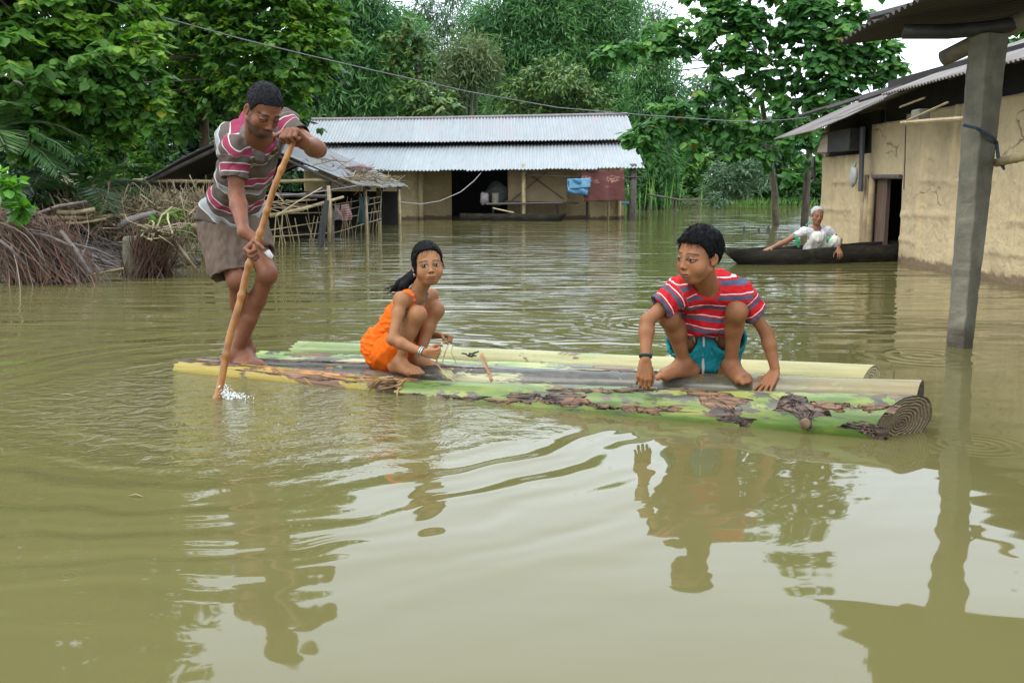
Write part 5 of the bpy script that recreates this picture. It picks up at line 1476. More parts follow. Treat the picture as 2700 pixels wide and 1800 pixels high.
def paint_head(V, col, c, R, H, base, lip, brow=1.0, gaze=(0, 0), eye_open=1.0, stubble=0.0, child=False, white=(.62, .58, .53), old=False):
    q = (V - c) @ R.T / H; q[:, 2] += .5
    x, y, z = q[:, 0], q[:, 1], q[:, 2]
    m = (np.abs(x) < .5) & (np.abs(y) < .6) & (z > -.1) & (z < 1.1)
    f = m & (y > .15)
    base = np.array(base)
    def mixc(w_, cc): col[:] = col * (1 - w_[:, None]) + np.array(cc) * w_[:, None]
    def sm(v, a, b):
        t_ = np.clip((v - a) / (b - a), 0, 1); return t_ * t_ * (3 - 2 * t_)
    # warmer cheeks, nose and ears
    for s in (-1, 1): mixc(f * .25 * np.exp(-(((x - s * .18) / .09) ** 2 + ((z - .38) / .08) ** 2)), base * [1.2, .95, .85])
    if stubble:
        w_ = f * stubble * np.clip(sm(z, .34, .22) * sm(np.abs(x), .0, .03) * .6 + .8 * np.exp(-((z - .285) / .025) ** 2) * (np.abs(x) < .12) + sm(z, .16, .08), 0, 1)
        w_ += m * (y <= .15) * stubble * .7 * sm(z, .33, .2) * (y > -.02) * (np.abs(x) > .1)
        mixc(np.clip(w_, 0, .85), (.02, .014, .011))
    # lips
    lipw = f * sm((x / .10) ** 2 + ((z - .222 - .0) / .046) ** 2, 1.15, .8) * (y > .3)
    mixc(lipw * .8, lip)
    mixc(f * (y > .3) * sm(np.abs(z - .223 - .10 * x * x), .011, .004) * (np.abs(x) < .1), np.array(lip) * .22)
    for s in (-1, 1):
        mixc(f * sm(((x - s * .035) / .018) ** 2 + ((z - .336) / .014) ** 2, 1.2, .6) * (y > .34), base * .18)          # nostrils
        u = (x - s * .138) / (.090 if child else .074); zz = z - .487
        up = (.033 if child else .028) * eye_open * np.clip(1 - u * u, 0, 1) ** .7; dn = -.022 * np.clip(1 - u * u, 0, 1)
        ins = f * (np.abs(u) < 1) * sm(zz, up + .004, up - .002) * sm(zz, dn - .004, dn + .002)
        mixc(f * .45 * sm(((x - s * .138) / .10) ** 2 + ((z - .49) / .06) ** 2, 1.0, .3), base * .62)
        mixc(ins, white)
        gx, gz = s * .138 - gaze[0], .489 + gaze[1]
        rr = np.sqrt((x - gx) ** 2 + (z - gz) ** 2)
        mixc(ins * sm(rr, .050 if child else .039, .042 if child else .032), (.014, .007, .005))
        mixc(ins * sm(np.sqrt((x - gx - .012) ** 2 + (z - gz - .012) ** 2), .010, .006), (.75, .75, .75))  # catchlight painted onto the iris
        mixc(f * (np.abs(u) < 1.08) * sm(np.abs(zz - up - .004), .013, .006), (.012, .008, .006))                        # lash line
        mixc(f * (np.abs(u) < .95) * sm(np.abs(zz - dn), .007, .003) * .6, base * .35)
        ub = (x - s * .145) / .105
        zb = .572 + .028 * (1 - ub * ub) - .012 * s * ub
        mixc(f * (np.abs(ub) < 1.0) * sm(np.abs(z - zb), .020, .010) * sm(np.abs(ub), 1.0, .75) * .9 * brow, (.02, .014, .012))
    if old:
        for zz, a in ((.70, .35), (.76, .3), (.64, .3)): mixc(f * a * sm(np.abs(z - zz - .01 * np.sin(x * 20)), .010, .003) * (np.abs(x) < .2), base * .5)
        for s in (-1, 1): mixc(f * .5 * sm(np.abs(x - s * (.10 + (.34 - z) * .35)), .012, .004) * (z < .35) * (z > .18), base * .45)
    return col


def hair_cap(S, c, R, H, zf, yf, thick=.045, k=.02, zs=None, ear=True, top=.0):
    """close cap of hair over the skull; yf(z) = forward limit of the hair at height z"""
    zk, yk = A3(zf), A3(yf)
    lo = c - .75 * H; hi = c + .8 * H
    def f(X, Y, Z):
        d = [(X - c[0]) * R[i][0] + (Y - c[1]) * R[i][1] + (Z - c[2]) * R[i][2] for i in range(3)]
        x, y, z = d[0] / H, d[1] / H, d[2] / H + .5
        r = (.315 + thick, .395 + thick, .335 + thick + top)
        q = (x / r[0], (y + .06) / r[1], (z - .655) / r[2])
        k0 = np.sqrt(q[0] ** 2 + q[1] ** 2 + q[2] ** 2); k1 = np.sqrt((q[0] / r[0]) ** 2 + (q[1] / r[1]) ** 2 + (q[2] / r[2]) ** 2)
        e = k0 * (k0 - 1) / np.maximum(k1, 1e-6)
        wv = .014 * np.sin(x * 43 + 1) + .012 * np.sin(z * 37 + x * 21) + .010 * np.sin(x * 91 + z * 15)
        cut = (y + wv - np.interp(z + wv * .8, zk, yk)) * .75
        # lower neck hair hugs the nape
        nz = np.clip((.32 - z) / .3, 0, 1)
        return (np.maximum(e + nz * .03, cut) * H).astype(np.float32)
    S.fn(lo, hi, f, k * H)
    return S


# ---- hands and feet
def add_hand(S, wrist, d, pn, s, curls, thumb=None, spread=4, tside=None, rs=1.0):
    """d: wrist to knuckles, pn: out of the palm, tside: rough direction of the thumb side"""
    d = nrm(d); pn = nrm(A3(pn) - d * (A3(pn) @ d)); t_ = np.cross(d, pn)
    if tside is not None and t_ @ A3(tside) < 0: t_ = -t_
    wrist = A3(wrist)
    kn = [(.50, .165), (.52, .055), (.495, -.055), (.455, -.155)]
    Lf = [.42, .47, .44, .345]
    kp = []
    for (a, b) in kn:
        p = wrist + d * a * s + t_ * b * s - pn * .008 * s; kp.append(p)
        S.cap(wrist + d * .06 * s + t_ * b * .55 * s, p, .085 * s * rs, .062 * s * rs, .05 * s)
    S.cap(wrist + d * .12 * s + t_ * .10 * s + pn * .03 * s, wrist + d * .30 * s + t_ * .15 * s + pn * .045 * s, .075 * s * rs, .06 * s * rs, .04 * s)
    tips = []
    for i in range(4):
        p = kp[i]; a = 0; cu = curls[i] if isinstance(curls[0], (list, tuple)) else curls
        sp = math.radians(spread * (1.5 - i))
        for j, fr in enumerate((.45, .30, .25)):
            a += math.radians(cu[j])
            dr = d * math.cos(a) + pn * math.sin(a); dr = nrm(dr + t_ * math.sin(sp) * max(0, math.cos(a)))
            q = p + dr * Lf[i] * s * fr
            r0 = (.051, .046, .043)[j] * s * rs; r1 = (.048, .043, .036)[j] * s * rs
            if i == 3: r0 *= .87; r1 *= .87
            S.cap(p, q, r0, r1, .012 * s if j else .03 * s); p = q
        tips.append(p)
    b = wrist + d * .20 * s + t_ * .17 * s + pn * .03 * s
    th = thumb or [(.55, .75, .25), (.8, .45, .35), (.9, .2, .4)]
    p = b
    for (fd, ft, fp), ln, r0, r1 in zip(th, (.21, .18, .14), (.062, .052, .048), (.053, .047, .038)):
        q = p + nrm(d * fd + t_ * ft + pn * fp) * ln * s
        S.cap(p, q, r0 * s * rs, r1 * s * rs, .02 * s); p = q
    return kp, tips


def add_foot(S, ankle, d, L, zg, bigside, ra=.034):
    """d: heel to toes (flat), zg: height of the sole, bigside: rough direction of the big toe side"""
    d = nrm(A3(d) * [1, 1, 0]); up = np.array([0, 0, 1.0]); m = np.cross(up, d)
    if m @ A3(bigside) < 0: m = -m
    a = A3(ankle); base = np.array([a[0], a[1], zg]); s = L / .25
    heel = base - d * .045 * s + up * .032 * s
    S.ell(heel, np.array([.032, .04, .034]) * s, frame(d), .02 * s)
    S.cap(a, heel + up * .01 * s, ra, .03 * s, .03 * s)
    bm_ = base + d * .135 * s + m * .025 * s + up * .022 * s; bl = base + d * .115 * s - m * .028 * s + up * .018 * s
    S.cap(a + d * .01 * s - up * .01 * s, bm_, ra * .95, .022 * s, .04 * s)
    S.cap(heel, bm_, .028 * s, .021 * s, .03 * s); S.cap(heel, bl, .028 * s, .018 * s, .03 * s); S.cap(a, bl + up * .005, ra * .9, .018 * s, .04 * s)
    S.cap(bm_, bl, .021 * s, .018 * s, .02 * s)
    for i, (f, o, r, l) in enumerate(((1, .030, .0135, .05), (1, .011, .0105, .046), (.98, -.006, .0098, .04), (.94, -.021, .0092, .033), (.88, -.034, .0088, .026))):
        p = base + d * .135 * s * f + m * o * s + up * .016 * s
        S.cap(p - d * .02 * s, p + d * l * .6 * s + up * .004 * s, r * s * 1.1, r * s, .008 * s); S.cap(p + d * l * .6 * s + up * .004 * s, p + d * l * s - up * .004 * s, r * s, r * s * .95, .004 * s)


def add_limb(S, a, b, ra, rm, rb, bulge=None, k=.02, off=0.0, at=.35):
    """two joint limb segment that swells at `at` and tapers to rb; bulge = side the muscle lies on"""
    a, b = A3(a), A3(b); m = a * (1 - at) + b * at
    if bulge is not None: m = m + A3(bulge)
    S.cap(a, m, ra + off, rm + off, k); S.cap(m, b, rm + off, rb + off, k)


def torso(S, P, C, N, rh, rs, s, off=0.0, chest=1.0, belly=1.0, k=.05):
    """P pelvis, C chest, N neck base; rh, rs: right vectors of hips and shoulders"""
    P, C, N = A3(P), A3(C), A3(N)
    up = nrm(C - P); rh = nrm(rh - up * (rh @ up)); fr = np.cross(up, rh)
    S.ell(P, np.array([.150, .105, .115]) * s + off, np.array([rh, fr, up]), k * s)
    Wc = P * .52 + C * .48
    r2 = nrm(rh + rs); r2 = nrm(r2 - up * (r2 @ up))
    S.ell(Wc, np.array([.130 * belly, .092 * belly, .17]) * s + off, np.array([r2, np.cross(up, r2), up]), k * s)
    u2 = nrm(N - C); r3 = nrm(rs - u2 * (rs @ u2))
    S.ell(C, np.array([.155 * chest, .108 * chest, .165]) * s + off, np.array([r3, np.cross(u2, r3), u2]), k * s)


M_SKIN_CACHE = {}
def mat_skin(name, rough=.48):
    t = NT(name); a = t.attr('col').outputs['Color']
    P = t.coord('Object'); n1 = t.noise(P, 22, 4, .6); n2 = t.noise(P, 140, 3, .6)
    f = t.ramp(t.math('ADD', t.math('MULTIPLY', n1, .7), t.math('MULTIPLY', n2, .3)), [(.3, (.76, .72, .70)), (.7, (1.10, 1.08, 1.06))])
    t.col(t.mix(1.0, a, f, 'MULTIPLY'))
    t.set(Roughness=t.ramp(n1, [(.3, rough - .06), (.7, rough + .12)]))
    t.b.inputs['Subsurface Weight'].default_value = .10; t.b.inputs['Specular IOR Level'].default_value = .24
    t.b.inputs['Subsurface Radius'].default_value = (.012, .005, .003)
    t.b.inputs['Subsurface Scale'].default_value = 1.0
    t.bump(n2, .18, .002)
    return t.m


def mat_hair(name, c=(.0018, .0017, .0018), c2=(.006, .0055, .006), rough=.55, scale=(1, 1, 1)):
    t = NT(name); P = t.coord('Object', scale)
    n = t.noise(P, 170, 3, .6); n1 = t.noise(P, 30, 3)
    t.col(t.ramp(n, [(.3, c), (.75, c2)])); t.set(Roughness=rough); t.b.inputs['Specular IOR Level'].default_value = .10; t.bump(t.math('ADD', n, t.math('MULTIPLY', n1, .8)), .9, .006)
    return t.m


def mat_cloth(name, stops=None, const=True, base=None, rough=.85, period=None, trim=None):
    """knitted or woven cloth; stripes follow the 'st' coordinate sewn into the mesh"""
    t = NT(name); P = t.coord('Object')
    wv = t.noise(P, 260, 2, .5); n1 = t.noise(P, 9, 4)
    if stops:
        st = t.attr('st').outputs['Fac']
        f = t.math('FRACT', t.math('DIVIDE', st, period))
        c = t.ramp(f, stops, True)
    else: c = t.ramp(n1, [(.2, base), (.8, base)])
    if trim: c = t.mix(t.attr('trim').outputs['Fac'], c, trim)
    c = t.mix(1.0, c, t.ramp(t.math('ADD', t.math('MULTIPLY', n1, .6), t.math('MULTIPLY', wv, .4)), [(.3, (.8, .8, .8)), (.7, (1.06, 1.06, 1.06))]), 'MULTIPLY')
    t.col(c); t.set(Roughness=rough)
    t.b.inputs['Specular IOR Level'].default_value = .12
    t.bump(t.math('ADD', wv, t.math('MULTIPLY', n1, 1.5)), .3, .003)
    return t.m


def sdf_obj(name, S, h, mat, parent=None, fine=(), disp=None, attrs=None, label=None):
    V, Q = S.mesh(h, fine)
    if disp is not None:
        N = vnormals(V, Q); V = V + N * disp(V, N)[:, None]
    at = attrs(V) if attrs else None
    o = np_mesh(name, V, Q, mat, parent, True, at)
    if label: o['label'] = label
    return o


def capdist(V, a, b, ra, rb):
    a, b = A3(a), A3(b); v = b - a; t_ = np.clip(((V - a) @ v) / (v @ v), 0, 1)
    return np.linalg.norm(V - a - t_[:, None] * v, axis=1) - (ra + (rb - ra) * t_)


def ring(name, c, n, rx, ry, th, mat, parent, xdir=None, seg=28):
    n = nrm(n); x = nrm(np.cross(n, [0, 0, 1]) if xdir is None else A3(xdir) - n * (A3(xdir) @ n)); y = np.cross(n, x)
    vs, fs = [], []
    for i in range(seg):
        a = 2 * math.pi * i / seg; ctr = A3(c) + x * math.cos(a) * rx + y * math.sin(a) * ry; rad = nrm(x * math.cos(a) + y * math.sin(a))
        for j in range(6):
            b = 2 * math.pi * j / 6; vs.append(ctr + (rad * math.cos(b) + n * math.sin(b)) * th)
    for i in range(seg):
        for j in range(6): fs.append((i * 6 + j, i * 6 + (j + 1) % 6, ((i + 1) % seg) * 6 + (j + 1) % 6, ((i + 1) % seg) * 6 + j))
    m = MB(); m.add(vs, fs); return m.build(name, mat, parent, smooth=True)


def strands(name, curves, mat, parent, rad=.0018):
    m = MB()
    for c in curves:
        m.tube(c, [rad * (1 - .7 * i / (len(c) - 1)) for i in range(len(c))], 4)
    return m.build(name, mat, parent, smooth=True)


def hair_strands(name, c, R, H, zf, yf, thick, top, mat, parent, n, length, lift, seed, focus=None, rad=.0011, jit=.25):
    """fine locks lying on the hair: they run away from the crown, or toward `focus` (head coordinates)"""
    r = np.random.default_rng(seed); m = MB()
    rr = np.array([.315 + thick, .395 + thick, .335 + thick + top]); ctr = np.array([0, -.06, .655])
    k = 0
    while k < n:
        o = nrm(r.normal(size=3)); p = ctr + o * rr
        if p[1] > np.interp(p[2], zf, yf) - .01 or p[2] < .25: continue
        k += 1
        nn = nrm(o / rr)
        tgt = nrm(p - np.array([.05, -.28, 1.0])) if focus is None else nrm(np.array(focus) - p)
        d = nrm(tgt - nn * (tgt @ nn) + r.normal(size=3) * jit)
        pts = []; q = p - nn * .012; L = length * r.uniform(.6, 1.3) / H
        for i in range(4):
            pts.append(c + (np.array([q[0], q[1], q[2] - .5]) * H) @ R)
            q = q + d * L / 3
            v = (q - ctr) / rr; v = v / np.linalg.norm(v); base = ctr + v * rr
            q = base + nn * lift * (i + 1) / 3 * r.uniform(.2, 1.2); nn = nrm(v / rr); d = nrm(d - nn * (d @ nn))
        m.tube(pts, [rad, rad, rad * .8, rad * .25], 4)
    return m.build(name, mat, parent, smooth=True)
# ------------------------------------------------------------------ people
M_SKIN = mat_skin('skin')
M_HAIR = mat_hair('black_hair')
SK_MAN, SK_GIRL, SK_BOY, SK_OLD = (.170, .068, .034), (.29, .135, .058), (.25, .107, .046), (.25, .115, .065)


def col_attr(V, base, heads=(), extra=None):
    col = np.tile(np.array(base), (len(V), 1)).astype(float)
    if extra: extra(V, col)
    for h in heads: h(V, col)
    return {'col': ('FLOAT_COLOR', np.concatenate([np.clip(col, 0, 1), np.ones((len(V), 1))], 1))}


def joints(V, col, pts, r=.05, f=.62):
    for p in pts:
        w_ = np.exp(-(np.linalg.norm(V - A3(p), axis=1) / r) ** 2)[:, None] * (1 - f)
        col *= 1 - w_ * np.array([.85, 1, 1.05])


def blk(c, r, h): c = A3(c); return (c - r, c + r, h)


# ================================================================== the man with the pole
def build_man():
    root = empty('person', G(650, 962), 'man in striped polo shirt and brown shorts, standing bent over and pushing a bamboo pole', 'person')
    P = W(612, 578, 5.16); C = W(646, 452, 4.98); N = W(680, 372, 4.82)
    rh = nrm([-.80, -.60, .02]); rs = nrm(W(622, 372, 4.68) - W(748, 316, 4.94))
    shR, shL = W(618, 400, 4.75), W(745, 326, 4.95)
    elR, wrR = W(624, 514, 4.74), W(643, 612, 4.57)
    elL = W(838, 394, 4.74)
    hR, hL = W(582, 598, 5.10), W(652, 602, 5.17)
    knR, knL = W(623, 738, 4.99), W(706, 722, 5.02)
    anR, anL = G(650, 922, .10), G(622, 932, .09)
    hc = W(695, 291, 4.62); HH = .230; HR = facing(39, -37, 4)
    S = Sdf()
    torso(S, P, C, N, rh, rs, .92, -.004)
    for sh in (shR, shL): S.cap(N - [0, 0, .02], sh, .055, .045, .05); S.cap(C, sh, .075, .045, .05)
    hump = (W(624, 378, 4.88), W(668, 345, 4.94)); S.cap(hump[0], hump[1], .066, .066, .06)
    S.cap(N - [0, 0, .03], hc + (np.array([0, -.05, -.25]) * HH) @ HR, .058, .054, .02)
    S.cap(hc + (np.array([0, -.1, -.2]) * HH) @ HR, N, .056, .06, .03)
    # arms
    add_limb(S, shR, elR, .045, .041, .035); add_limb(S, elR, wrR, .037, .039, .0255, at=.3)
    gripR = W(668, 664, 4.50)
    axis = nrm(W(770, 372, 4.47) - G(573, 1050))
    dR = nrm([-.30, -.62, -.52]); pnR = nrm(A3([.95, -.25, -.05]))
    s = .185
    w0 = gripR - dR * .40 * s - pnR * .085 * s
    S.cap(wrR, w0, .0255, .027, .02)
    add_hand(S, w0, dR, pnR, s, [(62, 80, 50), (66, 82, 50), (70, 84, 52), (76, 86, 55)], [(.45, .55, .75), (.5, -.1, .9), (.2, -.5, .8)], 3, axis)
    # left hand closes over the top of the pole
    gripL = W(771, 358, 4.50)
    dL = nrm([-.42, -.76, .46]); pnL = nrm([-.08, -.45, -.88])
    wl = gripL - dL * .42 * s - pnL * .06 * s
    add_limb(S, shL, elL, .045, .042, .036); add_limb(S, elL, wl, .039, .042, .027, at=.3)
    S.cap(wl, wl + dL * .02, .027, .028, .02)
    add_hand(S, wl, dL, pnL, s * 1.06, [(72, 92, 50), (74, 92, 50), (76, 92, 50), (80, 92, 50)], [(.6, .55, .0), (.9, .1, .15), (.7, -.3, .6)], 1, [-1, 0, .2], 1.12)
    # legs
    S.ell(P * .6 + hR * .4 + [0, .05, -.02], [.085, .09, .09], None, .05); S.ell(P * .6 + hL * .4 + [0.02, .05, -.02], [.085, .09, .09], None, .05)
    add_limb(S, hR, knR, .080, .064, .046); add_limb(S, hL, knL, .080, .064, .046)
    for kn, an in ((knR, anR), (knL, anL)):
        ax = nrm(an - kn); bk = nrm(np.array([-.35, .9, 0]))
        S.ell(kn + [0.005, -.012, 0], [.041, .042, .05], None, .03)
        add_limb(S, kn, an, .041, .046, .029, bk * .020, .02, at=.32)
        S.cap(kn * .45 + an * .55, an, .034, .029, .02)
        S.ell(an + [.032, -.005, .0], [.013] * 3, None, .02); S.ell(an + [-.032, -.005, .0], [.013] * 3, None, .02)
    add_foot(S, anR, [.10, -1, 0], .25, .015, [1, 0, 0], .030)
    add_foot(S, anL, [1, -.08, 0], .25, .006, [0, -1, 0], .030)
    add_head(S, hc, HR, HH)
    def paint(V, col):
        joints(V, col, [knR, knL, elR, elL, anR, anL], .05, .7)
        paint_head(V, col, hc, HR, HH, SK_MAN, (.17, .065, .05), 1.15, (.03, -.010), .45, .95, white=(.17, .14, .12))
    sdf_obj('body', S, .0052, M_SKIN, root, [blk(hc, .16, .0021), (np.minimum(gripR, w0) - .10, np.maximum(gripR, w0) + .10, .0026), (np.minimum(gripL, wl) - .11, np.maximum(gripL, wl) + .11, .0026),
            (anR + [-.12, -.22, -.11], anR + [.2, .12, -.02], .003)],
            None, lambda V: col_attr(V, SK_MAN, [paint]))
    # hair: cropped
    Hs = Sdf(); hair_cap(Hs, hc, HR, HH, [.2, .3, .42, .5, .56, .64, .72, .78, .83, .95], [-.34, -.22, -.12, .03, .10, .13, .17, .24, .42, .9], .022, top=.03)
    mh = mat_hair('cropped_hair', (.004, .004, .0045), (.017, .0175, .02), .6)
    ho = sdf_obj('hair', Hs, .0028, mh, root, (), lambda V, N_: folds(V, 71, .008, .0009))
    hair_strands('short_locks', hc, HR, HH, [.2, .3, .42, .5, .56, .64, .72, .78, .83, .95], [-.34, -.22, -.12, .03, .10, .13, .17, .24, .42, .9], .022, .03, mh, ho, 900, .012, .016, 4, None, .0010, .6)
    # polo shirt
    T = Sdf(); o = .014
    torso(T, P + [0, 0, .02], C, N, rh, rs, .93, o, 1.0, 1.10, .06)
    Ph = P + (P - C) * .62
    T.cap(P, Ph, .13, .135, .05); T.cap(P + rh * .06, Ph + rh * .065, .12, .125, .05); T.cap(P - rh * .06, Ph - rh * .07 + [.0, -.03, 0], .115, .125, .05)
    for sh in (shR, shL): T.cap(N - [0, 0, .02], sh, .070, .054, .06); T.cap(C, sh, .090, .056, .06); T.cap(hump[0], sh, .075, .054, .06)
    T.cap(hump[0], hump[1], .084, .082, .06)
    slR = shR * .40 + elR * .60 + [-.008, 0, 0]; slL = shL * .48 + elL * .52
    T.cap(shR, slR, .055, .061, .03, 'u', True); T.cap(shL, slL, .056, .060, .03, 'u', True)
    # hem: back vent rides high at the left, front hangs low at the right
    hem = W(622, 590, 5.0)
    hn = nrm(np.cross(W(706, 606, 5.05) - W(545, 572, 5.1), [.45, .9, -.1]))
    if hn[2] > 0: hn = -hn
    T.plane(W(640, 603, 5.0), hn)
    T.cap(slR * 1.5 - shR * .5, shR * .25 + slR * .75, .052, .046, .006, 'sub'); T.cap(slL * 1.5 - shL * .5, shL * .3 + slL * .7, .050, .046, .006, 'sub')
    T.cap(Ph + (P - C) * .5, P + (P - C) * .25, .145, .11, .006, 'sub')
    neck_dir = nrm(hc - N)
    T.cap(N + neck_dir * .2, N + neck_dir * .01, .10, .066, .01, 'sub')
    front = nrm(np.cross(nrm(N - C), rs)); front = front if front[1] < 0 else -front
    T.cap(N + front * .13 + neck_dir * .06, N + front * .10 - neck_dir * .03, .05, .018, .01, 'sub')
    tax = nrm(N - P)
    def dsp(V, N_):
        s_ = (V - P) @ tax
        side = np.exp(-(((V - (P * .5 + C * .5)) @ rh - .05) / .12) ** 2)
        return folds(V, 5, .10, .0095, (1, 1, .55)) + folds(V, 6, .045, .0036, (1, 1, .7)) + .006 * side * np.sin(s_ * 60 + V[:, 0] * 30)
    axR, axL = nrm(slR - shR), nrm(slL - shL)
    def stripes(V):
        s_ = (V - P) @ tax; sr, sl_ = (V - shR) @ axR, (V - shL) @ axL
        dR_ = np.linalg.norm(V - shR - np.clip(sr, 0, .3)[:, None] * axR, axis=1); dL_ = np.linalg.norm(V - shL - np.clip(sl_, 0, .3)[:, None] * axL, axis=1)
        st = s_ + .012 * np.sin(V[:, 0] * 22 + V[:, 2] * 9) + 1.0
        st = np.where((dR_ < .082) & (sr > .02), sr + .075, st); st = np.where((dL_ < .078) & (sl_ > .035), sl_ + .075, st)
        return {'st': ('FLOAT', st)}
    BR, GR, PK, WH = (.095, .073, .060), (.25, .265, .27), (.235, .036, .070), (.46, .44, .42)
    per = .205
    w_ = .024
    M_POLO = mat_cloth('striped_polo', [(0, BR), (.22, WH), (.22 + w_, GR), (.40, WH), (.40 + w_, BR), (.62, WH), (.62 + w_, PK), (.80, WH), (.80 + w_, BR)], True, None, .88, per)
    sh_o = sdf_obj('polo_shirt', T, .0048, M_POLO, root, (), dsp, stripes)
    M_COLLAR = mat_cloth('grey_collar', base=(.13, .115, .10))
    # collar: two folded leaves round the neck, buttoned placket below
    K = Sdf(); pts = []
    nd2 = nrm(nrm(N - C) * .6 + neck_dir * .4); fr2 = nrm(front - nd2 * (front @ nd2)); side = np.cross(nd2, fr2)
    for a in np.linspace(-2.5, 2.5, 18):
        fb_ = -math.cos(a)                                 # +1 at the front opening
        pts.append(N + nd2 * (.040 - .022 * fb_) + (-fr2 * math.cos(a) * .080 + side * math.sin(a) * .076) + fr2 * .014)
    for i in range(17):
        out_ = lambda p: nrm(p - N - nd2 * ((p - N) @ nd2))
        for q, (dn, ou, r_) in enumerate(((0, 0, .008), (.014, .007, .009), (.030, .015, .009))):
            K.cap(pts[i] - nd2 * dn + out_(pts[i]) * ou, pts[i + 1] - nd2 * dn + out_(pts[i + 1]) * ou, r_, r_, .014)
    sdf_obj('collar', K, .004, M_COLLAR, sh_o)
    # shorts
    B = Sdf(); o = .018
    up = nrm(C - P); fr = np.cross(up, rh)
    B.ell(P + [0, 0, -.01], np.array([.152, .118, .12]) + o * .7, np.array([rh, fr, up]), .04)
    hemR = hR * .10 + knR * .90 + [-.028, .02, -.005]; hemL = hL * .42 + knL * .58 + [0.0, 0, 0]
    B.cap(hR + [-.01, .01, .0], hemR, .108, .098, .05, 'u', True); B.cap(hL, hemL, .105, .088, .05, 'u', True)
    B.cap(hR + [-.02, .055, -.02], hemR + [-.02, .035, .03], .085, .08, .05, 'u', True)
    B.cap(P, P - up * .07, .12, .11, .04)
    B.cap(hemR * 1.4 - hR * .4, hemR * .8 + hR * .2, .098, .07, .006, 'sub'); B.cap(hemL * 1.4 - hL * .4, hemL * .8 + hL * .2, .085, .066, .006, 'sub')
    B.plane(P + up * .10, up)
    sdf_obj('shorts', B, .005, mat_cloth('brown_shorts', base=(.118, .085, .063)), root, (), lambda V, N_: folds(V, 15, .11, .009, (1, 1, .5)) + folds(V, 16, .04, .0038, (1, 1, .7)))
    # white lining showing at the left hem
    m = MB(); m.tube([hemL + [.05, -.045, .02], hemL + [.062, -.03, -.01], hemL + [.055, -.02, -.03]], [.016, .02, .008], 6); m.build('pocket_lining', mat_cloth('white_lining', base=(.6, .6, .58)), root, smooth=True)
    # the pole
    b0, b1 = G(573, 1050), W(772, 371, 4.50)
    g2 = W(668, 664, 4.50)
    t_ = np.linspace(0, 1, 30)
    def quad(f):  # passes the lower hand
        lam = .57; c1 = (g2 - b0 * (1 - lam) ** 2 - b1 * lam ** 2) / (2 * lam * (1 - lam)); return b0 * (1 - f) ** 2 + 2 * f * (1 - f) * c1 + b1 * f * f
    def polept(f): return (quad(f) if f >= 0 else b0 + ax0 * (-f) * np.linalg.norm(b1 - b0)) + np.array([.003 * math.sin(f * 21), 0, 0])
    pts, rr = [], []
    nodes = [.0, .17, .40, .52, .645, .73, .89]
    ax0 = nrm(quad(0) - quad(.05))
    for f in np.linspace(-.22, 1.0, 124):
        p = polept(f)
        dn = min(abs(f - n_) for n_ in nodes); r_ = .0172 - .0032 * f + .0042 * math.exp(-(dn / .010) ** 2) - .0012 * math.exp(-((dn - .02) / .012) ** 2)
        pts.append(p); rr.append(r_)
    t = NT('wet_bamboo_pole'); Pp = t.coord('Object', (1, 1, .35)); n1 = t.noise(Pp, 20, 5, .6); n2 = t.noise(t.coord('Object'), 6, 3)
    c = t.ramp(n1, [(.25, (.11, .036, .010)), (.5, (.27, .11, .024)), (.75, (.38, .19, .05))]); c = t.mix(t.ramp(n2, [(.52, 0.), (.66, .6)]), c, (.19, .07, .02))
    t.col(c); t.set(Roughness=.32); t.bump(n1, .2, .003)
    po_ = empty('bamboo_pole', b0, 'golden brown bamboo pole held in both hands, its foot stirring the water', 'pole')
    m = MB(); m.tube(pts, rr, 12); m.build('shaft', t.m, po_, smooth=True)
    for n_ in nodes[1:]:
        p, q = polept(n_ - .003), polept(n_ + .003); m = MB(); r_ = .0206 - .0032 * n_; m.tube([p, (p + q) / 2, q], [r_ - .0016, r_, r_ - .0016], 12); m.build('node', mat_node, po_, smooth=True)


mat_node = mat_plain('dark_pole_node', (.22, .09, .03), (.05, .025, .012), 30, .6, .4, .003)
build_man()


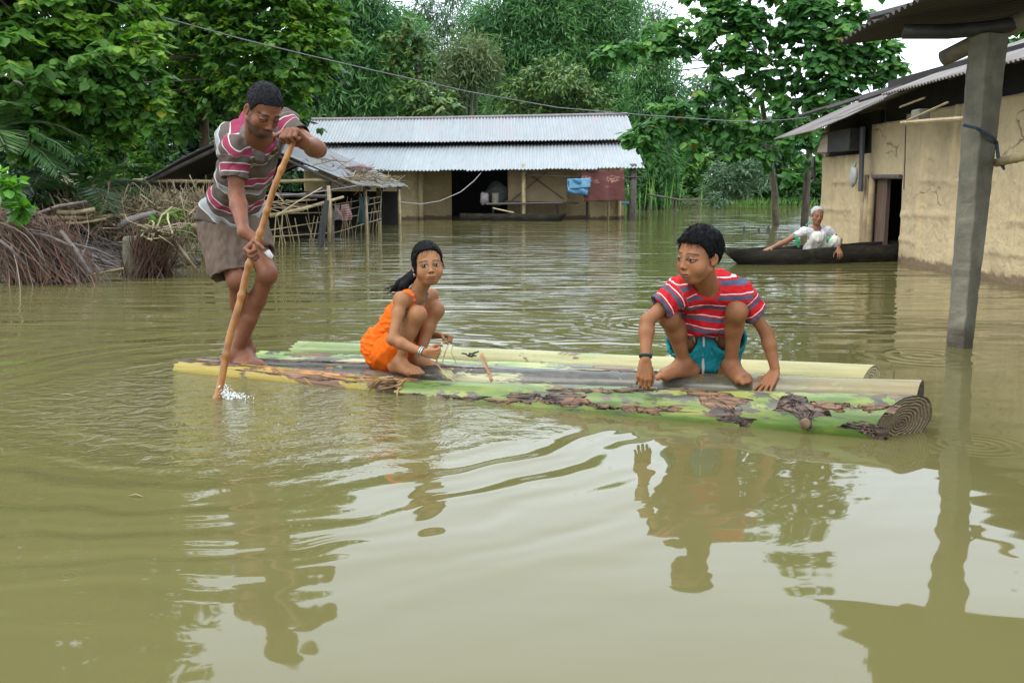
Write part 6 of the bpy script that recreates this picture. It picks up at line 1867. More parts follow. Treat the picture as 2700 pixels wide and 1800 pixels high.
# ================================================================== the girl
def build_girl():
    root = empty('person', G(1085, 975, .06), 'girl in bright orange sleeveless suit squatting on the raft, looking back at the camera', 'person')
    f = nrm([.86, -.50, 0]); rv = np.array([f[1], -f[0], 0])            # her right: toward the camera
    P = W(1020, 912, 4.93); C = W(1058, 842, 4.86); N = W(1097, 774, 4.84)
    shR, shL = W(1058, 790, 4.71), W(1136, 780, 4.95)
    rs = nrm(shR - shL)
    elR, wrR = W(1034, 895, 4.63), W(1117, 930, 4.60)
    elL, wrL = W(1108, 880, 5.08), W(1160, 884, 4.98)
    hR, hL = W(1026, 922, 4.83), W(1050, 915, 5.00)
    knR, knL = W(1101, 830, 4.71), W(1149, 818, 4.93)
    anR, anL = G(1052, 955, .112), G(1102, 948, .105)
    hc = W(1128, 698, 4.77); HH = .207; HR = facing(14, 3, -4)
    S = Sdf(); s = .68
    torso(S, P, C, N, rv, rs, s, 0)
    for sh in (shR, shL): S.cap(N - [0, 0, .02], sh, .030, .029, .03); S.cap(C, sh, .052, .029, .04)
    S.cap(N - (hc - N) * .15, hc + (np.array([0, -.05, -.25]) * HH) @ HR, .035, .033, .02); S.cap(N, hc + (np.array([0, -.12, -.2]) * HH) @ HR, .035, .034, .02)
    add_limb(S, shR, elR, .0305, .027, .0235); add_limb(S, elR, wrR, .024, .0262, .0175, at=.28)
    add_limb(S, shL, elL, .0305, .027, .0235); add_limb(S, elL, wrL, .024, .0262, .0175, at=.28)
    add_hand(S, wrR + nrm([.9, -.2, 0]) * .004, [.95, -.18, -.05], [.05, .95, .15], .128, [(80, 92, 60), (82, 92, 60), (84, 92, 60), (88, 92, 60)], [(.7, .5, .5), (.8, .0, .6), (.6, -.4, .6)], 2, [0, 0, 1])
    add_hand(S, wrL, [.85, -.45, -.05], [-.25, -.2, -.95], .128, [(76, 92, 60), (78, 92, 60), (80, 92, 60), (84, 92, 60)], [(.7, .5, .5), (.8, .1, .5), (.6, -.2, .6)], 2, [0, -1, .3])
    for h_, kn, an in ((hR, knR, anR), (hL, knL, anL)):
        add_limb(S, h_, kn, .060, .050, .037, None, .03)
        S.ell(kn + nrm(kn - h_) * .005, [.037, .036, .039], None, .025)
        bk = nrm(A3(h_) - kn); bk = nrm(bk - nrm(an - kn) * (bk @ nrm(an - kn)))
        add_limb(S, kn, an, .034, .0345, .0235, bk * .012, .02, at=.35)
        S.ell(an + [0, -.024, .004], [.011] * 3, None, .015)
    S.ell(P + [-.012, 0, -.025], [.082, .088, .075], None, .05)
    add_foot(S, anR, [.80, -.62, 0], .185, .062, [.4, 1, 0], .027); add_foot(S, anL, [.93, -.35, 0], .185, .058, [.4, 1, 0], .027)
    add_head(S, hc, HR, HH, True)
    def paint(V, col): joints(V, col, [knR, knL, elR, elL, anR, anL], .04, .72); paint_head(V, col, hc, HR, HH, SK_GIRL, (.26, .085, .06), .95, (-.016, .004), 1.0, 0, True, (.40, .38, .36))
    sdf_obj('body', S, .0044, M_SKIN, root, [blk(hc, .135, .0018), (wrR + [-.02, -.09, -.07], wrR + [.13, .06, .08], .0022), (wrL + [-.02, -.09, -.08], wrL + [.13, .06, .06], .0022), (anR + [-.06, -.17, -.06], anR + [.17, .05, .0], .0026)], None, lambda V: col_attr(V, SK_GIRL, [paint]))
    # hair pulled back with a loose tail
    Hs = Sdf(); hair_cap(Hs, hc, HR, HH, [.2, .3, .42, .5, .58, .66, .74, .80, .86, .92, 1.0], [-.40, -.32, -.20, -.03, .07, .14, .18, .22, .30, .42, .9], .042, top=.035)
    def hl(x, y, z): return hc + (np.array([x, y, z - .5]) * HH) @ HR
    Hs.ell(hl(.02, -.44, .62), np.array([.17, .15, .17]) * HH, HR, .02)
    tail = [hl(.03, -.46, .58), hl(.10, -.54, .38), W(1058, 748, 4.85), W(1044, 760, 4.86), W(1030, 765, 4.86)]
    Hs.chain(tail, [.028, .029, .023, .014, .003], .02)
    Hs.chain([tail[1] + [0.01, -.02, 0], W(1064, 756, 4.81), W(1052, 768, 4.82)], [.022, .017, .005], .02)
    # lock falling before the ear
    Hs.chain([hl(.30, .14, .72), hl(.335, .12, .55), hl(.315, .16, .36), hl(.30, .17, .27)], [.012, .011, .006, .002], .008)
    ho = sdf_obj('hair', Hs, .0026, M_HAIR, root, (), lambda V, N_: folds(V, 72, .016, .0016, (1, 1, .35)))
    cv = []
    r = np.random.default_rng(3)
    for k in range(26):
        a = r.uniform(-.25, .30); st = hl(a, .20 + r.uniform(-.05, .05), .90); cv.append([st, hl(a * 1.1 + .03, .30, .86), hl(a * 1.2 + .06, .335, .78 - r.uniform(0, .06)), hl(a * 1.3 + .09, .31, .72 - r.uniform(0, .1))][: (4 if r.random() < .35 else 2)])
    hair_strands('combed_locks', hc, HR, HH, [.2, .3, .42, .5, .58, .66, .74, .80, .86, .92, 1.0], [-.40, -.32, -.20, -.03, .07, .14, .18, .22, .30, .42, .9], .042, .035, M_HAIR, ho, 420, .055, .016, 6, (.03, -.5, .60), .0011, .18)
    strands('fringe', cv, M_HAIR, ho, .0011); cv = []
    for k in range(26):
        a = tail[3] + r.normal(size=3) * .014; cv.append([a, a + [-.03, .0, -.012] + r.normal(size=3) * .006, a + [-.062, .0, -.012] + r.normal(size=3) * .013])
    strands('tail_tips', cv, M_HAIR, ho, .0011); cv = []
    for k in range(10): cv.append([hl(-.31, .08, .66), hl(-.335, .15, .5 + r.normal() * .04), hl(-.33 + r.normal() * .03, .18, .38 + r.normal() * .04)])
    strands('side_strands', cv, M_HAIR, ho, .0011)
    # orange top
    M_OR = mat_cloth('orange_cotton', base=(.76, .128, .008), rough=.8)
    T = Sdf(); o = .011
    torso(T, P, C, N, rv, rs, s, o, 1.0, 1.15, .05)
    Ph = P + (P - C) * .25
    T.cap(P, Ph, .095, .09, .05); T.cap(P + rv * .03 - f * .03, Ph + rv * .03, .085, .08, .05)
    aR, aL = N * .55 + shR * .45, N * .55 + shL * .45
    for a_ in (aR, aL): T.cap(C, a_ + [0, 0, -.004], .062, .036, .03); T.ell(a_ - f * .02, [.034, .034, .030], None, .02)
    nd = nrm(hc - N)
    nk = ((N + nd * .15 + f * .03, N - nd * .008 + f * .022, .060, .047), (N + f * .05 + [0, 0, .01], N + f * .085 - [0, 0, .04], .042, .014))
    for q in nk: T.cap(*q, .004, 'sub')
    for sh, el in ((shR, elR), (shL, elL)): T.cap(sh + (sh - N) * .6, sh - [0, 0, .015] + (sh - N) * .02, .052, .045, .006, 'sub'); T.cap(sh, sh * .6 + el * .4, .05, .045, .006, 'sub')
    T.plane(P - nrm(C - P) * .065, -nrm(C - P))
    def bind(V):
        d = np.minimum(capdist(V, *nk[0]), capdist(V, *nk[1])); return {'trim': ('FLOAT', np.clip((.0155 - d) / .002, 0, 1))}
    M_ORT = mat_cloth('orange_cotton_bound', base=(.76, .128, .008), rough=.8, trim=(.12, .15, .17))
    to = sdf_obj('top', T, .0034, M_ORT, root, (), lambda V, N_: folds(V, 25, .06, .0040, (1, 1, 1.6)) + folds(V, 26, .028, .0020, (.7, .7, 1.6)) + .0035 * np.exp(-(((V - P) @ nrm(C - P) - .05) / .06) ** 2) * np.sin(V @ [40, 40, 160]), bind)
    # orange shorts
    B = Sdf(); B.ell(P + [-.010, 0, -.028], [.099, .105, .092], None, .04)
    for h_, kn in ((hR, knR), (hL, knL)):
        e = h_ * .62 + kn * .38; B.cap(h_, e, .082, .070, .04, 'u', True)
    B.cap(P + [-.03, -.02, -.03], W(1045, 950, 4.84), .075, .05, .04)
    for h_, kn in ((hR, knR), (hL, knL)):
        e = h_ * .62 + kn * .38; B.cap(e * 1.5 - h_ * .5, e, .064, .060, .006, 'sub')
    sdf_obj('shorts', B, .004, M_OR, root, (), lambda V, N_: folds(V, 35, .06, .0045) + folds(V, 36, .03, .0015))
    M_SIL = mat_plain('silver', (.62, .61, .58), None, 20, .25, 0, metallic=1.0)
    ax = nrm(wrR - elR)
    for k in (0.0, .009): ring('bangle', wrR - ax * (.010 + k), ax, .0245, .0245, .0032, M_SIL, root)
    e = hl(.335, -.01, .335)
    m = MB(); m.tube([e, e - [0, 0, .006], e - [0, 0, .012], e - [0, 0, .018]], [.0015, .004, .002, .0035], 8); m.build('earring', M_SIL, root, smooth=True)
    # plant fibre strips she works with
    M_FIB = mat_plain('dry_fibre', (.42, .30, .12), (.25, .15, .06), 25, .7, .2, .003)
    hRp, hLp = wrR + nrm([.95, -.18, -.05]) * .062 + [0, .02, .01], wrL + nrm([.85, -.45, -.05]) * .065 + [0, -.01, -.02]
    for lab, pts, wd in (('loop of dry fibre stretched between the two hands of the girl', [hRp + [-.005, -.01, .0], hRp * .6 + hLp * .4 + [0, -.02, .025], hLp + [-.01, -.02, .004]], .007),
                         ('dry fibre strip hanging from her far fist down to the raft', [hLp + [-.005, -.02, -.005], W(1175, 925, 4.86), W(1166, 958, 4.84)], .006),
                         ('thin dry fibre hanging furthest right from her far fist', [hLp + [0.01, -.01, -.02], W(1190, 930, 4.9), W(1204, 961, 4.9)], .0035),
                         ('long pale fibre trailing from her near fist onto the dark log', [hRp + [0, -.01, -.02], W(1152, 958, 4.62), W(1172, 985, 4.6), W(1199, 1005, 4.58)], .006)):
        m = MB()
        for a_, b_ in zip(pts[:-1], pts[1:]): m.bar(a_, b_ + nrm(b_ - a_) * .002, wd, .002, [0, -1, .3])
        tag(m.build('fibre_strip', M_FIB), lab, 'fibre')


build_girl()


# ================================================================== the boy
def build_boy():
    root = empty('person', G(1870, 985, .12), 'boy in red striped shirt and teal shorts squatting on the raft, face turned left', 'person')
    P = W(1868, 925, 4.50); C = W(1864, 836, 4.32); N = W(1866, 764, 4.19)
    shR, shL = W(1792, 770, 4.16), W(1950, 774, 4.20)
    rs = nrm(shR - shL); rv = np.array([-1.0, 0, 0])
    elR, wrR = W(1706, 846, 4.12), W(1702, 945, 4.05)
    elL, wrL = W(2022, 880, 4.22), W(2044, 974, 4.19)
    hR, hL = W(1836, 928, 4.47), W(1902, 926, 4.47)
    knR, knL = W(1764, 838, 4.20), W(1942, 822, 4.16)
    anR, anL = G(1806, 958, .185), G(1927, 962, .185)
    hc = W(1843, 676, 4.05); HH = .230; HR = facing(-54, -5, 2)
    S = Sdf(); s = .78
    torso(S, P, C, N, rv, rs, s, 0)
    for sh in (shR, shL): S.cap(N - [0, 0, .02], sh, .036, .033, .03); S.cap(C, sh, .058, .033, .04)
    hump = (W(1842, 752, 4.23), W(1888, 748, 4.25)); S.cap(hump[0], hump[1], .042, .042, .05)
    S.cap(N - (hc - N) * .15, hc + (np.array([0, -.05, -.25]) * HH) @ HR, .044, .042, .02); S.cap(N, hc + (np.array([0, -.12, -.2]) * HH) @ HR, .045, .043, .02)
    add_limb(S, shR, elR, .034, .031, .0275); add_limb(S, elR, wrR, .028, .0300, .0205, at=.28)
    add_limb(S, shL, elL, .034, .030, .0260); add_limb(S, elL, wrL, .0262, .0285, .0198, at=.28)
    tipd = nrm(W(1694, 1030, 4.03) - wrR)
    add_hand(S, wrR + tipd * .006, tipd, [.05, 1, -.05], .152, [(18, 34, 28), (20, 34, 28), (20, 36, 30), (22, 38, 32)], [(.85, .40, .35), (.95, .05, .3), (.95, -.1, .4)], 1, [1, 0, 0])
    add_hand(S, wrL + [0, 0, -.008], [-.55, -.55, -.62], [.15, .25, -.95], .152, [(-14, 12, 8)] * 4, [(.6, .8, .0), (.85, .45, 0), (.95, .2, 0)], 9, [-1, .3, 0])
    for h_, kn, an in ((hR, knR, anR), (hL, knL, anL)):
        add_limb(S, h_, kn, .063, .054, .041, None, .03)
        S.ell(kn + nrm(kn - h_) * .006 + [0, -.008, 0], [.041, .038, .043], None, .025)
        bk = nrm(A3(h_) - kn); bk = nrm(bk - nrm(an - kn) * (bk @ nrm(an - kn)))
        add_limb(S, kn, an, .037, .037, .0255, bk * .014, .02, at=.35)
        S.ell(an + [-.025, 0, .004], [.012] * 3, None, .015); S.ell(an + [.025, 0, .004], [.012] * 3, None, .015)
    S.ell(P + [0, .012, -.02], [.11, .10, .085], None, .05)
    add_foot(S, anR, [-1, -.42, 0], .205, .125, [0, -1, 0], .026); add_foot(S, anL, [.30, -1, 0], .205, .125, [-1, 0, 0], .026)
    add_head(S, hc, HR, HH, True)
    def paint(V, col): joints(V, col, [knR, knL, elR, elL, anR, anL], .045, .72); paint_head(V, col, hc, HR, HH, SK_BOY, (.21, .075, .052), .9, (-.020, -.012), .50, 0, True, (.24, .22, .20))
    sdf_obj('body', S, .0048, M_SKIN, root, [blk(hc, .145, .002), (wrR + [-.08, -.07, -.17], wrR + [.08, .08, .02], .0022), (wrL + [-.14, -.14, -.12], wrL + [.06, .05, .02], .0024),
            (anR + [-.2, -.14, -.075], anR + [.07, .06, -.01], .0026), (anL + [-.06, -.18, -.075], anL + [.12, .06, -.01], .0026)], None, lambda V: col_attr(V, SK_BOY, [paint]))
    Hs = Sdf(); hair_cap(Hs, hc, HR, HH, [.16, .24, .34, .42, .50, .58, .66, .74, .80, .86, .92, 1.0], [-.38, -.26, -.17, -.10, .06, .10, .14, .20, .33, .40, .50, .9], .045, top=.03)
    def hl(x, y, z): return hc + (np.array([x, y, z - .5]) * HH) @ HR
    ho = sdf_obj('hair', Hs, .0028, M_HAIR, root, (), lambda V, N_: folds(V, 73, .016, .0018, (1, 1, .5)))
    cv = []; r = np.random.default_rng(8)
    for k in range(60):
        x_ = r.uniform(-.24, .28); y0 = .27 - abs(x_) * .35; cv.append([hl(x_ * .9, y0 - .05, .95 - abs(x_) * .2), hl(x_, y0 + .07, .87 - abs(x_) * .22), hl(x_ + .02 + r.normal() * .015, y0 + .085, .80 - abs(x_) * .22 - r.uniform(0, .025))])
    hair_strands('short_locks', hc, HR, HH, [.16, .24, .34, .42, .50, .58, .66, .74, .80, .86, .92, 1.0], [-.38, -.26, -.17, -.10, .06, .10, .14, .20, .33, .40, .50, .9], .045, .03, M_HAIR, ho, 800, .028, .022, 9, None, .0012, .3)
    strands('fringe', cv, M_HAIR, ho, .0014); cv = []
    for k in range(26):
        z_ = r.uniform(.46, .72); cv.append([hl(.36, -.02, z_ + .1), hl(.365, .07, z_ + .03), hl(.345 + r.normal() * .01, .115 + r.normal() * .02, z_ - .03)])
    strands('side_strands', cv, M_HAIR, ho, .0014)
    # striped T shirt
    T = Sdf(); o = .012
    torso(T, P, C, N, rv, rs, s, o, 1.0, 1.08, .05)
    for sh in (shR, shL): T.cap(N - [0, 0, .018], sh, .045, .047, .035); T.cap(C, sh, .072, .049, .04)
    T.cap(hump[0], hump[1], .056, .056, .05); T.cap(hump[0], shR, .052, .046, .05); T.cap(hump[1], shL, .052, .046, .05)
    slR, slL = shR * .42 + elR * .58 + [-.004, 0, .006], shL * .42 + elL * .58 + [.006, 0, .01]
    T.cap(shR, slR, .050, .060, .03, 'u', True); T.cap(shL, slL, .050, .056, .03, 'u', True)
    T.cap(slR * 1.5 - shR * .5, shR * .2 + slR * .8, .050, .041, .006, 'sub'); T.cap(slL * 1.5 - shL * .5, shL * .2 + slL * .8, .050, .040, .006, 'sub')
    nd = nrm(hc - N); nk = (N + nd * .15 + [0, -.03, 0], N + nd * .012 + [0, -.020, 0], .072, .044); T.cap(*nk, .004, 'sub')
    T.cap(C + [0, -.03, -.02], P + [0, -.055, .02], .095, .085, .05)
    T.plane(W(1858, 893, 4.3), [0, -.35, -.93])
    tax = nrm(N - P)
    axR, axL = nrm(slR - shR), nrm(slL - shL)
    def st(V):
        s_ = (V - P) @ np.array([0, -.28, .96]) + .006 * np.sin(V[:, 0] * 30); sr, sl_ = (V - shR) @ axR, (V - shL) @ axL
        dR_ = np.linalg.norm(V - shR - np.clip(sr, 0, .3)[:, None] * axR, axis=1); dL_ = np.linalg.norm(V - shL - np.clip(sl_, 0, .3)[:, None] * axL, axis=1)
        q = s_ + 1.0; eR, eL = np.linalg.norm(slR - shR), np.linalg.norm(slL - shL)
        q = np.where((dR_ < .072) & (sr > .012), 1.092 - (sr - eR), q); q = np.where((dL_ < .068) & (sl_ > .012), 1.092 - (sl_ - eL), q)
        return {'st': ('FLOAT', q), 'trim': ('FLOAT', np.clip((.014 - capdist(V, *nk)) / .002, 0, 1))}
    RD, SL, WH = (.43, .012, .016), (.065, .082, .12), (.58, .52, .52)
    per = .0546
    M_T = mat_cloth('striped_tee', [(0, SL), (.30, RD), (.42, WH), (.50, RD)], True, None, .85, per, (.42, .018, .022))
    to = sdf_obj('tee_shirt', T, .0042, M_T, root, (), lambda V, N_: folds(V, 45, .07, .0062, (1, 1, .8)) + folds(V, 46, .03, .0022) + .004 * np.exp(-(((V - C) @ tax + .03) / .05) ** 2) * np.sin(V @ [60, 20, 130]), st)
    # teal shorts hanging between the thighs
    M_TL = mat_cloth('teal_shorts', base=(.012, .18, .20), rough=.75)
    B = Sdf(); B.ell(P + [0, .008, -.025], [.125, .112, .098], None, .04)
    B.cap(W(1838, 905, 4.35), W(1846, 950, 4.38), .062, .064, .05); B.cap(W(1898, 905, 4.35), W(1894, 950, 4.38), .062, .064, .05)
    for h_, kn in ((hR, knR), (hL, knL)):
        e = h_ * .5 + kn * .5 + [0, 0, -.02]; B.cap(h_, e, .090, .080, .04, 'u', True)
    for h_, kn in ((hR, knR), (hL, knL)):
        e = h_ * .5 + kn * .5 + [0, 0, -.02]; B.cap(e * 1.5 - h_ * .5, e * .8 + h_ * .2, .074, .068, .006, 'sub')
    B.plane(W(1860, 868, 4.3), [0, -.3, .95])
    B.plane(W(1870, 975, 4.4), [0, 0, -1], .02)
    so = sdf_obj('shorts', B, .0042, M_TL, root, (), lambda V, N_: folds(V, 55, .055, .0050, (1.4, 1, .5)) + folds(V, 56, .025, .0016))
    m = MB(); p = [W(1855, 886, 4.275), W(1855, 905, 4.285), W(1852, 940, 4.31), W(1854, 965, 4.32), W(1853, 990, 4.32)]; m.tube(p, [.005, .0065, .007, .008, .005], 6); m.build('drawstring', mat_cloth('cream_string', base=(.48, .45, .38)), so, smooth=True)
    for a, b, c in (((1822, 855, 4.27), (1826, 880, 4.28), (1832, 903, 4.30)), ((1896, 850, 4.26), (1892, 875, 4.27), (1890, 898, 4.29))):
        m = MB(); m.tube([W(*a), W(*b), W(*c)], [.004, .008, .004], 6); m.build('pocket_piping', mat_cloth('cream_piping', base=(.45, .42, .30)), so, smooth=True)
    ax = nrm(wrR - elR); ring('wristband', wrR - ax * .012, ax, .0245, .0235, .0042, mat_cloth('green_band', base=(.02, .05, .045)), root)
    ring('wristband', wrR - ax * .006, ax, .0242, .0232, .003, mat_cloth('dark_green_band', base=(.012, .03, .03)), root)


build_boy()


# ================================================================== the old woman in the far boat
def build_old():
    root = empty('person', W(2160, 660, 12.83) * [1, 1, 0] + [0, 0, .02], 'old white haired woman in a white sari sitting in the long black boat', 'person')
    P = W(2158, 652, 12.88); C = W(2156, 624, 12.85); N = W(2153, 600, 12.81)
    shR, shL = W(2120, 609, 12.83), W(2184, 607, 12.83)
    rs = nrm(shR - shL); rv = np.array([-1.0, 0, 0])
    elR, wrR = W(2070, 638, 12.75), W(2036, 653, 12.63)
    elL, wrL = W(2214, 634, 12.83), W(2210, 654, 12.61)
    hc = W(2155, 568, 12.77); HH = .225; HR = facing(3, -6, 2)
    S = Sdf()
    torso(S, P, C, N, rv, rs, .68, 0)
    for sh in (shR, shL): S.cap(N - [0, 0, .02], sh, .040, .036, .04); S.cap(C, sh, .055, .036, .05)
    S.cap(N - [0, 0, .04], hc + (np.array([0, -.05, -.25]) * HH) @ HR, .046, .044, .02)
    add_limb(S, shR, elR, .040, .037, .031); add_limb(S, elR, wrR, .032, .034, .023)
    add_limb(S, shL, elL, .040, .036, .031); add_limb(S, elL, wrL, .032, .034, .023)
    add_hand(S, wrR, [-.85, -.35, -.25], [0, .1, -1], .17, [(6, 20, 20)] * 4, None, 6, [.3, -1, 0])
    add_hand(S, wrL, [.12, -.55, -.8], [0, .8, -.4], .17, [(25, 30, 20)] * 4, None, 6, [-1, 0, 0])
    knR, knL = W(2156, 627, 12.66), W(2201, 637, 12.69)
    for h_, kn, ft in ((P + [-.09, -.05, 0], knR, W(2146, 668, 12.83)), (P + [.09, -.05, 0], knL, W(2196, 670, 12.83))):
        add_limb(S, h_, kn, .075, .065, .052); add_limb(S, kn, ft + [0, 0, .05], .048, .048, .034)
        add_foot(S, ft + [0, 0, .06], [0, -1, 0], .20, ft[2] - .01, [1, 0, 0])
    add_head(S, hc, HR, HH)
    def paint(V, col): paint_head(V, col, hc, HR, HH, SK_OLD, (.15, .055, .045), .35, (0, -.004), .7, 0, False, (.3, .27, .24), True)
    sdf_obj('body', S, .0075, M_SKIN, root, [blk(hc, .15, .0032), (wrR + [-.2, -.12, -.1], wrR + [.06, .08, .07], .0042), (wrL + [-.1, -.15, -.17], wrL + [.12, .07, .05], .0042)], None, lambda V: col_attr(V, SK_OLD, [paint]))
    Hs = Sdf(); hair_cap(Hs, hc, HR, HH, [.2, .3, .38, .42, .5, .58, .66, .74, .80, .86, .92, 1.0], [-.3, -.2, -.1, -.05, .02, .06, .10, .14, .18, .26, .38, .9], .03, top=.0)
    sdf_obj('hair', Hs, .005, mat_hair('white_hair', (.24, .24, .24), (.48, .48, .48), .7), root, (), lambda V, N_: folds(V, 74, .03, .004))
    M_W = mat_cloth('white_cotton', base=(.55, .54, .52)); M_LAV = mat_cloth('pale_lavender_cotton', base=(.50, .50, .58))
    T = Sdf(); torso(T, P, C, N, rv, rs, .68, .010, 1, 1.1)
    for sh in (shR, shL): T.cap(N - [0, 0, .03], sh, .044, .040, .04); T.cap(C, sh, .06, .040, .05)
    for sh, el in ((shR, elR), (shL, elL)):
        e = sh * .5 + el * .5; T.cap(sh, e, .040, .048, .03, 'u', True); T.cap(e * 1.5 - sh * .5, sh * .2 + e * .8, .042, .036, .006, 'sub')
    T.cap(N + [0, -.03, .1], N + [0, -.05, -.0], .08, .055, .006, 'sub'); T.cap(N + [0, -.08, .0], N + [0, -.13, -.12], .05, .02, .006, 'sub')
    sdf_obj('blouse', T, .007, M_W, root, (), lambda V, N_: folds(V, 65, .09, .005))
    T = Sdf(); T.chain([N + [.07, .02, .0], N + [.075, -.05, -.09], C + [.05, -.08, -.04], P + [-.03, -.09, .06], P + [-.13, -.04, .0], P + [-.15, .02, -.06]], [.034, .036, .040, .045, .05, .05], .04)
    sdf_obj('shawl', T, .007, M_LAV, root, (), lambda V, N_: folds(V, 66, .05, .006))
    B = Sdf(); B.ell(P + [0, 0, -.03], [.19, .15, .13], None, .04)
    for h_, kn, ft in ((P + [-.09, -.05, 0], knR, W(2146, 668, 12.83)), (P + [.09, -.05, 0], knL, W(2196, 670, 12.83))):
        B.cap(h_, kn, .10, .070, .04); B.cap(kn, ft + [0, 0, .05], .070, .078, .03)
    B.cap(knR, P + [.02, -.12, -.02], .06, .08, .05)
    sdf_obj('sari', B, .007, mat_cloth('cream_cotton', base=(.52, .50, .43)), root, (), lambda V, N_: folds(V, 67, .07, .008, (1.6, 1, .5)))
    M_G = mat_cloth('green_border', base=(.05, .28, .12))
    for pts, rs_ in (([W(2099, 625, 12.75), W(2104, 637, 12.75), W(2106, 650, 12.75)], [.022, .026, .016]), ([W(2190, 626, 12.69), W(2184, 632, 12.69), W(2181, 640, 12.69)], [.02, .022, .018]), ([W(2136, 585, 12.75), W(2126, 594, 12.75)], [.008, .01])):
        B = Sdf(); B.chain(pts, rs_, .01); sdf_obj('green_border', B, .005, M_G, root)


build_old()
bow, stern = W(1918, 700, 12.42) * [1, 1, 0], np.array([6.4, 13.72, 0])
dugout('dugout_boat', bow, stern, .60, .42, .205, 'long black dugout boat with blunt nose, its far end pushed into the mud house doorway', 2.0, 60)
# ------------------------------------------------------------------ banana trunk raft
def mat_log(name, seed, green, yellow, dark_amt, brown_amt, ybias=.5, wet=.34, tip=None):
    """banana stem: long colour streaks of green and yellow, dry brown sheath patches, black rot blotches"""
    t = NT(name)
    P = t.coord('Object', (.28, 1, 1), (seed, seed * .7, 0)); Pl = t.coord('Object', (.38, 1, 1), (seed * 2, 0, seed))
    Ps = t.coord('Object', (.08, 1, 1), (seed, 3, 0))
    n1 = t.noise(P, 5.5, 5, .55, .4)
    c = t.ramp(n1, [(.30, tuple(x * .72 for x in green)), (.45, green), (.55 + .12 * (.5 - ybias), yellow), (.8, tuple(min(1, x * 1.1) for x in yellow))])
    fib = t.noise(Ps, 60, 3, .5)
    c = t.mix(1.0, c, t.ramp(fib, [(.3, (.84, .86, .84)), (.7, (1.05, 1.05, 1.05))]), 'MULTIPLY')
    fine_ = t.noise(Pl, 90, 4, .7)
    c = t.mix(t.ramp(fine_, [(.58, 0.), (.70, .55)]), c, tuple(x * .35 for x in green))
    # black speckle and bruises
    n2 = t.noise(Pl, 7, 6, .72, .8); n2b = t.noise(Pl, 45, 3, .6)
    bm_ = t.math('ADD', t.math('MULTIPLY', n2, .8), t.math('MULTIPLY', n2b, .2))
    th = .70 - .32 * dark_amt
    c = t.mix(t.ramp(bm_, [(th, 0.), (th + .04, .88)]), c, t.ramp(n2b, [(.3, (.014, .014, .016)), (.7, (.075, .06, .06))]))
    # torn brown sheaths, long with ragged edges
    n3 = t.noise(t.coord('Object', (.35, 1, 1), (seed * 3, seed, 1)), 4.6, 7, .62, .7)
    th = .70 - .30 * brown_amt
    bf_ = t.ramp(n3, [(th, 0.), (th + .018, 1.)])
    c = t.mix(bf_, c, t.ramp(fib, [(.25, (.035, .016, .01)), (.5, (.11, .05, .024)), (.8, (.30, .18, .09))]))
    if tip:
        sx_ = t.n('ShaderNodeSeparateXYZ'); t.l(t.coord('Object'), sx_.inputs[0])
        g = t.math('ADD', sx_.outputs[0], t.math('MULTIPLY', n2, .9))
        mr = t.n('ShaderNodeMapRange'); t.l(g, mr.inputs[0]); mr.inputs[1].default_value = tip[0]; mr.inputs[2].default_value = tip[1]
        c = t.mix(t.math('MULTIPLY', mr.outputs[0], .85), c, t.ramp(t.math('ADD', t.math('MULTIPLY', fib, .5), t.math('MULTIPLY', n1, .5)), [(.3, tuple(x * .7 for x in tip[2])), (.7, tip[2])]))
    t.col(c)
    t.set(Roughness=t.ramp(n1, [(.3, wet - .08), (.7, wet + .12)]))
    t.b.inputs['Coat Weight'].default_value = .05; t.b.inputs['Specular IOR Level'].default_value = .3; t.b.inputs['Coat Roughness'].default_value = .12
    t.bump(t.math('ADD', t.math('MULTIPLY', fib, .5), t.math('MULTIPLY', bf_, 1.2)), .5, .006)
    return t.m


GREEN, LGREEN, YEL, CREAM = (.082, .135, .024), (.165, .22, .07), (.215, .23, .05), (.29, .27, .12)
raft = empty('banana_raft', (0, 4.7, 0), 'raft of green and brown banana trunks carrying the man, the girl and the boy', 'raft')


LOGRAD = {}


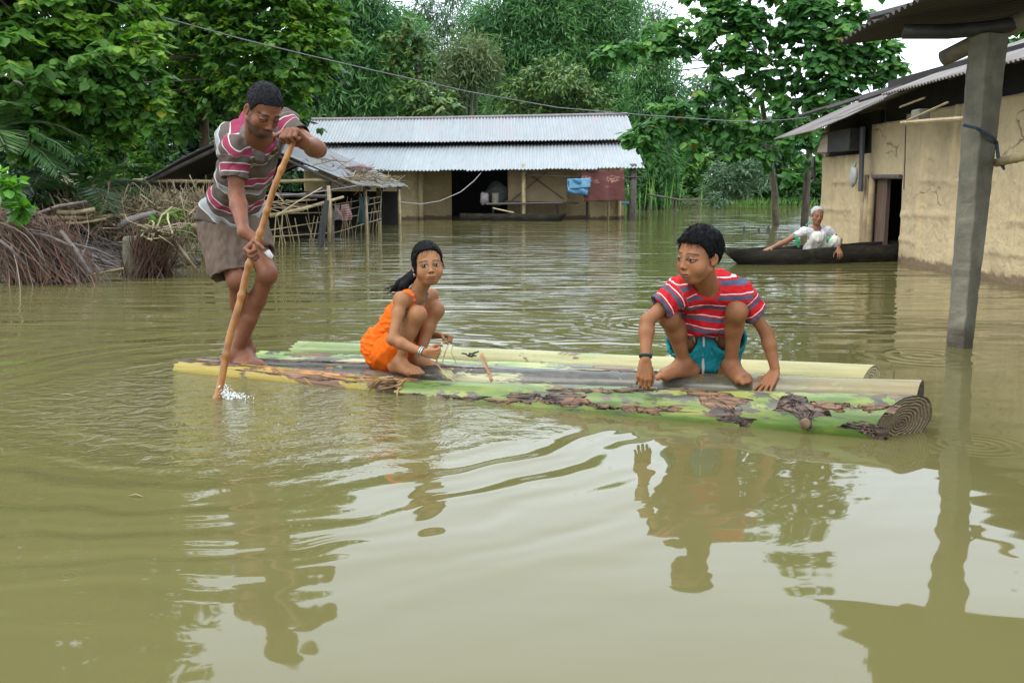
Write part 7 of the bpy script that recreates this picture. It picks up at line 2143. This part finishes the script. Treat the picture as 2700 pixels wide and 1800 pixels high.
def log(R_, L_, rR, rL, mat, seed, label, shear=(0, 0), flat=1.0, endmat=None, sheath=.04, bend=0.0, endL=None):
    """trunk from right end R_ to left end L_; written in its own axes so the streaks run along it"""
    R_, L_ = A3(R_), A3(L_); ax = R_ - L_; Ln = np.linalg.norm(ax); ax = ax / Ln
    sdv = nrm(np.cross([0, 0, 1], ax)); up = np.cross(ax, sdv)       # sdv points away from the camera
    M = Matrix(((ax[0], sdv[0], up[0], L_[0]), (ax[1], sdv[1], up[1], L_[1]), (ax[2], sdv[2], up[2], L_[2]), (0, 0, 0, 1)))
    r = np.random.default_rng(seed); nu, na = 110, 48
    U, A = np.meshgrid(np.linspace(0, 1, nu + 1), np.linspace(0, 2 * np.pi, na, endpoint=False), indexing='ij')
    rad = rL + (rR - rL) * U
    # overlapping sheaths: a step that winds slowly along the trunk
    for k in range(4):
        ph = r.uniform(0, 6.28) + U * r.uniform(-.8, .8); a = np.mod(A - ph, 2 * np.pi) / (2 * np.pi)
        rad = rad * (1 + sheath * (np.where(a < .96, a, (1 - a) / .04 * .96) - .5) * .6)
    rad = rad * (1 + .02 * np.sin(U * Ln * 5 + seed) + .012 * np.sin(A * 3 + U * 9 + seed) + .008 * np.sin(A * 7 + U * 23 + seed))
    cy, cz = np.cos(A) * rad, np.sin(A) * rad * flat
    X = U * Ln + (U > .5) * np.clip((U - .5) * 2, 0, 1) ** 8 * (shear[0] * cy + shear[1] * cz)
    X = X + (U < .03) * r.normal(size=(1, na)) * .012
    Zb = bend * np.sin(U * np.pi)
    V = np.stack([X, cy, cz + Zb], -1).reshape(-1, 3)
    idx = np.arange((nu + 1) * na).reshape(nu + 1, na); nx = np.roll(idx, -1, 1)
    F = np.stack([idx[:-1], idx[1:], nx[1:], nx[:-1]], -1).reshape(-1, 4)
    me_o = np_mesh('trunk', V, F, mat, None, True)
    me_o.parent = raft; me_o.matrix_parent_inverse = raft.matrix_basis.inverted(); me_o.matrix_basis = M
    me_o['label'] = label
    # cut ends
    for end, em in ((nu, endmat or M_END), (0, endL or M_END2)):
        ringv = V[idx[end]]; ctr = ringv.mean(0); vs = [ctr + (0.012 if end == nu else -.0) * np.array([-1, 0, 0])]; fs = []
        rows = 7
        for q in range(1, rows + 1):
            vs.extend(ctr * (1 - q / rows) + ringv * q / rows + np.array([-.012 * (1 - q / rows) if end == nu else 0, 0, 0]))
        for k in range(na): fs.append((0, 1 + k, 1 + (k + 1) % na))
        for q in range(rows - 1):
            for k in range(na):
                a = 1 + q * na + k; b = 1 + q * na + (k + 1) % na; fs.append((a, a + na, b + na, b))
        if end == 0: fs = [f_[::-1] for f_ in fs]
        me = bpy.data.meshes.new('cut_end'); me.from_pydata([tuple(v - ctr) for v in vs], [], fs); me.materials.append(em)
        me.polygons.foreach_set('use_smooth', [True] * len(me.polygons))
        co = bpy.data.objects.new('cut_end', me); COL.objects.link(co); co.parent = me_o; co.matrix_basis = Matrix.Translation(Vector(ctr))
        rr = np.linalg.norm((ringv - ctr)[:, 1:], axis=1).mean()
        at = me.attributes.new('rr', 'FLOAT', 'POINT'); at.data.foreach_set('value', np.array([np.linalg.norm((v - ctr)[1:]) / rr for v in vs], dtype=np.float32))
    LOGRAD[me_o.name] = (rad, Ln)
    return me_o, M


def mat_end(name, light, dark, core, n=9):
    t = NT(name); r_ = t.attr('rr').outputs['Fac']; P = t.coord('Object')
    nz = t.noise(P, 14, 4); sx_ = t.n('ShaderNodeSeparateXYZ'); t.l(P, sx_.inputs[0])
    ang = t.math('ARCTAN2', sx_.outputs[2], sx_.outputs[1])
    rad = t.math('ADD', t.math('ADD', t.math('MULTIPLY', r_, n), t.math('MULTIPLY', ang, .159 * 1.0)), t.math('MULTIPLY', nz, 2.6))
    w_ = t.math('SINE', t.math('MULTIPLY', rad, 6.283))
    fine = t.noise(P, 90, 3)
    c = t.ramp(t.math('ADD', t.math('MULTIPLY', w_, .22), t.math('MULTIPLY', fine, 1.1)), [(.1, dark), (.55, light), (.95, tuple(x * 1.35 for x in light))])
    c = t.mix(t.ramp(r_, [(.0, .9), (.38, 0.)]), c, core); c = t.mix(t.ramp(r_, [(.9, 0.), (.99, .6)]), c, tuple(x * .5 for x in dark))
    t.col(c); t.set(Roughness=.6); t.bump(t.math('ADD', w_, fine), .7, .006); return t.m


M_END = mat_end('cut_face', (.135, .095, .046), (.05, .033, .016), (.075, .032, .016), 10)
M_END2 = mat_end('rotten_cut_face', (.16, .10, .045), (.04, .022, .012), (.06, .03, .015), 6)
M_ENDD = mat_end('hollow_cut_face', (.045, .035, .024), (.010, .008, .006), (.006, .005, .004), 3.2)
A_R, A_L = np.array([1.515, 3.762, .046]), np.array([-.515, 4.635, -.048])
logA, MA = log(A_R, A_L, .112, .098, mat_log('trunk_bright', 1.3, GREEN, YEL, .55, .50, .40), 3, 'bright green trunk with torn brown patches and a round cut face, nearest', (.85, .30), 1.0)
logY = log((-.44, 4.615, -.022), (-1.74, 5.17, -.008), .080, .064, mat_log('trunk_yellow', 4.1, (.16, .17, .022), (.27, .20, .03), .35, .62, .8), 5, 'yellow and orange brown trunk running half sunk under the pole')
logB = log((1.665, 3.985, .085), (-1.70, 5.37, -.050), .088, .084, mat_log('trunk_dark', 7.7, (.11, .165, .07), (.30, .28, .15), .92, .45, .4, .2, (3.1, 3.8, (.25, .195, .085))), 7, 'dark bruised trunk beside the nearest one with a hollow end', (.18, .1), 1.0, M_ENDD)
log((1.60, 4.22, .030), (-1.62, 5.55, -.056), .085, .085, mat_log('trunk_pale', 9.2, (.18, .27, .09), (.38, .36, .18), .60, .42, .6, .2), 9, 'pale green trunk under the bare feet')
log((1.62, 4.46, .000), (-1.45, 5.70, -.066), .088, .085, mat_log('trunk_wet', 12.4, (.15, .25, .07), (.30, .33, .12), .62, .45, .5, .2), 11, 'wet mossy trunk mostly awash at its left half')
log((1.73, 4.72, .022), (-1.27, 5.81, -.022), .085, .078, mat_log('trunk_cream', 15.1, LGREEN, CREAM, .30, .15, .45, .28, (2.3, 3.4, (.36, .31, .14))), 13, 'smooth light green and cream trunk along the far side', (.5, .2), 1.0, mat_end('cream_cut_face', (.42, .36, .2), (.2, .15, .07), (.2, .12, .06), 6))
# dry sheaths that peel off the trunks: long raised strips with torn edges
t = NT('dry_sheath'); Pf = t.coord('Object', (.10, 1, 1)); fb_ = t.noise(Pf, 75, 4, .6); nb = t.noise(t.coord('Object', (.5, 1, 1)), 9, 5)
t.col(t.ramp(t.math('ADD', t.math('MULTIPLY', fb_, .6), t.math('MULTIPLY', nb, .4)), [(.28, (.016, .009, .007)), (.45, (.075, .036, .018)), (.58, (.20, .105, .05)), (.75, (.38, .25, .13))]))
t.set(Roughness=.6); t.bump(fb_, .8, .006); M_SHEATH = t.m
t = NT('black_sheath'); Pf = t.coord('Object', (.12, 1, 1)); fb_ = t.noise(Pf, 60, 4, .6)
t.col(t.ramp(fb_, [(.3, (.010, .008, .007)), (.5, (.045, .026, .017)), (.72, (.17, .10, .055))])); t.set(Roughness=.5); t.bump(fb_, .7, .006); M_SHEATHB = t.m


t = NT('orange_sheath'); Pf = t.coord('Object', (.10, 1, 1)); fb_ = t.noise(Pf, 60, 4, .6)
t.col(t.ramp(fb_, [(.3, (.05, .018, .008)), (.45, (.22, .085, .02)), (.6, (.40, .20, .04)), (.78, (.46, .32, .12))])); t.set(Roughness=.4); t.bump(fb_, .5, .005); M_SHEATHO = t.m


def sheath(tr, rfun, x0, x1, a0, a1, seed, mat, skew=0.0, lift=.0015):
    trunk, M = tr
    r = np.random.default_rng(seed); nu, nv = 60, 16
    Uf, Vf = np.meshgrid(np.linspace(0, 1, nu + 1), np.linspace(0, 1, nv + 1), indexing='ij')
    def rag(n, amp, sm=3):
        e = r.normal(size=n) * amp + (r.random(n) < .12) * r.normal(size=n) * amp * 2; return np.convolve(np.pad(e, sm, 'edge'), np.ones(2 * sm + 1) / (2 * sm + 1), 'valid') * 2.2
    lo = a0 + rag(nu + 1, .10)[:, None] + (a1 - a0) * .5 * (np.abs(Uf * 2 - 1) ** 5) * .8
    hi = a1 + rag(nu + 1, .10)[:, None] - (a1 - a0) * .5 * (np.abs(Uf * 2 - 1) ** 5) * .8
    A = lo + (hi - lo) * Vf
    X = x0 + (x1 - x0) * Uf + rag(nv + 1, .035, 1)[None, :] * (Uf * 2 - 1) + skew * (Vf - .5)
    edge = np.minimum(np.minimum(Vf, 1 - Vf) * 3, 1)
    rad, Ln = LOGRAD[trunk.name]; nuL, naL = rad.shape[0] - 1, rad.shape[1]
    ui = np.clip(X / Ln, 0, 1) * nuL; ai = np.mod(A, 2 * np.pi) / (2 * np.pi) * naL
    i0 = np.clip(np.floor(ui).astype(int), 0, nuL - 1); fu = ui - i0; j0 = np.floor(ai).astype(int) % naL; fa = ai - np.floor(ai); j1 = (j0 + 1) % naL
    base_r = (rad[i0, j0] * (1 - fu) + rad[i0 + 1, j0] * fu) * (1 - fa) + (rad[i0, j1] * (1 - fu) + rad[i0 + 1, j1] * fu) * fa
    Rr = base_r + .0022 * edge - .0008 + .0006 * np.sin(A * 70 + Uf * 2)
    V = np.stack([X, np.cos(A) * Rr, np.sin(A) * Rr], -1).reshape(-1, 3)
    idx = np.arange((nu + 1) * (nv + 1)).reshape(nu + 1, nv + 1)
    F = np.stack([idx[:-1, :-1], idx[1:, :-1], idx[1:, 1:], idx[:-1, 1:]], -1).reshape(-1, 4)
    o = np_mesh('dry_sheath', V, F, mat, None, True); o.parent = trunk


LA = float(np.linalg.norm(A_R - A_L))
rA = lambda X: .098 + (.112 - .098) * X / LA
for (t0, t1, a0, a1, sk, mt) in ((.39, .50, 1.98, 2.14, .0, M_SHEATH), (.24, .40, 2.72, 2.84, .02, M_SHEATH), (.40, .62, 2.74, 2.92, .03, M_SHEATH), (.30, .37, 2.45, 2.58, .0, M_SHEATHB), (.815, .845, 1.5, 3.5, .11, M_SHEATHB), (.875, .97, 2.28, 2.55, .03, M_SHEATH), (.93, .955, 2.85, 3.6, .10, M_SHEATHB), (.655, .685, 1.6, 2.6, .17, M_SHEATH), (.70, .725, 2.6, 3.4, .12, M_SHEATHB), (.04, .17, 2.6, 2.76, .02, M_SHEATHB), (.52, .60, 1.74, 1.86, 0, M_SHEATH)):
    sheath((logA, MA), rA, t0 * LA, t1 * LA, a0, a1, int(t0 * 1000), mt, sk)
LY = 1.41
for (t0, t1, a0, a1, mt) in ((.12, .98, 1.80, 2.25, M_SHEATHO), (.02, .45, 1.25, 1.5, M_SHEATHB), (.0, .30, 1.66, 1.95, M_SHEATHB), (.30, .75, 2.35, 2.5, M_SHEATH)): sheath(logY, lambda X: .064 + .016 * X / LY, t0 * LY, t1 * LY, a0, a1, int(t0 * 700) + 5, mt)
for (t0, t1, a0, a1, mt) in ((.30, .47, 1.7, 2.0, M_SHEATHB), (.60, .70, 1.5, 1.8, M_SHEATHB), (.08, .26, 1.6, 1.9, M_SHEATH)): sheath(logB, lambda X: .084 + .004 * X / 3.6, t0 * 3.63, t1 * 3.63, a0, a1, int(t0 * 900) + 7, mt)
# pegs that pin the trunks, torn leaf stalk tie, loose fibres
M_PEG = mat_plain('peg_wood', (.20, .13, .06), (.07, .04, .02), 30, .8, .5, .004)
def on_log(M, x, a, r):
    p = M @ Vector((x, math.cos(a) * r, math.sin(a) * r)); n = (M.to_3x3() @ Vector((0, math.cos(a), math.sin(a)))); return np.array(p), np.array(n)
for x, a, rr in ((.60, math.pi * 1.02, .103), (1.86, math.pi * .98, .110)):
    p, n = on_log(MA, x, a, rr)
    m = MB(); m.tube([p - n * .04, p + n * .018, p + n * .03], [.021, .021, .017], 12, True, .15, random.Random(2)); m.build('peg', M_PEG, raft, smooth=True)
M_TIE = mat_plain('dry_leaf_tie', (.36, .22, .09), (.16, .085, .035), 20, .75, .5, .005, (1, 1, 1))
tie = MB(); r = random.Random(4)
for k in range(16):
    a = W(1058 + r.uniform(-8, 5), 1006 + r.uniform(-6, 22), 4.57 + r.uniform(-.02, .04)); b = W(1012 + r.uniform(-26, 20), 1008 + r.uniform(-8, 24), 4.60 + r.uniform(-.02, .05))
    tie.tube([a, (a + b) / 2 + [0, 0, r.uniform(-.005, .02)], b], [.006, .005, .002], 5)
for k in range(9):
    b = W(1036, 1002, 4.56); a = W(978 + r.uniform(-12, 12), 1028 + r.uniform(-8, 4), 4.60); tie.tube([b + [0, r.uniform(-.02, .02), r.uniform(-.01, .02)], (a + b) / 2 + [0, 0, .03], a], [.006, .005, .002], 5)
tie.build('leaf_tie', M_TIE, raft, smooth=True)
ring('fibre_wrap', A_L + nrm(A_R - A_L) * .02, nrm(A_R - A_L), .103, .103, .004, M_TIE, raft)
st_ = MB()
for a, b in (((1268, 932, 4.72), (1296, 1007, 4.62)), ((1271, 930, 4.72), (1300, 1008, 4.62)), ((1275, 950, 4.7), (1297, 1002, 4.62)), ((1266, 936, 4.72), (1290, 985, 4.64))):
    st_.bar(W(*a), W(*b), .010, .002, [0, -1, .2])
st_.build('split_stalks', M_TIE, raft)
m = MB()
for k in range(10):
    p = W(1226 + r.uniform(-18, 24), 936 + r.uniform(-5, 6), 5.05); m.tube([p, p + [r.uniform(-.03, .03), 0, r.uniform(-.004, .012)]], .004, 4)
m.build('leaf_scraps', M_DARKWOOD, raft)
# thread-like fibres at the cut face
m = MB()
for k in range(9):
    p, n = on_log(MA, 2.10 + r.uniform(-.02, .10), r.uniform(.15, .9), .112); m.tube([p, p + n * .015 + [.02, 0, .0], p + n * .02 + [.045, -.01, r.uniform(-.03, .01)]], [.003, .0025, .001], 4)
m.build('loose_fibres', M_TIE, raft)
# splash where the pole stirs: small droplets and foam
r = np.random.default_rng(5); bm = bmesh.new(); p0 = G(582, 1046)
for k in range(340):
    q = abs(r.normal()); c = p0 + np.array([.010 + q * .05, r.normal() * .026 - .012, 0]); c[2] = abs(r.normal()) * .030 * math.exp(-q * .9)
    rr = r.uniform(.0007, .0024) * (1.5 if k < 30 else 1.0)
    ml = Matrix.Translation(Vector(c)) @ Matrix.Rotation(r.uniform(0, 3), 4, 'Y') @ Matrix.Diagonal(Vector((1, 1, r.uniform(1, 3.2), 1)))
    bmesh.ops.create_icosphere(bm, subdivisions=1, radius=rr, matrix=ml)
me = bpy.data.meshes.new('water_splash'); bm.to_mesh(me); bm.free(); me.polygons.foreach_set('use_smooth', [True] * len(me.polygons))
t = NT('white_water'); t.col((.75, .78, .76)); t.set(Roughness=.1); me.materials.append(t.m)
o = bpy.data.objects.new('water_splash', me); put(o); tag(o, 'white droplets splashing at the foot of the bamboo pole', 'splash', kind='stuff')
